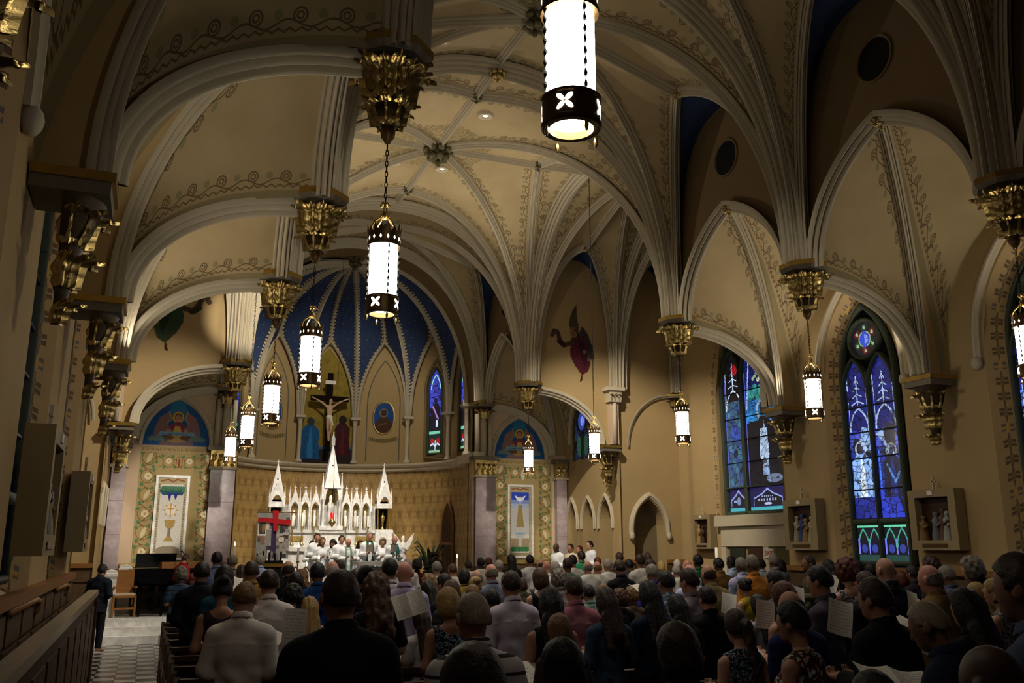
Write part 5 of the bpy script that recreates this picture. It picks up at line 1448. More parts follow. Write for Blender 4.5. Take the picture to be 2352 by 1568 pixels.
def hand(m):
    """curled hand holding the edge of a booklet: palm, four fingers, thumb"""
    w = np.array([WR[0]*m, WR[1], WR[2]]); f = np.array([-.35*m, .92, .12]); f /= np.linalg.norm(f); s = np.array([-m*.92, -.35, 0.]); u = np.array([0, 0, 1.])
    P = [('c', tuple(w), tuple(w+f*.05+u*.0), .026, .03), ('c', tuple(w+f*.05+s*.016), tuple(w+f*.085+s*.022), .02, .018), ('c', tuple(w+f*.05-s*.016), tuple(w+f*.085-s*.02), .02, .018)]
    for i, L in enumerate((.030, .036, .033, .025)):
        b0 = w+f*.088+s*(.024-.0165*i); k1 = b0+f*L+u*.012; k2 = k1+f*L*.35-u*.0-s*0+u*.028; 
        P += [('c', tuple(b0), tuple(k1), .0095, .009), ('c', tuple(k1), tuple(k2), .0088, .0075)]
    t0 = w+f*.03+s*.028; P += [('c', tuple(t0), tuple(t0+f*.035+s*.016+u*.016), .012, .0105), ('c', tuple(t0+f*.035+s*.016+u*.016), tuple(t0+f*.06+s*.006+u*.022), .0105, .008)]
    return P
SKINM = objcol('skin', .55, .10, 6., .05, .35); HAIRM = None
def hairpat(nt, col, c):
    co = coord(nt); mp = nt.nodes.new('ShaderNodeMapping'); mp.inputs['Scale'].default_value = (60, 60, 7); nt.links.new(co, mp.inputs[0])
    n = noise(nt, 1.5, mp.outputs[0], 4)
    dk = nt.nodes.new('ShaderNodeMix'); dk.data_type = 'RGBA'; dk.blend_type = 'MULTIPLY'; nt.links.new(n.k, dk.inputs[0]); nt.links.new(c, dk.inputs[6]); dk.inputs[7].default_value = (.35, .33, .3, 1)
    return dk.outputs[2]
HAIRM = objcol('hair', .5, .2, 30., .4, .25, hairpat)
CLOTH = objcol('cloth', .85, .15, 7., .35, .15)
def p_stripe(nt, col, c):
    _, _, z = sep(nt, coord(nt)); s = (z/.085).fr(); return mix(nt, s.lt(.2), col, srgb('#3a3432'))
def p_check(nt, col, c):
    x, y, z = sep(nt, coord(nt)); return mix(nt, ((x/.022).fr().lt(.4)).mxm((z/.022).fr().lt(.4))*.5, col, srgb('#3f3f66'))
def p_floral(nt, col, c):
    v = nt.nodes.new('ShaderNodeTexVoronoi'); v.inputs['Scale'].default_value = 26; nt.links.new(coord(nt), v.inputs['Vector']); n = noise(nt, 18, det=2)
    a = mix(nt, ((n*22).sin()).gt(.55), col, srgb('#b9b4a8')); return mix(nt, X(nt, v.outputs['Distance']).lt(.22), a, srgb('#8f1420'))
def p_floralb(nt, col, c):
    n = noise(nt, 24, det=2); a = mix(nt, ((n*26).sin()).gt(.6), col, srgb('#7fa3a8')); return mix(nt, ((n*13).sin()).gt(.85), a, srgb('#5a2a3a'))
def p_lace(nt, col, c):
    n = noise(nt, 40, det=2); return mix(nt, ((n*30).sin()).gt(.3), col, srgb('#b4aeb0'))
def p_plaid(nt, col, c):
    x, y, z = sep(nt, coord(nt)); return mix(nt, ((x/.06).fr().lt(.3)).mxm((z/.06).fr().lt(.3))*.6, col, srgb('#c8d0dc'))
def p_camo(nt, col, c):
    n = noise(nt, 9, det=2); return mix(nt, n.gt(.52), col, srgb('#6a7a92'))
PATS = {'': CLOTH, 'stripe': objcol('striped_cloth', .85, .1, 6., .3, .15, p_stripe), 'check': objcol('checked_cloth', .85, .1, 6., .3, .15, p_check), 'floral': objcol('red_floral_cloth', .8, .1, 6., .25, .15, p_floral), 'floralb': objcol('blue_floral_cloth', .8, .1, 6., .25, .15, p_floralb), 'lace': objcol('lace_cloth', .85, .1, 6., .25, .1, p_lace), 'plaid': objcol('plaid_cloth', .85, .1, 6., .3, .1, p_plaid), 'camo': objcol('mottled_cloth', .85, .1, 6., .3, .1, p_camo)}
BODY = {}
LO, HI = (-.36, -.30, -.01), (.36, .38, 1.80)
HG = .015
def body_mesh(fem, b):
    k = (fem, b)
    if k not in BODY:
        hp, hf = head_prims(b, fem)
        pr = torso_prims(fem)+arm_prims(fem)+leg_prims(fem)+[('c', (.10*m, -.03, .05), (.11*m, .14, .035), .042, .034) for m in (-1, 1)]
        f1 = field(pr, .04); f2 = field(hp, .025); f3 = field(hf, .012)
        g = lambda X_, Y_, Z_: smin(f1(X_, Y_, Z_), f2(X_, Y_, Z_), .02)
        A = surfnets(g, (-.36, -.26, -.01), (.36, .38, 1.53), HG)
        g2 = lambda X_, Y_, Z_: np.maximum(smin(f2(X_, Y_, Z_), f3(X_, Y_, Z_), .008), 1.47-Z_)
        Bm = surfnets(g2, (-.12, -.13, 1.44), (.12, .24, 1.80), .009)
        g3 = lambda X_, Y_, Z_: np.maximum(g(X_, Y_, Z_), Z_-1.50)
        A = surfnets(g3, (-.36, -.26, -.01), (.36, .38, 1.52), HG)
        parts = [A, Bm]
        for m in (-1, 1): parts.append(surfnets(field(hand(m), .006), tuple(np.array([WR[0]*m, WR[1], WR[2]])-np.array([.09, .05, .07])), tuple(np.array([WR[0]*m, WR[1], WR[2]])+np.array([.09, .19, .11])), .0055))
        BODY[k] = mesh_from('person_body', parts, SKINM)
    return BODY[k]
CL = {}
def cut(f, *conds):
    def g(X_, Y_, Z_):
        D = f(X_, Y_, Z_)
        for c_ in conds: D = np.maximum(D, c_(X_, Y_, Z_))
        return D
    return g
def cloth_mesh(kind, fem):
    k = (kind, fem)
    if k in CL: return CL[k]
    neckcut = lambda X_, Y_, Z_: .066-np.sqrt(X_**2+(Y_+.005)**2+((Z_-1.52)*.55)**2)
    hem = lambda z: (lambda X_, Y_, Z_: z-Z_)
    lo, hi = (-.37, -.28, .5), (.37, .36, 1.6)
    if kind in ('long', 'short', 'sleeveless', 'scoop', 'jacket'):
        g = .035 if kind == 'jacket' else .017
        pr = torso_prims(fem, g)
        if kind in ('long', 'jacket'): pr += arm_prims(fem, g*.9, 1.86 if kind == 'jacket' else 1.6)
        if kind == 'short': pr += arm_prims(fem, .022, .72)
        if kind == 'jacket': pr += [('c', (0, -.01, .80), (0, 0, 1.1), .19, .17)]
        f = field(pr, .03)
        wr_ = lambda X_, Y_, Z_: .0*X_
        base = f
        def f(X_, Y_, Z_, base=base): return base(X_, Y_, Z_)+.010*np.sin(X_*34+Z_*11+np.sin(Z_*17)*1.2)*np.exp(-((Z_-1.04)/.17)**2)-.006*np.exp(-((Z_-1.335+abs(X_)*.12)/.006)**2)*(Y_<0)+.004*np.sin(Z_*45+X_*14)*np.exp(-((Z_-.98)/.1)**2)
        conds = [neckcut, hem(.78 if kind == 'jacket' else .90)]
        if kind in ('sleeveless', 'scoop'):
            conds.append(lambda X_, Y_, Z_: np.minimum(.0*X_+1, np.where(Z_ > 1.16, abs(X_)-(.155 if fem else .165), -1)))
        if kind == 'scoop': conds.append(lambda X_, Y_, Z_: .115-np.sqrt(X_**2+((Y_+.06)*.8)**2+((Z_-1.50)*1.0)**2))
        A = surfnets(cut(f, *conds), (lo[0], lo[1], .74), hi, .013)
        parts = [A]
        if kind in ('long', 'short', 'jacket'):
            r0 = .074 if not fem else .066
            col = lambda X_, Y_, Z_: np.maximum(abs(np.sqrt(X_**2+((Y_+.008)*.95)**2)-(r0+(1.50-Z_)*.35))-.008, abs(Z_-1.508+Y_*.3)-.024)
            parts.append(surfnets(col, (-.14, -.14, 1.41), (.14, .14, 1.55), .009))
    elif kind in ('trousers',):
        A = surfnets(cut(field(leg_prims(fem, .022)+[('e', (0, 0, .95), (.175, .13, .15))], .03), lambda X_, Y_, Z_: Z_-1.0, lambda X_, Y_, Z_: .06-Z_), (-.26, -.22, .02), (.26, .22, 1.03), .018); parts = [A]
    elif kind in ('robe', 'hoodrobe'):
        pr = torso_prims(fem, .03)+[('c', (0, 0, .14), (0, 0, .9), .235, .165)]
        for m in (-1, 1): pr += [('c', (.185*m, -.01, 1.37), (.235*m, -.03, 1.12), .062, .062), ('c', (.235*m, -.03, 1.12), (.13*m, .2, 1.13), .062, .072), ('c', (.14*m, .17, 1.10), (.15*m, .15, 1.0), .05, .03)]
        if kind == 'hoodrobe': pr += [('c', (-.07, -.085, 1.46), (.07, -.085, 1.46), .05, .05), ('e', (0, -.12, 1.38), (.10, .05, .1))]
        base = field(pr, .035)
        def f(X_, Y_, Z_, base=base):
            a = np.arctan2(Y_, X_); return base(X_, Y_, Z_)+.014*np.sin(a*11)*np.clip((1.0-Z_)/.6, 0, 1)
        A = surfnets(cut(f, neckcut, lambda X_, Y_, Z_: .06-Z_), (-.40, -.32, .02), (.40, .38, 1.56), .016); parts = [A]
    elif kind == 'skirt':
        A = surfnets(cut(field([('c', (0, 0, .5), (0, 0, .95), .24, .15)], .03), lambda X_, Y_, Z_: Z_-1.02, lambda X_, Y_, Z_: .5-Z_), (-.3, -.3, .45), (.3, .3, 1.05), .02); parts = [A]
    elif kind in ('stole', 'stolewide'):
        w_ = .035 if kind == 'stole' else .06
        rob = cloth_field_robe(fem)
        f = lambda X_, Y_, Z_: np.maximum(np.maximum(rob(X_, Y_, Z_)-.010, -(rob(X_, Y_, Z_)+.012)), np.where(Y_ > -.02, np.abs(np.abs(X_)-(.085-(np.clip(Z_-1.3, 0, 1))*.12))-w_, np.maximum(np.abs(np.sqrt(X_**2+(Z_-1.50)**2)-.10)-w_, -.0*Z_-1)))
        A = surfnets(cut(f, lambda X_, Y_, Z_: .62-Z_), (-.3, -.25, .6), (.3, .33, 1.58), .011); parts = [A]
    CL[k] = mesh_from(kind, parts, CLOTH); return CL[k]
def cloth_field_robe(fem):
    pr = torso_prims(fem, .03)+[('c', (0, 0, .14), (0, 0, .9), .235, .165)]
    return field(pr, .035)
HR = {}
def hair_mesh(kind):
    """in upright head coordinates; the object is rotated about the neck for a bowed head"""
    if kind in HR: return HR[kind]
    cap = lambda g: (lambda X_, Y_, Z_: smin(elld(X_, Y_, Z_, (0, .008, 1.662), (.078+g, .094+g, .10+g)), elld(X_, Y_, Z_, (0, -.005, 1.62), (.074+g, .085+g, .10+g)), .02))
    face = lambda X_, Y_, Z_: -(( -Y_+.055)+np.clip(Z_-1.70, 0, 1)*1.6+np.clip(1.70-Z_, 0, .2)*-.45)      # cut away in front of the hairline
    def lump(a, s=40.): return lambda X_, Y_, Z_: a*(np.sin(X_*s+1)*np.sin(Y_*s*1.1+2)*np.sin(Z_*s*.9))
    fc = lambda X_, Y_, Z_: Y_-(.045+np.clip(Z_-1.69, 0, .2)*.9)
    h = .0085; lo, hi = [-.17, -.2, 1.5], [.17, .16, 1.82]
    if kind == 'short': f = cut(lambda X_, Y_, Z_: cap(.015)(X_, Y_, Z_)+lump(.003, 70)(X_, Y_, Z_)+np.clip(1.63-Z_, 0, .05)*.22, fc, lambda X_, Y_, Z_: 1.585+np.clip((Y_+.055)/.05, 0, 1)*.058-Z_)
    elif kind == 'thin': f = cut(lambda X_, Y_, Z_: cap(.008)(X_, Y_, Z_)+np.clip(1.63-Z_, 0, .05)*.15, fc, lambda X_, Y_, Z_: 1.59+np.clip((Y_+.055)/.05, 0, 1)*.055-Z_)
    elif kind == 'fringe': f = cut(lambda X_, Y_, Z_: cap(.010)(X_, Y_, Z_)+lump(.003, 60)(X_, Y_, Z_), lambda X_, Y_, Z_: Y_-.03, lambda X_, Y_, Z_: 1.58-Z_+np.clip(Y_+.02, 0, .1)*.9, lambda X_, Y_, Z_: Z_-1.672+np.clip(-Y_-.06, -.1, .05)*-.3)
    elif kind == 'curly': f = cut(lambda X_, Y_, Z_: cap(.04)(X_, Y_, Z_)+lump(.013, 62)(X_, Y_, Z_), fc, lambda X_, Y_, Z_: 1.545-Z_)
    elif kind == 'bob': f = cut(lambda X_, Y_, Z_: smin(cap(.024)(X_, Y_, Z_), elld(X_, Y_, Z_, (0, -.02, 1.57), (.10, .085, .085)), .03)+lump(.003, 50)(X_, Y_, Z_), fc, lambda X_, Y_, Z_: 1.495-Z_); lo[2] = 1.46
    elif kind in ('long', 'wavy'):
        a = .0 if kind == 'long' else .012
        def f0(X_, Y_, Z_):
            b = smin(cap(.02)(X_, Y_, Z_), rcone(X_, Y_, Z_, (0, -.05, 1.60), (0, -.115, 1.34), .085, .07)*1., .04)
            b = smin(b, rcone(X_, Y_, Z_, (.055, -.07, 1.5), (.075, -.13, 1.22), .05, .035), .03); b = smin(b, rcone(X_, Y_, Z_, (-.055, -.07, 1.5), (-.075, -.13, 1.22), .05, .035), .03)
            if kind == 'wavy': b = b-.016
            return b+lump(a, 48)(X_, Y_, Z_)+.004*np.sin(X_*120)
        f = cut(f0, fc); lo = [-.2, -.24, 1.14]; hi[0] = .2; h = .0105
    elif kind == 'bun':
        f = lambda X_, Y_, Z_: smin(cut(cap(.016), fc, lambda X_, Y_, Z_: 1.575-Z_+np.clip(Y_+.02, 0, .1)*.9)(X_, Y_, Z_), elld(X_, Y_, Z_, (0, -.10, 1.70), (.055, .05, .05))+lump(.006, 70)(X_, Y_, Z_), .012)
    elif kind == 'pony':
        f = lambda X_, Y_, Z_: smin(smin(cut(cap(.016), fc, lambda X_, Y_, Z_: 1.575-Z_+np.clip(Y_+.02, 0, .1)*.9)(X_, Y_, Z_), elld(X_, Y_, Z_, (0, -.115, 1.64), (.04, .04, .04)), .012), rcone(X_, Y_, Z_, (0, -.13, 1.62), (0, -.15, 1.28), .045, .03)+lump(.01, 55)(X_, Y_, Z_), .015)
        lo = [-.17, -.24, 1.2]; h = .0095
    elif kind == 'veil':
        f = cut(lambda X_, Y_, Z_: smin(cap(.02)(X_, Y_, Z_), rcone(X_, Y_, Z_, (0, -.03, 1.62), (0, -.06, 1.30), .095, .15), .03), fc); lo = [-.24, -.26, 1.14]; hi[0] = .24; h = .012
    HR[kind] = mesh_from('hair', [surfnets(f, lo, hi, h)], HAIRM); return HR[kind]
EYE = None
def person(loc, rz, H, fem, bow, skin, hair, haircol, top, topcol, pat='', bottom='trousers', botcol='#15151b', label='', group=None, cat='person', stole=None, face=False, name='person', beard=None):
    """facing +Y before rotation, feet at loc"""
    s = H/(1.762-.10*bow**1.2)
    p = empty(name, loc, rz, label, cat, group); p.scale = (s, s, s)
    def child(nm, me, col, mat=None):
        o = bpy.data.objects.new(nm, me); link(o, p); c = srgb(col)
        if mat is not None and min(c) > .22: c = tuple(min(.8, x*1.55) for x in c)
        c = tuple(c); o.color = (*c, 1)
        if mat is not None: o.material_slots[0].link = 'OBJECT'; o.material_slots[0].material = mat
        return o
    child('body', body_mesh(fem, bow), skin)
    t = child({'long': 'shirt', 'short': 'shirt', 'sleeveless': 'sleeveless_top', 'scoop': 'sleeveless_top', 'jacket': 'jacket', 'robe': 'robe', 'hoodrobe': 'hooded_robe'}[top], cloth_mesh(top, fem), topcol, PATS[pat])
    if top not in ('robe', 'hoodrobe'): child('trousers' if bottom == 'trousers' else 'skirt', cloth_mesh(bottom, fem), botcol)
    if stole: child('stole', cloth_mesh('stolewide' if stole[0] == '+' else 'stole', fem), stole.lstrip('+'))
    if hair != 'bald':
        h = child('veil' if hair == 'veil' else 'hair', hair_mesh(hair), haircol)
        Mx = Matrix.Translation(Vector(NECK)) @ Matrix.Rotation(-bow, 4, 'X') @ Matrix.Translation(-Vector(NECK)); h.matrix_local = Mx
    if face:
        for m in (-1, 1):
            e = MB().ell(bowed((.03*m, .098, 1.645), bow), (.011, .008, .007), 6, 4).build('eye', M.dark, p, True)
        MB().tube([bowed((-.022, .108, 1.582), bow), bowed((0, .113, 1.584), bow), bowed((.022, .108, 1.582), bow)], .0045, 5).build('lips', FLESHL, p, True)
        if beard: child('beard', beard_mesh(bow), beard)
    return p
FLESHL = plain('lip_colour', '#8a4a40', .5)
def beard_mesh(b):
    k = ('beard', b)
    if k not in HR: HR[k] = mesh_from('beard', [surfnets(field([('e', bowed((0, .082, 1.572), b), (.05, .035, .045))], .01), (-.08, -.0, 1.45), (.08, .2, 1.66), .009)], HAIRM)
    return HR[k]
def atpx(px, py, depth):
    d = FW+RT*((px-1176)/F_PX)+UP*((784-py)/F_PX); return CAM+d*depth
# carved figure of the crucifix
yb = yy-.05
def carve():
    z = 6.72; P = [('e', (0, yb, 6.30), (.10, .07, .17)), ('e', (0, yb, 6.12), (.085, .065, .10)), ('e', (.02, yb-.04, 6.60), (.055, .065, .085)), ('c', (0, yb, 6.40), (.01, yb-.02, 6.56), .04, .035), ('c', (-.09, yb, 6.42), (.09, yb, 6.42), .045, .045)]
    for m in (-1, 1): P += [('c', (.10*m, yb, 6.43), (.30*m, yb, 6.58), .036, .03), ('c', (.30*m, yb, 6.58), (.55*m, yb+.02, 6.70), .028, .02), ('e', (.58*m, yb+.02, 6.71), (.04, .02, .03)), ('c', (.05*m, yb, 6.04), (.055*m, yb-.06, 5.72), .055, .042), ('c', (.055*m, yb-.06, 5.72), (.015*m, yb, 5.40), .04, .026), ('c', (.015*m, yb, 5.40), (.01*m, yb-.04, 5.31), .025, .02)]
    return P
me = mesh_from('carved_figure', [surfnets(field(carve(), .025), (-.66, yb-.16, 5.25), (.66, yb+.12, 6.74), .014)], FLESH); link(bpy.data.objects.new('carved_figure', me), cf)
me = mesh_from('loincloth', [surfnets(field([('e', (0, yb-.01, 6.08), (.11, .085, .08)), ('c', (.05, yb-.03, 6.0), (.11, yb-.04, 5.82), .05, .03)], .02), (-.2, yb-.15, 5.75), (.2, yb+.12, 6.2), .013)], M.paper); link(bpy.data.objects.new('loincloth', me), cf)
me = mesh_from('carved_hair', [surfnets(field([('e', (.02, yb-.015, 6.62), (.063, .065, .085))], .02), (-.1, yb-.12, 6.5), (.12, yb+.1, 6.74), .012)], plain('carved_brown', '#3a2618', .7)); link(bpy.data.objects.new('carved_hair', me), cf)
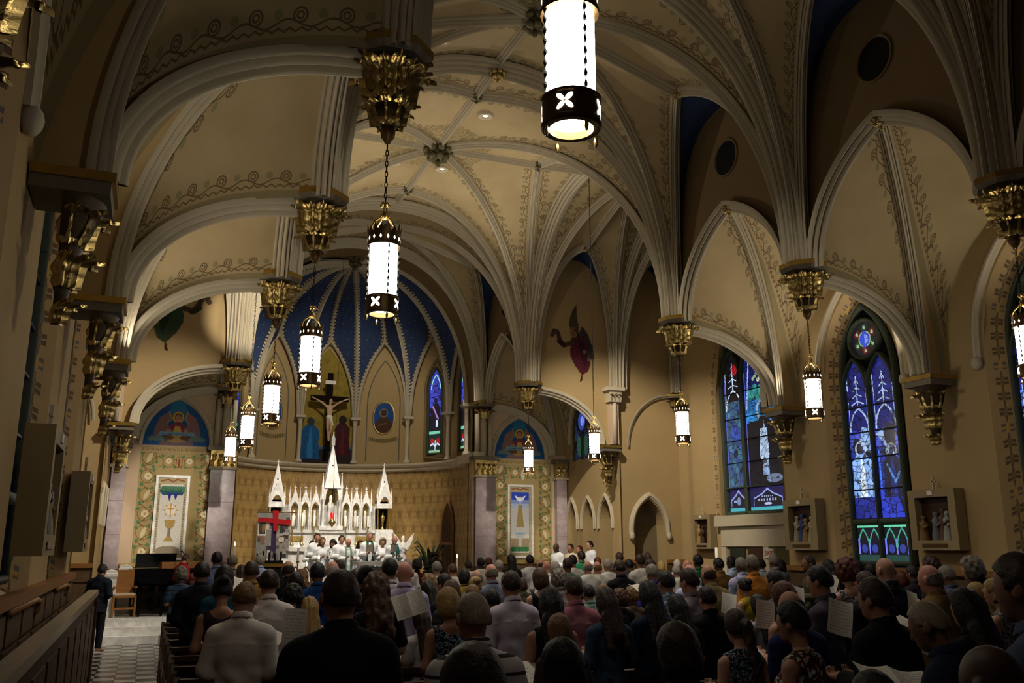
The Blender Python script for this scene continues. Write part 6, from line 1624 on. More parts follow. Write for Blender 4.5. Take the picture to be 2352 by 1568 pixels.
# ------------------------------------------------------------------ the congregation
# px, y of head top, head width px, sex, bow, skin, hair, hair colour, top, top colour, pattern, facing degrees, label
SK = {'p': '#b98a70', 't': '#a5765a', 'b': '#4a3024', 'd': '#7a5540', 'r': '#c08570'}
HC = {'k': '#1a1411', 'b': '#38261a', 'm': '#553823', 'l': '#7c5a34', 'y': '#ab8a52', 'g': '#7d7468', 'w': '#b4aca0', 'r': '#5a2414', 'G': '#a08f78'}
HEADW = {'short': .178, 'thin': .168, 'fringe': .172, 'bald': .160, 'curly': .235, 'bob': .20, 'long': .198, 'wavy': .225, 'bun': .178, 'pony': .178, 'veil': .20}
CROWD = '''
565 1344 57 m 2 p short l long #b9b0a8 - 14 boy in an untucked white shirt with rolled sleeves near the aisle
783 1314 76 m 1 t thin b jacket #131114 - 0 balding man in a black suit jacket, large in front
619 1312 42 m 1 p short b long #b3aaa6 - 0 man in a white button-back shirt behind the white-shirted boy
673 1347 48 f 1 p curly k scoop #15161d - 0 woman with dark curly hair in a black dress beside the suit jacket
680 1316 37 m 1 t short k long #16161c - 0 dark-haired man in black behind the curly-haired woman
730 1295 37 m 1 d short k short #173a72 - 0 man in a royal blue polo with green collar
662 1289 28 m 1 t fringe b jacket #121116 - 0 balding man in a dark jacket below the candlestick
465 1293 34 m 1 t short k jacket #10111a - 0 man in a navy suit at the left aisle end
516 1303 42 f 1 t bob k long #1d4a62 - 0 dark-haired woman in a teal shirt beside the navy suit
512 1330 43 f 2 t bun k scoop #2f2230 - 0 woman with pinned dark hair in a plum top near the aisle
578 1290 31 m 1 t thin b long #8a6a20 - 0 man in a mustard yellow shirt
417 1305 31 f 1 p curly g short #3f5a7c stripe 0 grey-haired woman in a blue striped shirt by the piano
499 1268 23 m 0 t short k long #6f7da8 - 0 tall man in a pale blue shirt before the marble pier
534 1275 21 m 0 p short g long #7d726a - 0 grey-haired man in a taupe shirt left of the banner table
598 1274 18 m 0 p short w long #8797b4 - 0 white-haired man in a light blue shirt below the banner
712 1374 47 f 1 p long y sleeveless #6a3a42 floral 0 blonde woman in a flowered top beside the black suit
695 1310 28 f 1 p wavy l short #5a4a40 - 0 light brown haired woman behind the blue polo
600 1326 34 f 1 t bob k short #141318 - 0 woman with black bobbed hair behind the white-shirted boy
555 1299 25 f 1 t long b short #241d22 - 0 dark long-haired woman left of the mustard shirt
764 1290 31 m 1 r fringe w long #7a6a66 - 0 pink bald man just left of the tall black suit
779 1287 22 m 0 t short b long #6f7f96 - -50 dark-haired man turning his head, near the altar
514 1291 18 m 0 t short b long #2a2a35 - 0 small dark head far back between the pale blue and taupe shirts
442 1318 19 f 1 t short r short #3a1c22 - 0 short auburn hair low beside the grey-haired woman
817 1308 26 m 1 t short b long #232027 - 0 dark head peeking right of the black suit
865 1323 56 f 1 p wavy m short #1f1c22 - 0 woman with very long curly brown hair down her back
896 1284 36 m 0 t short k long #b7aeb0 - 0 tall man with black hair in a white shirt before the altar
930 1291 34 m 1 r bald w long #8f86a0 - 12 bald pink man in a lavender shirt beside the tall white shirt
841 1302 38 f 1 t bun k short #1a1c28 - 0 woman with pinned black hair in navy left of the long curls
936 1283 18 m 0 p short w long #b4b0a8 - 0 white-haired head just right of the altar cloth
958 1286 23 f 0 b curly k short #4a1c24 - 0 woman with black natural hair in maroon
1003 1291 23 m 1 p short g robe #8f9a84 - 0 grey-haired priest in a pale green and white robe
1039 1296 22 m 1 p short m robe #aaa49c - 0 brown-haired server in white left of the brown door
985 1322 38 f 1 p wavy l short #4a3f36 - 0 woman with thick light brown hair at the centre
983 1335 36 f 1 t long k short #17151a - -18 woman with straight black hair beside the open booklet
1020 1320 38 m 1 t short k short #1c1a20 - -30 man with black hair turning to the left
1037 1336 41 f 1 p bob m short #3a3038 - 0 brown-haired woman behind the blonde in blue florals
1028 1357 56 f 2 t bob y scoop #16242e floralb 0 blonde woman in a teal flowered dress with bare nape
1086 1366 72 m 1 t thin G short #a8a2a0 stripe 0 grey-haired man in a white striped polo shirt
1130 1356 42 m 1 t short k long #6f6c86 check 0 dark-haired man in a lavender checked shirt
1173 1315 45 m 1 t short b long #aaa2ac - 0 man with brown hair and red neck in a white shirt
1128 1296 29 m 1 r fringe g long #6f7488 - 0 bald man with grey fringe behind the white-collared man
1066 1309 29 f 1 t bob k short #a8923a - 0 black-haired woman in yellow
1091 1327 31 f 1 p bun y short #4a3c34 - 0 blonde woman with pinned-up hair
1085 1346 39 f 1 p bob l short #3c3036 - 0 light brown head just above the striped polo
1104 1280 17 m 0 b thin k robe #9a948c - 0 dark-skinned man in white far back beside the brown door
1146 1287 19 m 0 p short w robe #aaa6a2 - 0 white-haired priest with a blue-edged white robe
1075 1288 16 m 0 p short b robe #b0b4a0 - 0 small server in white and green by the brown door
1122 1281 15 f 0 p short r long #b0a8a0 - 0 small auburn head in front of the marble pier
1174 1274 20 f 0 t long k short #1a181c - 0 dark long-haired woman under the font mosaic
1184 1300 19 m 1 p curly g robe #8f9460 - 0 curly grey head in an olive stole
1217 1275 18 m 0 t short k robe #a8a4a0 - 0 dark-haired man lifting a sheet under the font mosaic
1242 1284 18 m 0 r fringe m robe #aaa6a0 - 0 bald ruddy man in white left of the standing servers
1255 1289 19 m 1 r bald w robe #b0aca4 - 0 bald pink man in white with a dark collar line
1240 1308 37 f 1 p bob m scoop #14131a - 0 short brown-haired woman in a black top
1275 1291 22 m 1 p short w robe #a9a5a0 - 0 white-haired priest between bald heads
1283 1312 40 f 1 p curly g short #7a7674 lace 0 woman with curly grey hair
1263 1354 58 f 1 t long k sleeveless #141218 - 8 woman with long black hair and bare brown arms
1284 1416 66 f 1 t bob l short #3a2c2a - 0 woman with golden brown hair in the lower centre
1290 1478 96 f 1 p bob k short #94706a - 0 dark head with pink top at the bottom, centre
1085 1497 152 f 1 t bob b short #57504c - 0 huge dark brown head at the bottom edge, left of centre
908 1361 26 m 1 d short k short #8f8f9c - 0 dark-haired child beside the long curls
965 1397 47 f 1 p long b short #a39c9c - -14 girl with long brown hair and a clip, in a white top
935 1322 28 f 1 p bob G short #3a6a6a - 0 ash blonde woman in a teal top
1095 1311 27 m 1 t fringe g long #6a6466 - 0 greying man with thinning crown near the centre
1040 1318 21 f 1 p bob y short #8a7f74 - 0 small blonde bob left of the yellow top
1122 1337 23 f 1 p bob l short #4a443e - 0 small light brown head right of the pinned blonde
1199 1329 26 f 1 p bob m short #54503a - 0 brown bob in olive right of the white shirt
1316 1328 45 m 1 r short b short #b0707c - 0 man in a pink polo shirt
1390 1354 54 f 1 p long b long #33465a - 0 woman with long straight brown hair in a denim jacket
1489 1339 52 f 1 t long k long #1c2c40 - 0 woman with long black hair in a dark blue blouse
1553 1369 54 f 1 t long k short #17171b - 0 woman with sleek black hair behind the big dark head
1422 1288 26 m 1 p short b long #101014 - 0 man in a black shirt at right of centre
1469 1274 21 m 0 t short b hoodrobe #a49c94 - 0 server in a white hooded robe
1497 1298 28 m 1 t short g short #34308c - 0 grey-haired man in a violet blue shirt
1528 1314 39 m 1 t short k long #5a7594 plaid 0 black-haired man in a blue plaid shirt
1580 1309 46 m 1 r short b short #837c80 - -14 tall man with thick dark hair in a grey tee
1622 1350 45 m 1 r short k long #111014 - 0 dark-haired man in black with a red neck
1625 1298 32 m 1 t fringe b jacket #84704c - 0 balding man in a tan jacket
1583 1297 27 m 1 r bald w long #8f9cb8 - 0 pink bald man in light blue behind the thick dark hair
1553 1300 21 m 1 p short w robe #b0aca6 - 0 white-haired man with round white head
1555 1286 18 m 0 p short w robe #a8a4a0 - 0 small white head behind another white-haired man
1578 1286 22 m 0 r fringe l robe #a8a49c - 0 bald tan head left of the green vest
1602 1274 22 m 0 d short k short #1f5a36 - 0 dark-haired man in a green vest
1649 1283 23 m 1 d short k short #6a4e24 - 0 dark-haired man in ochre brown
1351 1345 33 m 1 t short k short #7f9f90 - 0 short dark hair above a mint collar
1385 1345 33 f 1 p bob l short #3a3230 - 0 light brown crown behind the long straight hair
1422 1356 29 f 1 p curly m short #14131a - 0 woman with short brown waves in black
1449 1352 30 f 1 p curly l short #5a4a3a - 0 curly light brown hair beside the blue blouse
1553 1441 110 f 1 t bob b short #1b181b - 0 big dark brown head at the bottom, right of centre
1349 1289 21 m 1 r fringe g robe #b0aca4 - 0 bald priest in white with a pale green stole
1371 1290 21 m 1 r fringe l robe #aca69c - 0 bald priest with green and gold stole
1395 1284 20 m 0 p short w robe #b0aca8 - 0 white-haired priest behind the two stoles
1402 1296 19 m 1 p short g robe #a8a4a0 - 0 grey-haired priest left of the black shirt
1303 1281 22 m 0 d thin b robe #5a6a5c - 0 brown bald priest in a dark green vestment
1315 1275 19 m 0 t short k robe #a8a098 - 0 dark-haired man behind the green vestment
1372 1280 16 f 0 p short r long #8a8478 - 0 small auburn head among the priests
1422 1269 16 m 0 t short b long #57504a - 0 small dark head against the right transept wall
1487 1270 15 m 0 t short b long #3a3430 - 0 small dark head below the transept doorway
1493 1286 24 m 1 t short b robe #8a8478 - 0 dark-haired man right of the hooded robe
1444 1286 20 m 1 t short k long #3a3638 - 0 dark head between black shirt and hooded robe
1518 1290 16 f 1 p bob y short #6a5630 - 0 golden-haired head behind the plaid shirt
1726 1274 28 m 0 d thin g long #b07028 - 0 man in a bright orange shirt
1748 1285 19 m 0 d short k long #8f94a8 - 0 dark head right of the orange shirt
1701 1280 24 m 0 d thin g long #8f88a4 camo 0 man in a lavender shirt with a dark strap
1679 1278 20 m 0 b short k long #8fa0b4 - -25 dark man in a pale blue hooded top
1776 1273 21 m 0 d thin g long #6f6c62 camo 0 man in a grey mottled shirt by the exit
1793 1288 18 f 1 d bob k short #4a463c - 0 small dark bob right of the mottled shirt
1778 1313 37 m 1 t short k short #3c4a4e - -16 black-haired man in slate green
1707 1330 30 f 1 p bun k sleeveless #a08a14 - -14 girl with black bun in a yellow top
1740 1369 46 f 1 p long k short #8a8690 - 0 woman with a black bob in a grey top behind the tall sheet
1798 1342 54 f 1 r bob r sleeveless #a08a82 - 0 woman with reddish bob and bare shoulders
1813 1359 54 m 1 t fringe b long #1c2150 - 0 balding man in a dark royal blue shirt
1815 1386 70 f 1 t short k sleeveless #43302c floral -22 woman with short dark hair in a red flowered top
1688 1404 62 f 1 p pony b sleeveless #122028 floralb 0 woman with a ponytail in a teal patterned top
1878 1303 48 m 1 t short k long #4c4650 - -24 man in a charcoal grey shirt holding a sheet
1942 1288 50 f 1 p curly r scoop #1b181d lace 10 woman with big red curly hair in black lace
1856 1276 25 m 0 d short b long #4a4636 - -60 olive-clad man in profile by the right wall
1901 1288 27 f 1 d long k short #1d1a1c - -18 dark long-haired woman beside the red curls
1914 1283 19 m 0 p short w long #6f6a66 - 0 small white-haired head behind the red curls
1968 1288 18 f 0 d short k short #a04028 - -12 dark head with an orange-red scarf
2031 1282 38 m 1 p bald l long #1a1b24 - 8 bald man in a dark navy shirt
1986 1316 40 m 1 t short b jacket #141318 - 0 brown-haired man close behind a big black jacket
2003 1333 60 m 1 t short b jacket #0f0f13 - -12 large man in a black jacket holding a white sheet
2131 1299 44 m 1 r fringe g jacket #7c6238 - -10 grey balding man in a tan suit jacket
2122 1389 71 m 2 d thin G long #20293f - -26 grey-blond man with glasses bent over a booklet
2212 1358 72 f 1 t long k short #101118 - 0 woman with long black hair at the right
2228 1285 46 m 1 p curly g jacket #15151d - -16 man with curly grey hair in dark clothes
2171 1302 33 m 1 t short g long #4c4a5c check -14 grey-haired man in a checked shirt
2137 1283 30 m 1 t curly b long #2a2527 - 0 dark curly head behind the tan jacket
2281 1332 44 f 1 p short y sleeveless #2a282c lace -14 short-haired blonde woman in a lace top
2240 1340 39 f 1 p pony y short #3c3028 - 0 blonde with a ponytail left of the lace top
2334 1270 84 m 1 d short b long #4b5468 - -18 tall man in a blue-grey shirt at the right edge
2266 1491 128 m 2 b bald k short #2a1d18 - 0 shiny bald brown head at the bottom right corner
2070 1315 25 f 1 d bob r short #3a2024 - 0 small auburn head right of the navy shirt
2094 1300 25 m 1 d short k long #1f1c22 - 0 dark head left of the tan jacket
1999 1294 24 m 0 d short k long #1c1a20 - 0 dark head behind the bald navy man
2003 1549 118 m 1 d short k jacket #141216 - 0 dark crown cut by the bottom edge at right
'''.strip().split('\n')
ROW0, ROWD = 1.95, .86
PEOPLE = []
for ln in CROWD:
    t = ln.split(None, 12); px, py, wd = float(t[0]), float(t[1]), float(t[2]); fem = t[3] == 'f'; bow = (.05, .22, .45)[int(t[4])]
    d = HEADW[t[6]]*F_PX/wd
    P = atpx(px, py, d)
    rr = round((P.y-ROW0)/ROWD)
    if d > 3.0: d *= (ROW0+ROWD*max(0, rr))/P.y
    P = atpx(px, py, d); H = P.z
    if H < 1.42: d *= (2-1.42)/(2-H); P = atpx(px, py, d)
    for _ in range(60):
        lim = 11.0 if P.y < 14.4 else 12.9
        if P.x > lim or P.y > 20.3: d *= .985; P = atpx(px, py, d)
    H = min(P.z, 1.93)
    PEOPLE.append([P, H, t, fem, bow, d])
# keep neighbours from standing in each other
for it in range(60):
    for i in range(len(PEOPLE)):
        for j in range(i):
            a, b = PEOPLE[i][0], PEOPLE[j][0]; dx, dy = a.x-b.x, a.y-b.y; dd = math.hypot(dx, dy)
            if dd < .46:
                f_, n_ = (i, j) if PEOPLE[i][5] > PEOPLE[j][5] else (j, i); k = .05
                PEOPLE[f_][5] += (k if PEOPLE[f_][0].x < (10.8 if PEOPLE[f_][0].y < 14.2 else 12.7) and PEOPLE[f_][0].y < 20.2 else 0); PEOPLE[n_][5] = max(1.6, PEOPLE[n_][5]-k*.3)
                for q in (f_, n_): PEOPLE[q][0] = atpx(float(PEOPLE[q][2][0]), float(PEOPLE[q][2][1]), PEOPLE[q][5])
for P, H, t, fem, bow, d in PEOPLE:
    H = min(max(P.z, 1.30), 1.95)
    rz = R(-float(t[11])); 
    # the head leans forward of the feet: shift back so that the crown lands on its mark
    off = .18*math.sin(bow)+.01; s = H/1.75
    lx, ly = P.x+math.sin(rz)*off*s, P.y-math.cos(rz)*off*s
    pp = person((lx, ly, 0), rz, H, fem, bow, SK[t[5]], t[6], HC[t[7]], t[8], t[9], '' if t[10] == '-' else t[10], 'skirt' if (fem and t[8] in ('scoop', 'sleeveless')) else 'trousers', random.choice(['#14141a', '#1a1d28', '#231f1c', '#101014']), t[12], 'people standing in the pews')

    if 'striped polo' in t[12] and 'grey-haired man in a white' in t[12]:      # small dark emblem below the collar
        b = MB()
        for k in (-1, 1): b.tube([(.026*math.cos(a)*1.0, -.126, 1.375+k*(.010-.018*math.sin(a))) for a in [PI*j/8 for j in range(9)]], .0035, 5)
        b.build('back_emblem', M.iron, pp, True)
# ------------------------------------------------------------------ reredos and altar
rx, ry, rz0 = 5.2, 27.75, .66
rd = empty('reredos', (rx, ry, rz0), 0, 'white marble gothic reredos with spires behind the altar', 'altarpiece')
fy = lambda s, z, d: (s, d, z)
def gable(cx, hw, zb, zspr, rise, ztop, d0, d1, name='gable', par=rd, inner=.72):
    a = hw*inner
    pts = [(cx-hw, zb), (cx-a, zb)]+[(cx+x, zspr+z) for x, z in arch_pts(a, rise, 7)]+[(cx+a, zb), (cx+hw, zb), (cx+hw, zspr+rise*.55), (cx, ztop), (cx-hw, zspr+rise*.55)]
    o = MB().prism(pts, fy, d0, d1).build(name, M.white, par)
    for sg in (-1, 1):
        for k in range(4):
            t = (k+.5)/4; MB().ell((cx+sg*hw*(1-t), (d0+d1)/2, zspr+rise*.55+(ztop-zspr-rise*.55)*t+.01), (.018, .02, .02), 6, 4).build('crocket', M.white, par, True)
    return o
def pinnacle(cx, y, z0, h, w_, par=rd, name='pinnacle'):
    b = MB().box(cx-w_, y-w_, z0, cx+w_, y+w_, z0+h*.45).box(cx-w_*1.3, y-w_*1.3, z0+h*.45, cx+w_*1.3, y+w_*1.3, z0+h*.5); b.box(cx-w_, y-w_, z0+h*.5, cx+w_, y+w_, z0+h*.94, .08); b.ell((cx, y, z0+h*.95), (w_*.5, w_*.5, w_*.6), 6, 4)
    return b.build(name, M.white, par)
def spire(cx, y, z0, h, w_, par=rd):
    b = MB(); b.box(cx-w_, y-w_, z0, cx+w_, y+w_, z0+h, .06); o = b.build('spire', M.white, par)
    for t in (.25, .5):
        MB().ell((cx, y-w_*(1-t)*.97, z0+h*t), (w_*.16, .012, w_*.24), 8, 6).build('spire_piercing', M.dark, par, True)
    MB().box(cx-.012, y-.012, z0+h, cx+.012, y+.012, z0+h+.13).box(cx-.05, y-.012, z0+h+.06, cx+.05, y+.012, z0+h+.085).build('finial_cross', M.white, par)
    return o
MB().box(-1.95, -.1, 0, 1.95, .5, 1.28).build('base', M.white, rd); MB().box(-2.0, -.2, 1.28, 2.0, .5, 1.36).build('shelf', M.white, rd)
MB().box(-1.9, -.02, 1.36, 1.9, .4, 1.72).build('predella', M.white, rd); MB().box(-1.95, -.08, 1.72, 1.95, .4, 1.80).build('upper_shelf', M.white, rd)
for x in (-1.5, -1.0, .98, 1.5): MB().box(x-.2, -.035, 1.46, x+.2, -.02, 1.62).build('gold_inlay', M.goldd, rd)
MB().box(-1.42, .22, 1.8, 1.42, .36, 2.55).build('arcade_wall', M.white, rd)
for sg in (-1, 1):
    for k in range(3):
        cx = sg*(.47+.31*k)
        gable(cx, .15, 1.80, 2.42, .22, 3.02, .02, .12); MB().lathe([(.0, 0), (.05, 0), (.045, .2), (.06, .38), (.03, .44), (.04, .5), (.03, .56), (0, .57)], (cx, .14, 1.82), 8).build('niche_figure', M.white, rd, True)
        MB().box(cx-.012, .06, 3.0, cx+.012, .08, 3.12).box(cx-.04, .06, 3.05, cx+.04, .08, 3.075).build('gable_cross', M.white, rd)
        MB().prism([(cx-.1, 1.9)]+[(cx+x, 2.42+z) for x, z in arch_pts(.1, .18, 6)]+[(cx+.1, 1.9)], fy, .20, .215).build('gold_niche', M.goldd, rd)
    for k in range(4): pinnacle(sg*(.32+.31*k), .06, 2.35, .75, .022)
# centre tower
MB().box(-.36, -.12, 1.80, .36, .4, 1.92).build('tower_base', M.white, rd)
for sg in (-1, 1):
    for y in (-.06, .3): MB().lathe([(.05, 1.92), (.035, 1.97), (.032, 2.62), (.05, 2.68), (.055, 2.72)], (sg*.25, y, 0), 8).build('tower_column', M.white, rd, True)
    pinnacle(sg*.29, -.04, 2.7, .85, .03)
gable(0, .28, 2.70, 2.78, .42, 3.55, -.1, .0, inner=.7); MB().box(-.25, .32, 1.92, .25, .4, 3.1).build('tower_back', M.goldd, rd)
b = MB().lathe([(.0, 0), (.11, 0), (.09, .3), (.075, .5), (.1, .66), (.04, .74), (.05, .8), (.055, .86), (.03, .93), (0, .94)], (0, .12, 1.92), 12); b.build('statue', M.white, rd, True)
spire(0, .12, 3.05, 1.35, .25); pinnacle(0, .12, 4.38, .42, .05, name='statue_finial')
MB().box(-.42, -.3, 1.36, .42, .3, 1.46).build('tabernacle_shelf', M.white, rd)
tb_ = MB().box(-.3, -.28, .62, .3, .2, 1.36).build('tabernacle', M.white, rd); MB().box(-.14, -.3, .72, .14, -.28, 1.22).build('tabernacle_door', M.goldedge, tb_)
# side towers
for sg in (-1, 1):
    cx = sg*1.64
    MB().box(cx-.27, -.15, 1.36, cx+.27, .35, 1.82).build('tower_base', M.white, rd)
    for dx in (-.19, .19):
        for y in (-.08, .27): MB().lathe([(.04, 1.82), (.026, 1.87), (.025, 2.42), (.04, 2.48)], (cx+dx, y, 0), 8).build('gold_column', M.goldedge if sg > 0 else M.cream, rd, True)
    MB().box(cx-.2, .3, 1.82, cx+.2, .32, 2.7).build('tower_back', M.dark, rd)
    gable(cx, .23, 2.46, 2.52, .32, 3.18, -.12, -.04); MB().box(cx-.22, -.1, 2.46, cx+.22, .33, 2.62).build('canopy', M.white, rd)
    for dx in (-.22, .22): pinnacle(cx+dx, -.08, 2.46, .65, .022)
    spire(cx, .1, 2.8, .95, .2)
    MB().lathe([(.06, 0), (.05, .02), (.02, .06), (.03, .2), (.07, .36), (.06, .4), (.02, .44), (.03, .5), (0, .52)], (cx, .08, 1.83), 10).build('vase', M.brass, rd, True)
MB().box(-1.55, -.75, 0, 1.55, -.05, 1.18).build('altar_block', M.white, rd); MB().box(-1.62, -.82, 1.18, 1.62, -.0, 1.27).build('altar_slab', M.white, rd)
# six candlesticks on the shelf
CN6 = ('far left', 'second from left', 'just left of the tabernacle', 'just right of the tabernacle', 'second from right', 'far right')
def flame(p, z, s=1.): MB().lathe([(0, 0), (.012*s, .015*s), (.014*s, .03*s), (.006*s, .06*s), (0, .075*s)], (0, 0, z), 8).build('flame', M.flame, p, True)
for i, px in enumerate((672, 695, 722, 795, 821, 846)):
    P = atpx(px, 1215, 1); k = (27.5-P.y)/(P.y-CAM.y); P = CAM+(P-CAM)*(27.5/P.y)
    c = empty('altar_candlestick', (P.x, 27.58, 2.02), 0, 'tall brass candlestick with white candle on the reredos, %s' % CN6[i], 'candlestick', 'brass candlesticks of the high altar')
    MB().lathe([(.075, 0), (.07, .03), (.03, .06), (.022, .12), (.035, .16), (.02, .2), (.016, .44), (.035, .48), (.05, .52), (.05, .54), (0, .545)], n=10).build('stick', M.brass, c, True)
    MB().lathe([(.026, .54), (.026, .86), (0, .865)], n=10).build('candle', M.paper, c, True)
    if i in (1,): flame(c, .86, 1.)
sl = empty('sanctuary_lamp', (4.84, 25.6, 2.5), 0, 'hanging brass sanctuary lamp with red glass', 'lamp')
MB().lathe([(0, -.02), (.02, .02), (.10, .12), (.11, .15), (.06, .2), (.05, .23)], n=12).build('bowl', M.brass, sl, True); MB().lathe([(.045, .22), (.055, .40), (0, .4)], n=12).build('red_glass', M.redglow, sl, True)
b = MB()
for i in range(3): a = 2*PI*i/3; b.tube([(.1*math.cos(a), .1*math.sin(a), .14), (.0, 0, 1.3)], .004, 5)
b.tube([(0, 0, 1.3), (0, 0, 8.05)], .004, 5).build('chain', M.iron, sl)
# free-standing altar table
at_ = empty('altar_table', (5.98, 23.65, .66), 0, 'white altar table with marble top in front of the clergy', 'table')
MB().box(-.85, -.4, .84, .85, .4, .93).build('table_top', M.white, at_); MB().box(-.75, -.33, 0, -.5, .33, .84).build('leg', M.white, at_); MB().box(.5, -.33, 0, .75, .33, .84).build('leg', M.white, at_); MB().box(-.5, -.25, .1, .5, .3, .8).build('front_panel', M.stone, at_)
vl = MB().lathe([(.21, 0), (.2, .03), (.15, .08), (.08, .11), (0, .12)], n=16); o = vl.build('veiled_dish', plain('white_linen', '#e6e2da', .8), None, True); o.location = (6.06, 23.65, 1.59); tag(o, 'white linen dome on the altar table', 'cloth')
# candle stands
for X_, Y_, Z0, zt, lab in ((3.63, 23.55, .66, 1.98, 'tall brass candle stand left of the clergy'), (4.06, 23.0, .66, 1.70, 'candle stand in front of the long-haired woman in white'), (3.75, 22.9, .66, 1.53, 'low candle stand beside the carved chair'), (2.11, 24.0, .66, 2.02, 'candle against the damask left of the banner'), (7.94, 23.75, .66, 1.70, 'candle beside the brown pointed door')):
    c = empty('candle_stand', (X_, Y_, Z0), 0, lab, 'candlestick', 'floor candle stands of the sanctuary'); h = zt-Z0
    MB().lathe([(.13, 0), (.12, .03), (.03, .06), (.018, .12), (.018, h-.42), (.05, h-.38), (.055, h-.36), (0, h-.355)], n=10).build('stand', M.brass, c, True)
    MB().lathe([(.03, h-.36), (.03, h-.03), (0, h-.025)], n=10).build('candle', M.paper, c, True); flame(c, h-.03, 1.5)
# banner and its table
bn = empty('collage_banner', (3.2, 25.2, .66), 0, 'hanging photo collage banner with a red and purple cross', 'banner')
c = Canvas(70, 90, rectfx(-.44, 1.0, .42, 2.2), '#8f8a84'); rs = np.random.RandomState(5)
for k in range(40): x, z = rs.uniform(-.42, .4), rs.uniform(1.0, 1.95); c.rect(x, z, x+rs.uniform(.05, .18), z+rs.uniform(.05, .2), ('#3a3634', '#b0a79c', '#6a625c', '#8a6a54', '#c8c0b4', '#57504e')[k % 6])
c.rect(-.42, 1.6, -.2, 1.98, '#d8d4cc'); c.rect(-.39, 1.64, -.22, 1.95, '#4a4440'); c.ell(-.27, 1.8, .05, .12, '#8a6a3a'); c.rect(-.06, 1.0, .08, 1.85, '#3a2c48'); c.rect(-.10, 1.85, .11, 2.0, '#3a2c48')
c.rect(.12, 1.42, .30, 1.58, '#c4bdb2'); c.ring(.21, 1.5, .09, .02, '#5a3222'); c.speckle(.5); c.build('collage', M.paint, lambda x, z: (x, -.02, z), bn)
b = MB(); b.add([(-.44, 0, 1.0), (.42, 0, 1.0), (.42, 0, 2.2), (-.44, 0, 2.2)], [(3, 2, 1, 0)]).build('cloth', M.paper, bn)
MB().prism([(-.43, 2.08), (.43, 2.02), (.43, 1.88), (-.43, 1.97)], fy, -.03, -.045).build('red_crossbar_cloth', M.red, bn); MB().prism([(-.06, 2.26), (.10, 2.26), (.09, 1.72), (-.01, 1.72)], fy, -.046, -.06).build('red_upright_cloth', M.red, bn)
MB().tube([(-.47, 0, 2.22), (.60, 0, 2.22)], .016, 8).build('rod', M.oak, bn, True); MB().tube([(0, .03, 0), (0, .03, 2.22)], .014, 8).build('pole', M.brass, bn, True); MB().lathe([(.2, 0), (.19, .02), (.02, .04)], (0, .03, 0), 12).build('foot', M.brass, bn, True)
tt = empty('shrine_table', (3.05, 24.75, .66), 0, 'draped table with gold edge and dark silver display below the banner', 'table')
MB().box(-.42, -.25, .80, .42, .25, .88).build('table_top', M.goldedge, tt); MB().box(-.38, -.22, .25, .38, .22, .8).build('drape', M.dark, tt)
for sx in (-.36, .36):
    for sy in (-.2, .2): MB().box(sx-.03, sy-.03, 0, sx+.03, sy+.03, .25).build('leg', M.oak, tt)
ds = empty('silver_display', (3.05, 24.75, 1.54), 0, 'heap of small silver frames and figures on the shrine table', 'display')
MB().box(-.36, -.2, 0, .36, .2, .08).build('tray', M.iron, ds)
for k in range(9): x = -.3+.075*k; MB().lathe([(.03, 0), (.02, .08), (.028, .14+.03*(k % 3)), (0, .2+.03*(k % 3))], (x, -.12+.1*(k % 2), .08), 7).build('figurine', M.stone if k % 2 else M.iron, ds, True)
# angel statue, palm and driftwood
an = empty('angel_statue', (7.22, 26.75, .66), R(-25), 'white marble angel statue with raised wings right of the altar', 'statue')
MB().box(-.18, -.18, 0, .18, .18, .75).build('pedestal', M.white, an); MB().lathe([(.14, .75), (.11, 1.0), (.08, 1.2), (.11, 1.36), (.05, 1.44), (.03, 1.46), (.055, 1.54), (.05, 1.6), (0, 1.64)], n=12).build('figure', M.white, an, True)
for sg in (-1, 1):
    w_ = [(0, 1.2), (.08, 1.15), (.18, 1.28), (.25, 1.45), (.32, 1.72), (.22, 1.62), (.13, 1.5), (.04, 1.38)]; MB().prism([(x*sg, z) for x, z in w_], fy, .09, .13).build('wing', M.white, an)
    MB().tube([(.1*sg, 0, 1.34), (.13*sg, -.1, 1.2), (.03*sg, -.18, 1.3)], .03, 6).build('arm', M.white, an, True)
pm = empty('potted_palm', (7.72, 25.55, .66), 0, 'dark green palm right of the clergy', 'plant')
MB().lathe([(.14, 0), (.18, .3), (.19, .32), (.16, .32)], n=12).build('pot', M.stone, pm, True); rs = random.Random(2)
for k in range(34):
    a = rs.uniform(0, 2*PI); L = rs.uniform(.45, .8); up = rs.uniform(.7, 1.25); V = []
    for j in range(6):
        t = j/5; r_ = L*t*.75; z = .3+up*math.sin(t*1.9)*.95; w_ = .045*math.sin(PI*(t*.85+.1))
        V += [(r_*math.cos(a)-w_*math.sin(a), r_*math.sin(a)+w_*math.cos(a), z), (r_*math.cos(a), r_*math.sin(a), z+.015), (r_*math.cos(a)+w_*math.sin(a), r_*math.sin(a)-w_*math.cos(a), z)]
    MB().add(V, [(3*j+q_, 3*j+q_+1, 3*j+4+q_, 3*j+3+q_) for j in range(5) for q_ in (0, 1)]).build('frond', M.green, pm, True)
dw = empty('driftwood_arrangement', (7.42, 24.2, .66), 0, 'dark conical heap of branches beside the brown door', 'arrangement'); rs = random.Random(4)
MB().lathe([(.2, 0), (.2, .5), (.24, .52)], n=10).build('stand', M.wood, dw, True)
for k in range(40):
    a = rs.uniform(0, 2*PI); z = rs.uniform(.5, 1.15); r_ = .26*(1.2-z)/.7+.03; MB().ell((r_*math.cos(a), r_*math.sin(a), z), (rs.uniform(.05, .1), rs.uniform(.05, .1), .04), 7, 5).build('leaf_clump', plain('dry_leaf', '#2c2018', .8) if k == 0 else bpy.data.materials['dry_leaf'], dw, True)
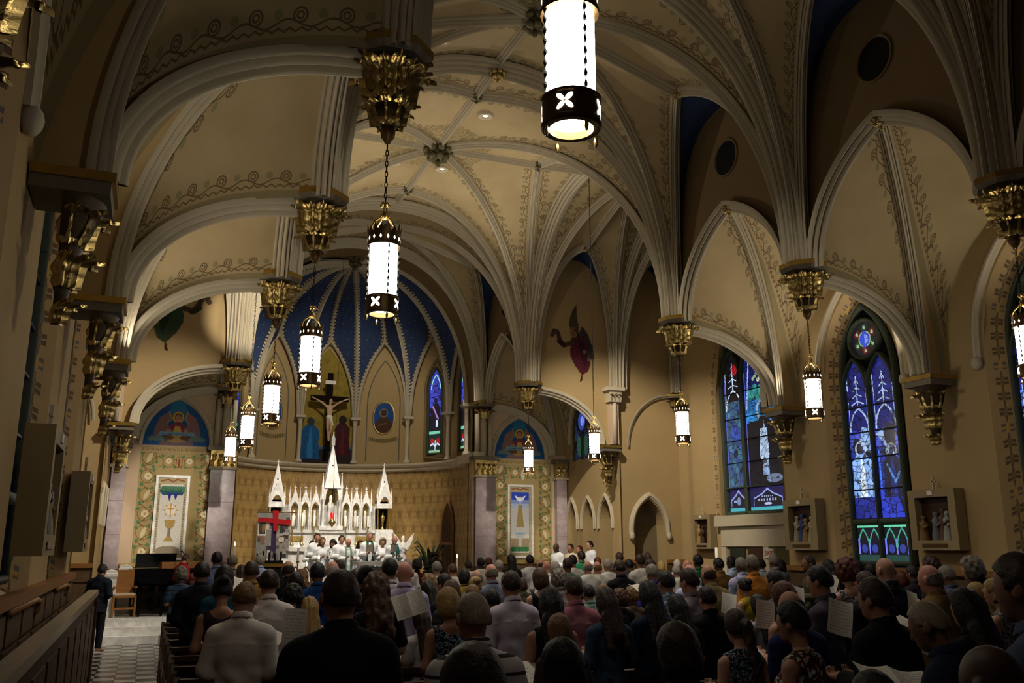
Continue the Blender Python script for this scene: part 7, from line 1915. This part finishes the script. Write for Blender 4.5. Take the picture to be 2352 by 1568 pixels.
# brown pointed door in the apse wall
d2 = empty('door_2', (0, 0, 0), 0, 'narrow dark brown pointed door in the damask apse wall', None, None, 'structure'); a0 = R(76)
fnD = lambda s, z, d: ap(a0+s/AR, AR-.03+d, z)
b = MB(); oo = outline(0, .34, .66, 2.55, .78); 
for s0 in range(4):
    x0, x1 = -.34+.17*s0, -.34+.17*(s0+1); z0_, z1_ = 2.55+arch_z(.34, .78, x0), 2.55+arch_z(.34, .78, x1)
    MB().prism([(x0+.004, .66), (x1-.004, .66), (x1-.004, z1_), (x0+.004, z0_)], fnD, 0, -.03).build('door_plank', M.wood, d2)
mould(fnD, oo, .04, .05, M.oak, 'door_frame', d2); MB().prism([(-.34, 2.02), (.34, 2.02), (.34, 2.1), (-.34, 2.1)], fnD, -.02, -.05).build('rail', M.oak, d2)
# carved chair near the candles
ch = empty('sanctuary_chair', (3.55, 22.75, .66), 0, 'gothic carved wooden chair seen above the pews before the altar', 'chair')
MB().box(-.28, -.25, .4, .28, .25, .46).build('seat', M.oak, ch)
for sx in (-.26, .26):
    for sy in (-.22, .22): MB().box(sx-.025, sy-.025, 0, sx+.025, sy+.025, .4 if sy > 0 else .85).build('leg', M.oak, ch)
for k in (-1, 1): mould(lambda s, z, d: (s, -.22+d, z), [(k*.13+x, .62+z) for x, z in arch_pts(.12, .22, 6)], .02, .03, M.brass, 'back_arch', ch)
# ------------------------------------------------------------------ left chapel: piano, bench, chair, pedestals
pn = empty('grand_piano', (.42, 23.0, .5), R(8), 'black grand piano on the chapel platform', 'piano')
prof_ = [(-.72, -.75), (.72, -.75), (.72, .1), (.55, .55), (.2, .8), (-.3, .85), (-.72, .6)]
MB().prism(prof_, lambda a, b_, d: (a, b_, d), .62, .95).build('case', M.black, pn)
MB().prism([(x*.98, y) for x, y in prof_], lambda a, b_, d: (a, b_, d), .955, .985).build('lid', M.black, pn); MB().prism([(-.45, .99), (.45, .99), (.45, 1.32), (-.45, 1.32)], lambda a, z, d: (a-.1, .3+d-(z-1)*.25, z), 0, .03).build('raised_lid', M.black, pn)
MB().box(-.1, -.6, .99, .75, -.3, 1.13).build('music_desk', M.oak, pn); MB().box(-.62, -.95, .66, .62, -.75, .74).build('keyboard', M.black, pn)
for x, y in ((-.55, -.6), (.55, -.6), (-.1, .6)): MB().box(x-.06, y-.06, 0, x+.06, y+.06, .62).build('leg', M.black, pn)
MB().box(-.12, -.55, .05, .12, -.5, .62).build('pedal_lyre', M.black, pn)
bc = empty('piano_bench', (.22, 21.75, .5), 0, 'black padded piano bench before the piano', 'bench')
MB().box(-.26, -.16, .40, .26, .16, .50).build('seat', M.black, bc)
for sx in (-.23, .23):
    for sy in (-.13, .13): MB().box(sx-.025, sy-.025, 0, sx+.025, sy+.025, .4).build('leg', M.black, bc)
wc = empty('wooden_chair', (-.34, 21.8, .5), R(10), 'light oak chair with padded seat on the steps platform', 'chair')
MB().box(-.24, -.22, .40, .24, .22, .45).build('seat', M.oak, wc); MB().box(-.22, .17, .45, .22, .21, .98).build('backrest', M.oak, wc); MB().box(-.21, -.2, .45, .21, .18, .49).build('cushion', M.cream, wc)
for sx in (-.22, .22):
    for sy in (-.2, .19): MB().box(sx-.02, sy-.02, 0, sx+.02, sy+.02, .42).build('leg', M.oak, wc)
    MB().box(sx-.02, -.2, .6, sx+.02, .2, .64).build('armrest', M.oak, wc)
MB().box(-.22, -.21, .16, .22, -.18, .2).build('stretcher', M.oak, wc)
for x, y, h, w_, lab in ((-.62, 21.75, .97, .12, 'white marble rail pedestal at the left wall by the steps'), (-.36, 23.1, 1.05, .13, 'white marble pedestal behind the oak chair')):
    p = empty('marble_pedestal', (x, y, .5), 0, lab, 'pedestal')
    MB().box(-w_*1.15, -w_*1.15, 0, w_*1.15, w_*1.15, .12).build('plinth', M.white, p); MB().box(-w_, -w_, .12, w_, w_, h-.18).build('shaft', M.white, p)
    MB().lathe([(w_*1.3, h-.18), (w_*1.6, h-.12), (w_*1.6, h-.06), (w_*1.35, h-.04), (w_*1.35, h), (0, h+.03)], n=4, a0=PI/4, a1=PI/4+2*PI).build('cap', M.white, p)
ms = empty('microphone_stand', (.95, 22.2, .5), 0, 'thin gooseneck microphone above the piano', 'microphone')
MB().lathe([(.13, 0), (.12, .02), (.012, .03)], n=12).tube([(0, 0, .02), (0, 0, 1.15), (-.05, 0, 1.28), (-.14, 0, 1.36)], .008, 6).build('stand', M.iron, ms, True); MB().ell((-.15, 0, 1.37), (.025, .018, .018), 8, 6).build('microphone', M.iron, ms, True)
# ------------------------------------------------------------------ left wall ledge and rails
lg = empty('side_pew_screen', (-.66, 0, 0), 0, 'long dark wooden screen with pale top rail along the left aisle', 'screen')
MB().box(-.035, .6, 0, .03, 15.6, 1.26).build('panel', M.wood, lg)
MB().box(-.07, .6, 1.26, .065, 15.6, 1.34).build('top_rail', m_wood('worn_rail', '#7d7160', '#9a8d78', .3), lg)
for k in range(14): MB().box(.03, .75+k*1.05, .15, .045, 1.6+k*1.05, 1.12).build('raised_panel', M.wood, lg)
for k, y in enumerate((15.5, 15.2)): MB().box(-.05, y, 0, .07, y+.09, 1.2).build('end_post', M.wood, lg)
for i, (y0, y1) in enumerate(((3.0, 5.6), (7.6, 9.4), (11.4, 12.8))):
    h = empty('wall_handrail', (-.87, 0, 0), 0, 'wooden handrail on the left wall, %s' % ('nearest', 'middle', 'farthest')[i], 'handrail'); 
    MB().tube([(0, y0, 1.52), (0, y1, 1.52), (.02, y1+.08, 1.5), (.02, y1+.1, 1.44), (-.02, y1+.06, 1.40)], .028, 8).build('rail', M.oak, h, True)
    for y in (y0+.2, y1-.2): MB().tube([(0, y, 1.5), (-.05, y, 1.44), (-.09, y, 1.44)], .012, 6).build('bracket', M.iron, h, True)
# ------------------------------------------------------------------ pews
def pew(y, x0, x1, label, proto=None):
    p = empty('pew', (x0, y, 0), 0, label, 'pew', 'dark wooden pews'); L = x1-x0
    sd = [(0, 0), (.50, 0), (.50, .44), (.36, .52), (.20, .60), (.12, .86), (.06, .93), (0, .90)]
    for x in (0, L-.05): MB().prism(sd, lambda a, z, d, x=x: (x+d, -a, z), 0, .05).build('end_panel', M.wood, p)
    MB().box(.05, -.44, .40, L-.05, -.06, .44).build('seat', M.wood, p); MB().box(.05, -.07, .44, L-.05, -.035, .86).build('back', M.wood, p)
    MB().box(.03, -.10, .86, L-.03, -.01, .91).build('top_rail', M.wood, p); MB().box(.05, .02, .6, L-.05, .10, .62).build('book_shelf', M.wood, p)
    MB().box(.05, .16, .12, L-.05, .28, .18).build('kneeler', M.oak, p)
    return p
ORD = ['nearest the camera'] + ['%s from the camera' % s for s in ('second', 'third', 'fourth', 'fifth', 'sixth', 'seventh', 'eighth', 'ninth', 'tenth', 'eleventh', 'twelfth', 'thirteenth', 'fourteenth', 'fifteenth', 'sixteenth')]
for i in range(16):
    y = ROW0+ROWD*i-.43
    pew(y, .32, 4.75, 'dark oak pew left of the centre, row %s' % ORD[i])
# ------------------------------------------------------------------ clergy, servers, pianist, aisle stander
G1 = 'clergy and servers behind the altar table'
def fig(px, py, Y, floor, fem, bow, skin, hair, hc, top, tc, label, rz=PI, stole=None, pat='', group=G1, beard=None, face=True, bc_='#15151b'):
    d = atpx(px, py, 1.0)-CAM; t = Y/d.y; P = CAM+d*t; H = P.z-floor
    off = (.18*math.sin(bow)+.01)*H/1.75
    return person((P.x+math.sin(rz)*off, P.y-math.cos(rz)*off, floor), rz, min(1.9, max(1.25, H)), fem, bow, SK[skin], hair, HC[hc], top, tc, pat, 'trousers', bc_, label, group, stole=stole, face=face, beard=beard), P
WH = '#d6d2ca'
fig(729, 1225, 25.6, .66, False, .22, 'p', 'short', 'b', 'robe', WH, 'young man with dark hair in a white alb at the left of the clergy', PI)
fig(741, 1234.5, 24.7, .66, True, .22, 'p', 'long', 'l', 'robe', WH, 'woman with long light brown hair in white beside the altar', PI+.2)
fig(717, 1242, 26.2, .66, True, .05, 't', 'bob', 'k', 'robe', WH, 'dark-haired server half hidden behind the young man in white', PI)
fig(765, 1241, 25.9, .66, True, .45, 't', 'wavy', 'k', 'robe', WH, 'woman with long dark hair bending behind two white robes', PI-.4)
fig(785, 1230, 25.4, .66, False, .22, 'p', 'short', 'k', 'robe', WH, 'altar boy with black hair left of the bald priest', PI+.1)
fig(801, 1236.5, 24.7, .66, False, .22, 'r', 'bald', 'w', 'robe', WH, 'bald priest with a pale green stole reading a sheet', PI, '#7f9c86')
fig(828, 1241, 25.9, .66, True, .22, 't', 'veil', 'k', 'robe', WH, 'sister with a black veil between two priests', PI+.3)
fig(850, 1222, 25.0, .66, False, .22, 'r', 'short', 'w', 'robe', WH, 'tall white-haired priest with a green and yellow stole at the centre', PI, '#1d5a48')
fig(879.5, 1237, 25.6, .66, True, .22, 'p', 'curly', 'G', 'robe', '#cfc6be', 'grey-haired woman in white behind the right priests', PI)
fig(907, 1231, 24.8, .66, False, .22, 'r', 'bald', 'w', 'robe', WH, 'bald white-bearded priest with a broad teal stole', PI, '+#1f5f58', beard='#c8c4bc')
G2 = 'servers standing at the right chapel arches'
fig(1277, 1248, 21.45, .5, False, .22, 'b', 'bald', 'k', 'robe', '#c9c4bc', 'dark-skinned man in white reading a sheet by the small arches', PI/2+.3, group=G2)
fig(1310, 1249, 21.9, .5, False, .05, 't', 'short', 'b', 'robe', '#b8a890', 'dark-haired server in cream before the middle small arch', PI/2+.4, group=G2)
fig(1331, 1253, 22.3, .5, False, .05, 'r', 'short', 'r', 'robe', '#b0a490', 'red-haired server behind the green vest', PI/2, group=G2)
fig(1335, 1266, 20.5, 0, False, .05, 't', 'short', 'k', 'short', '#1f6a44', 'dark-haired man in an emerald vest below the small arches', 0, group=G2, face=False)
fig(1354, 1242, 21.5, .5, False, .05, 'p', 'short', 'k', 'hoodrobe', '#cfcac2', 'young server in a white hooded robe, in profile by the arches', PI/2, group=G2)
fig(428, 1274, 21.7, .3, False, .45, 't', 'short', 'b', 'long', '#8a1420', 'person in a red shirt leaning at the piano', -.9, group='people standing in the pews', face=False)
fig(237, 1297, 19.9, 0, False, .22, 't', 'short', 'k', 'jacket', '#131722', 'person in dark clothes standing alone in the left aisle', -.5, group='people standing in the pews', face=False)
# sheets and booklets held up
PRINT = None
def m_print():
    m, nt, b = newmat('printed_sheet'); u, v, _ = uvn(nt, 'A')
    ln = (v/.02).fr().lt(.42); tx = noise(nt, 90, det=2).gt(.46); inn = u.gt(.015)*u.lt(.135)*v.gt(.015)*v.lt(.195)
    nt.links.new(mix(nt, ln*tx*inn*.45, srgb('#ece4d6'), srgb('#7a7268')), b.inputs['Base Color']); b.inputs['Roughness'].default_value = .8; return m
PRINT = m_print()
def booklet(px, py, depth, yaw, pitch, roll, label, s=1.0, two=False):
    P = atpx(px, py, depth); o = empty('song_booklet' if two else 'song_sheet', P, 0, label, 'booklet', 'white sheets held by the people'); o.scale = (s, s, s)
    o.rotation_euler = (R(pitch), R(roll), R(yaw))
    for k in ((-1, 1) if two else (0,)):
        V = []; n = 6; w_, h = .15, .21; UVs = []
        for j in range(n+1):
            for i in range(n+1):
                x = (i/n)*w_; x0 = x if k == 1 else (-w_+x if k == -1 else x-w_/2)
                V.append((x0, .018*math.sin(PI*i/n)*(1 if k >= 0 else 1)+.03*(j/n)**2, j/n*h-h/2)); UVs.append((x, j/n*h))
        F = [(j*(n+1)+i, j*(n+1)+i+1, (j+1)*(n+1)+i+1, (j+1)*(n+1)+i) for j in range(n) for i in range(n)]
        V2 = [(a, b_+.003, c_) for a, b_, c_ in V]; m_ = len(V)
        pg = meshobj('page', V+V2, F+[tuple(q+m_ for q in f[::-1]) for f in F], PRINT, o, True); l = pg.data.uv_layers.new(name='A'); UU = UVs+UVs
        for lp in pg.data.loops: l.data[lp.index].uv = UU[lp.vertex_index]
    return o
for a in ((1932, 1416, 5.6, -20, -12, 16, 'sheet held by the large man in the black jacket', 1.05), (1759, 1412, 7.2, -16, 5, 8, 'tall printed sheet beside the black bob', 1.05), (2140, 1462, 5.1, -24, -10, 24, 'printed sheet in front of the man with glasses', 1.0), (2062, 1553, 4.4, -20, -58, 8, 'booklet lying open at the bottom right', 1.2, True), (1238, 1548, 4.3, 10, -50, 0, 'open booklet right of the striped polo', 1.15, True), (1722, 1487, 5.2, 0, -50, 10, 'sheet between the patterned tops', 1.05), (677, 1436, 5.6, -8, 0, 4, 'upright sheet left of the black suit', .95), (621, 1466, 6.2, -30, -45, 20, 'booklet under the arm of the white-shirted boy', 1.),
          (942, 1387, 7.4, 10, -10, -14, 'large open booklet in front of the girl with a clip', .95, True), (1437, 1462, 7.2, 0, 0, 12, 'sheet between the denim jacket and the blue blouse', .7), (1675, 1385, 9.0, -20, -12, 12, 'sheet held by the tan jacket man', 1.0), (2098, 1378, 8.0, 0, -10, 20, 'sheet in front of the tan suit jacket', .8), (2074, 1422, 6.0, 0, -60, 0, 'flat sheet right of the black jacket', .8), (1834, 1365, 8.5, -10, -18, 18, 'sheet in front of the charcoal shirt', .9), (1908, 1340, 10.0, -24, -8, 22, 'slanted sheet beside the red curls', 1.1), (1467, 1347, 9.0, 12, -58, 0, 'flat sheet beside the violet blue shirt', .9), (541, 1338, 9.0, 0, -30, 20, 'white sheet behind the navy suit', .8), (1223, 1314, 15.0, 0, 0, 4, 'sheet lifted under the font mosaic', 1.3), (1268, 1274, 21.0, 0, -10, 0, 'sheet read by the man at the arches', 1.2),
          (800, 1269, 24.2, 180, -25, 0, 'sheet held by the bald priest with the pale stole', 1.2), (848, 1258, 24.5, 180, -25, 10, 'sheet held by the tall central priest', 1.2), (905, 1258, 24.3, 180, -25, 0, 'sheet held by the white-bearded priest', 1.1), (746, 1273, 24.2, 180, -35, 0, 'booklet of the woman with long light brown hair', 1.0, True)):
    dep, sc_ = a[2], a[7]
    if dep < 23:      # bring the sheet into the hands of the person nearest to it
        best = None; rdir = atpx(a[0], a[1], 1.0)-CAM
        for o in [q for q in COL.objects if q.name.startswith('person') and q.type == 'EMPTY']:
            for m_ in (-1, 1):
                hp_ = Vector((.12*m_, .34, 1.2))*o.scale.x; cz, sz = math.cos(o.rotation_euler.z), math.sin(o.rotation_euler.z)
                hp_ = Vector((o.location.x+hp_.x*cz-hp_.y*sz, o.location.y+hp_.x*sz+hp_.y*cz, hp_.z)); t = (hp_-CAM).dot(rdir)/rdir.dot(rdir)
                if abs(t-dep) < 5:
                    e_ = (CAM+rdir*t-hp_).length+.12*abs(t-dep)
                    if best is None or e_ < best[0]: best = (e_, t, hp_)
        if best: sc_ *= best[1]/dep; dep = best[1]
    bk = booklet(a[0], a[1], dep, a[3], a[4], a[5], a[6], sc_, len(a) > 8)
    if 12 < dep < 23 and best: bk.location = best[2]+Vector((0, 0, .06))
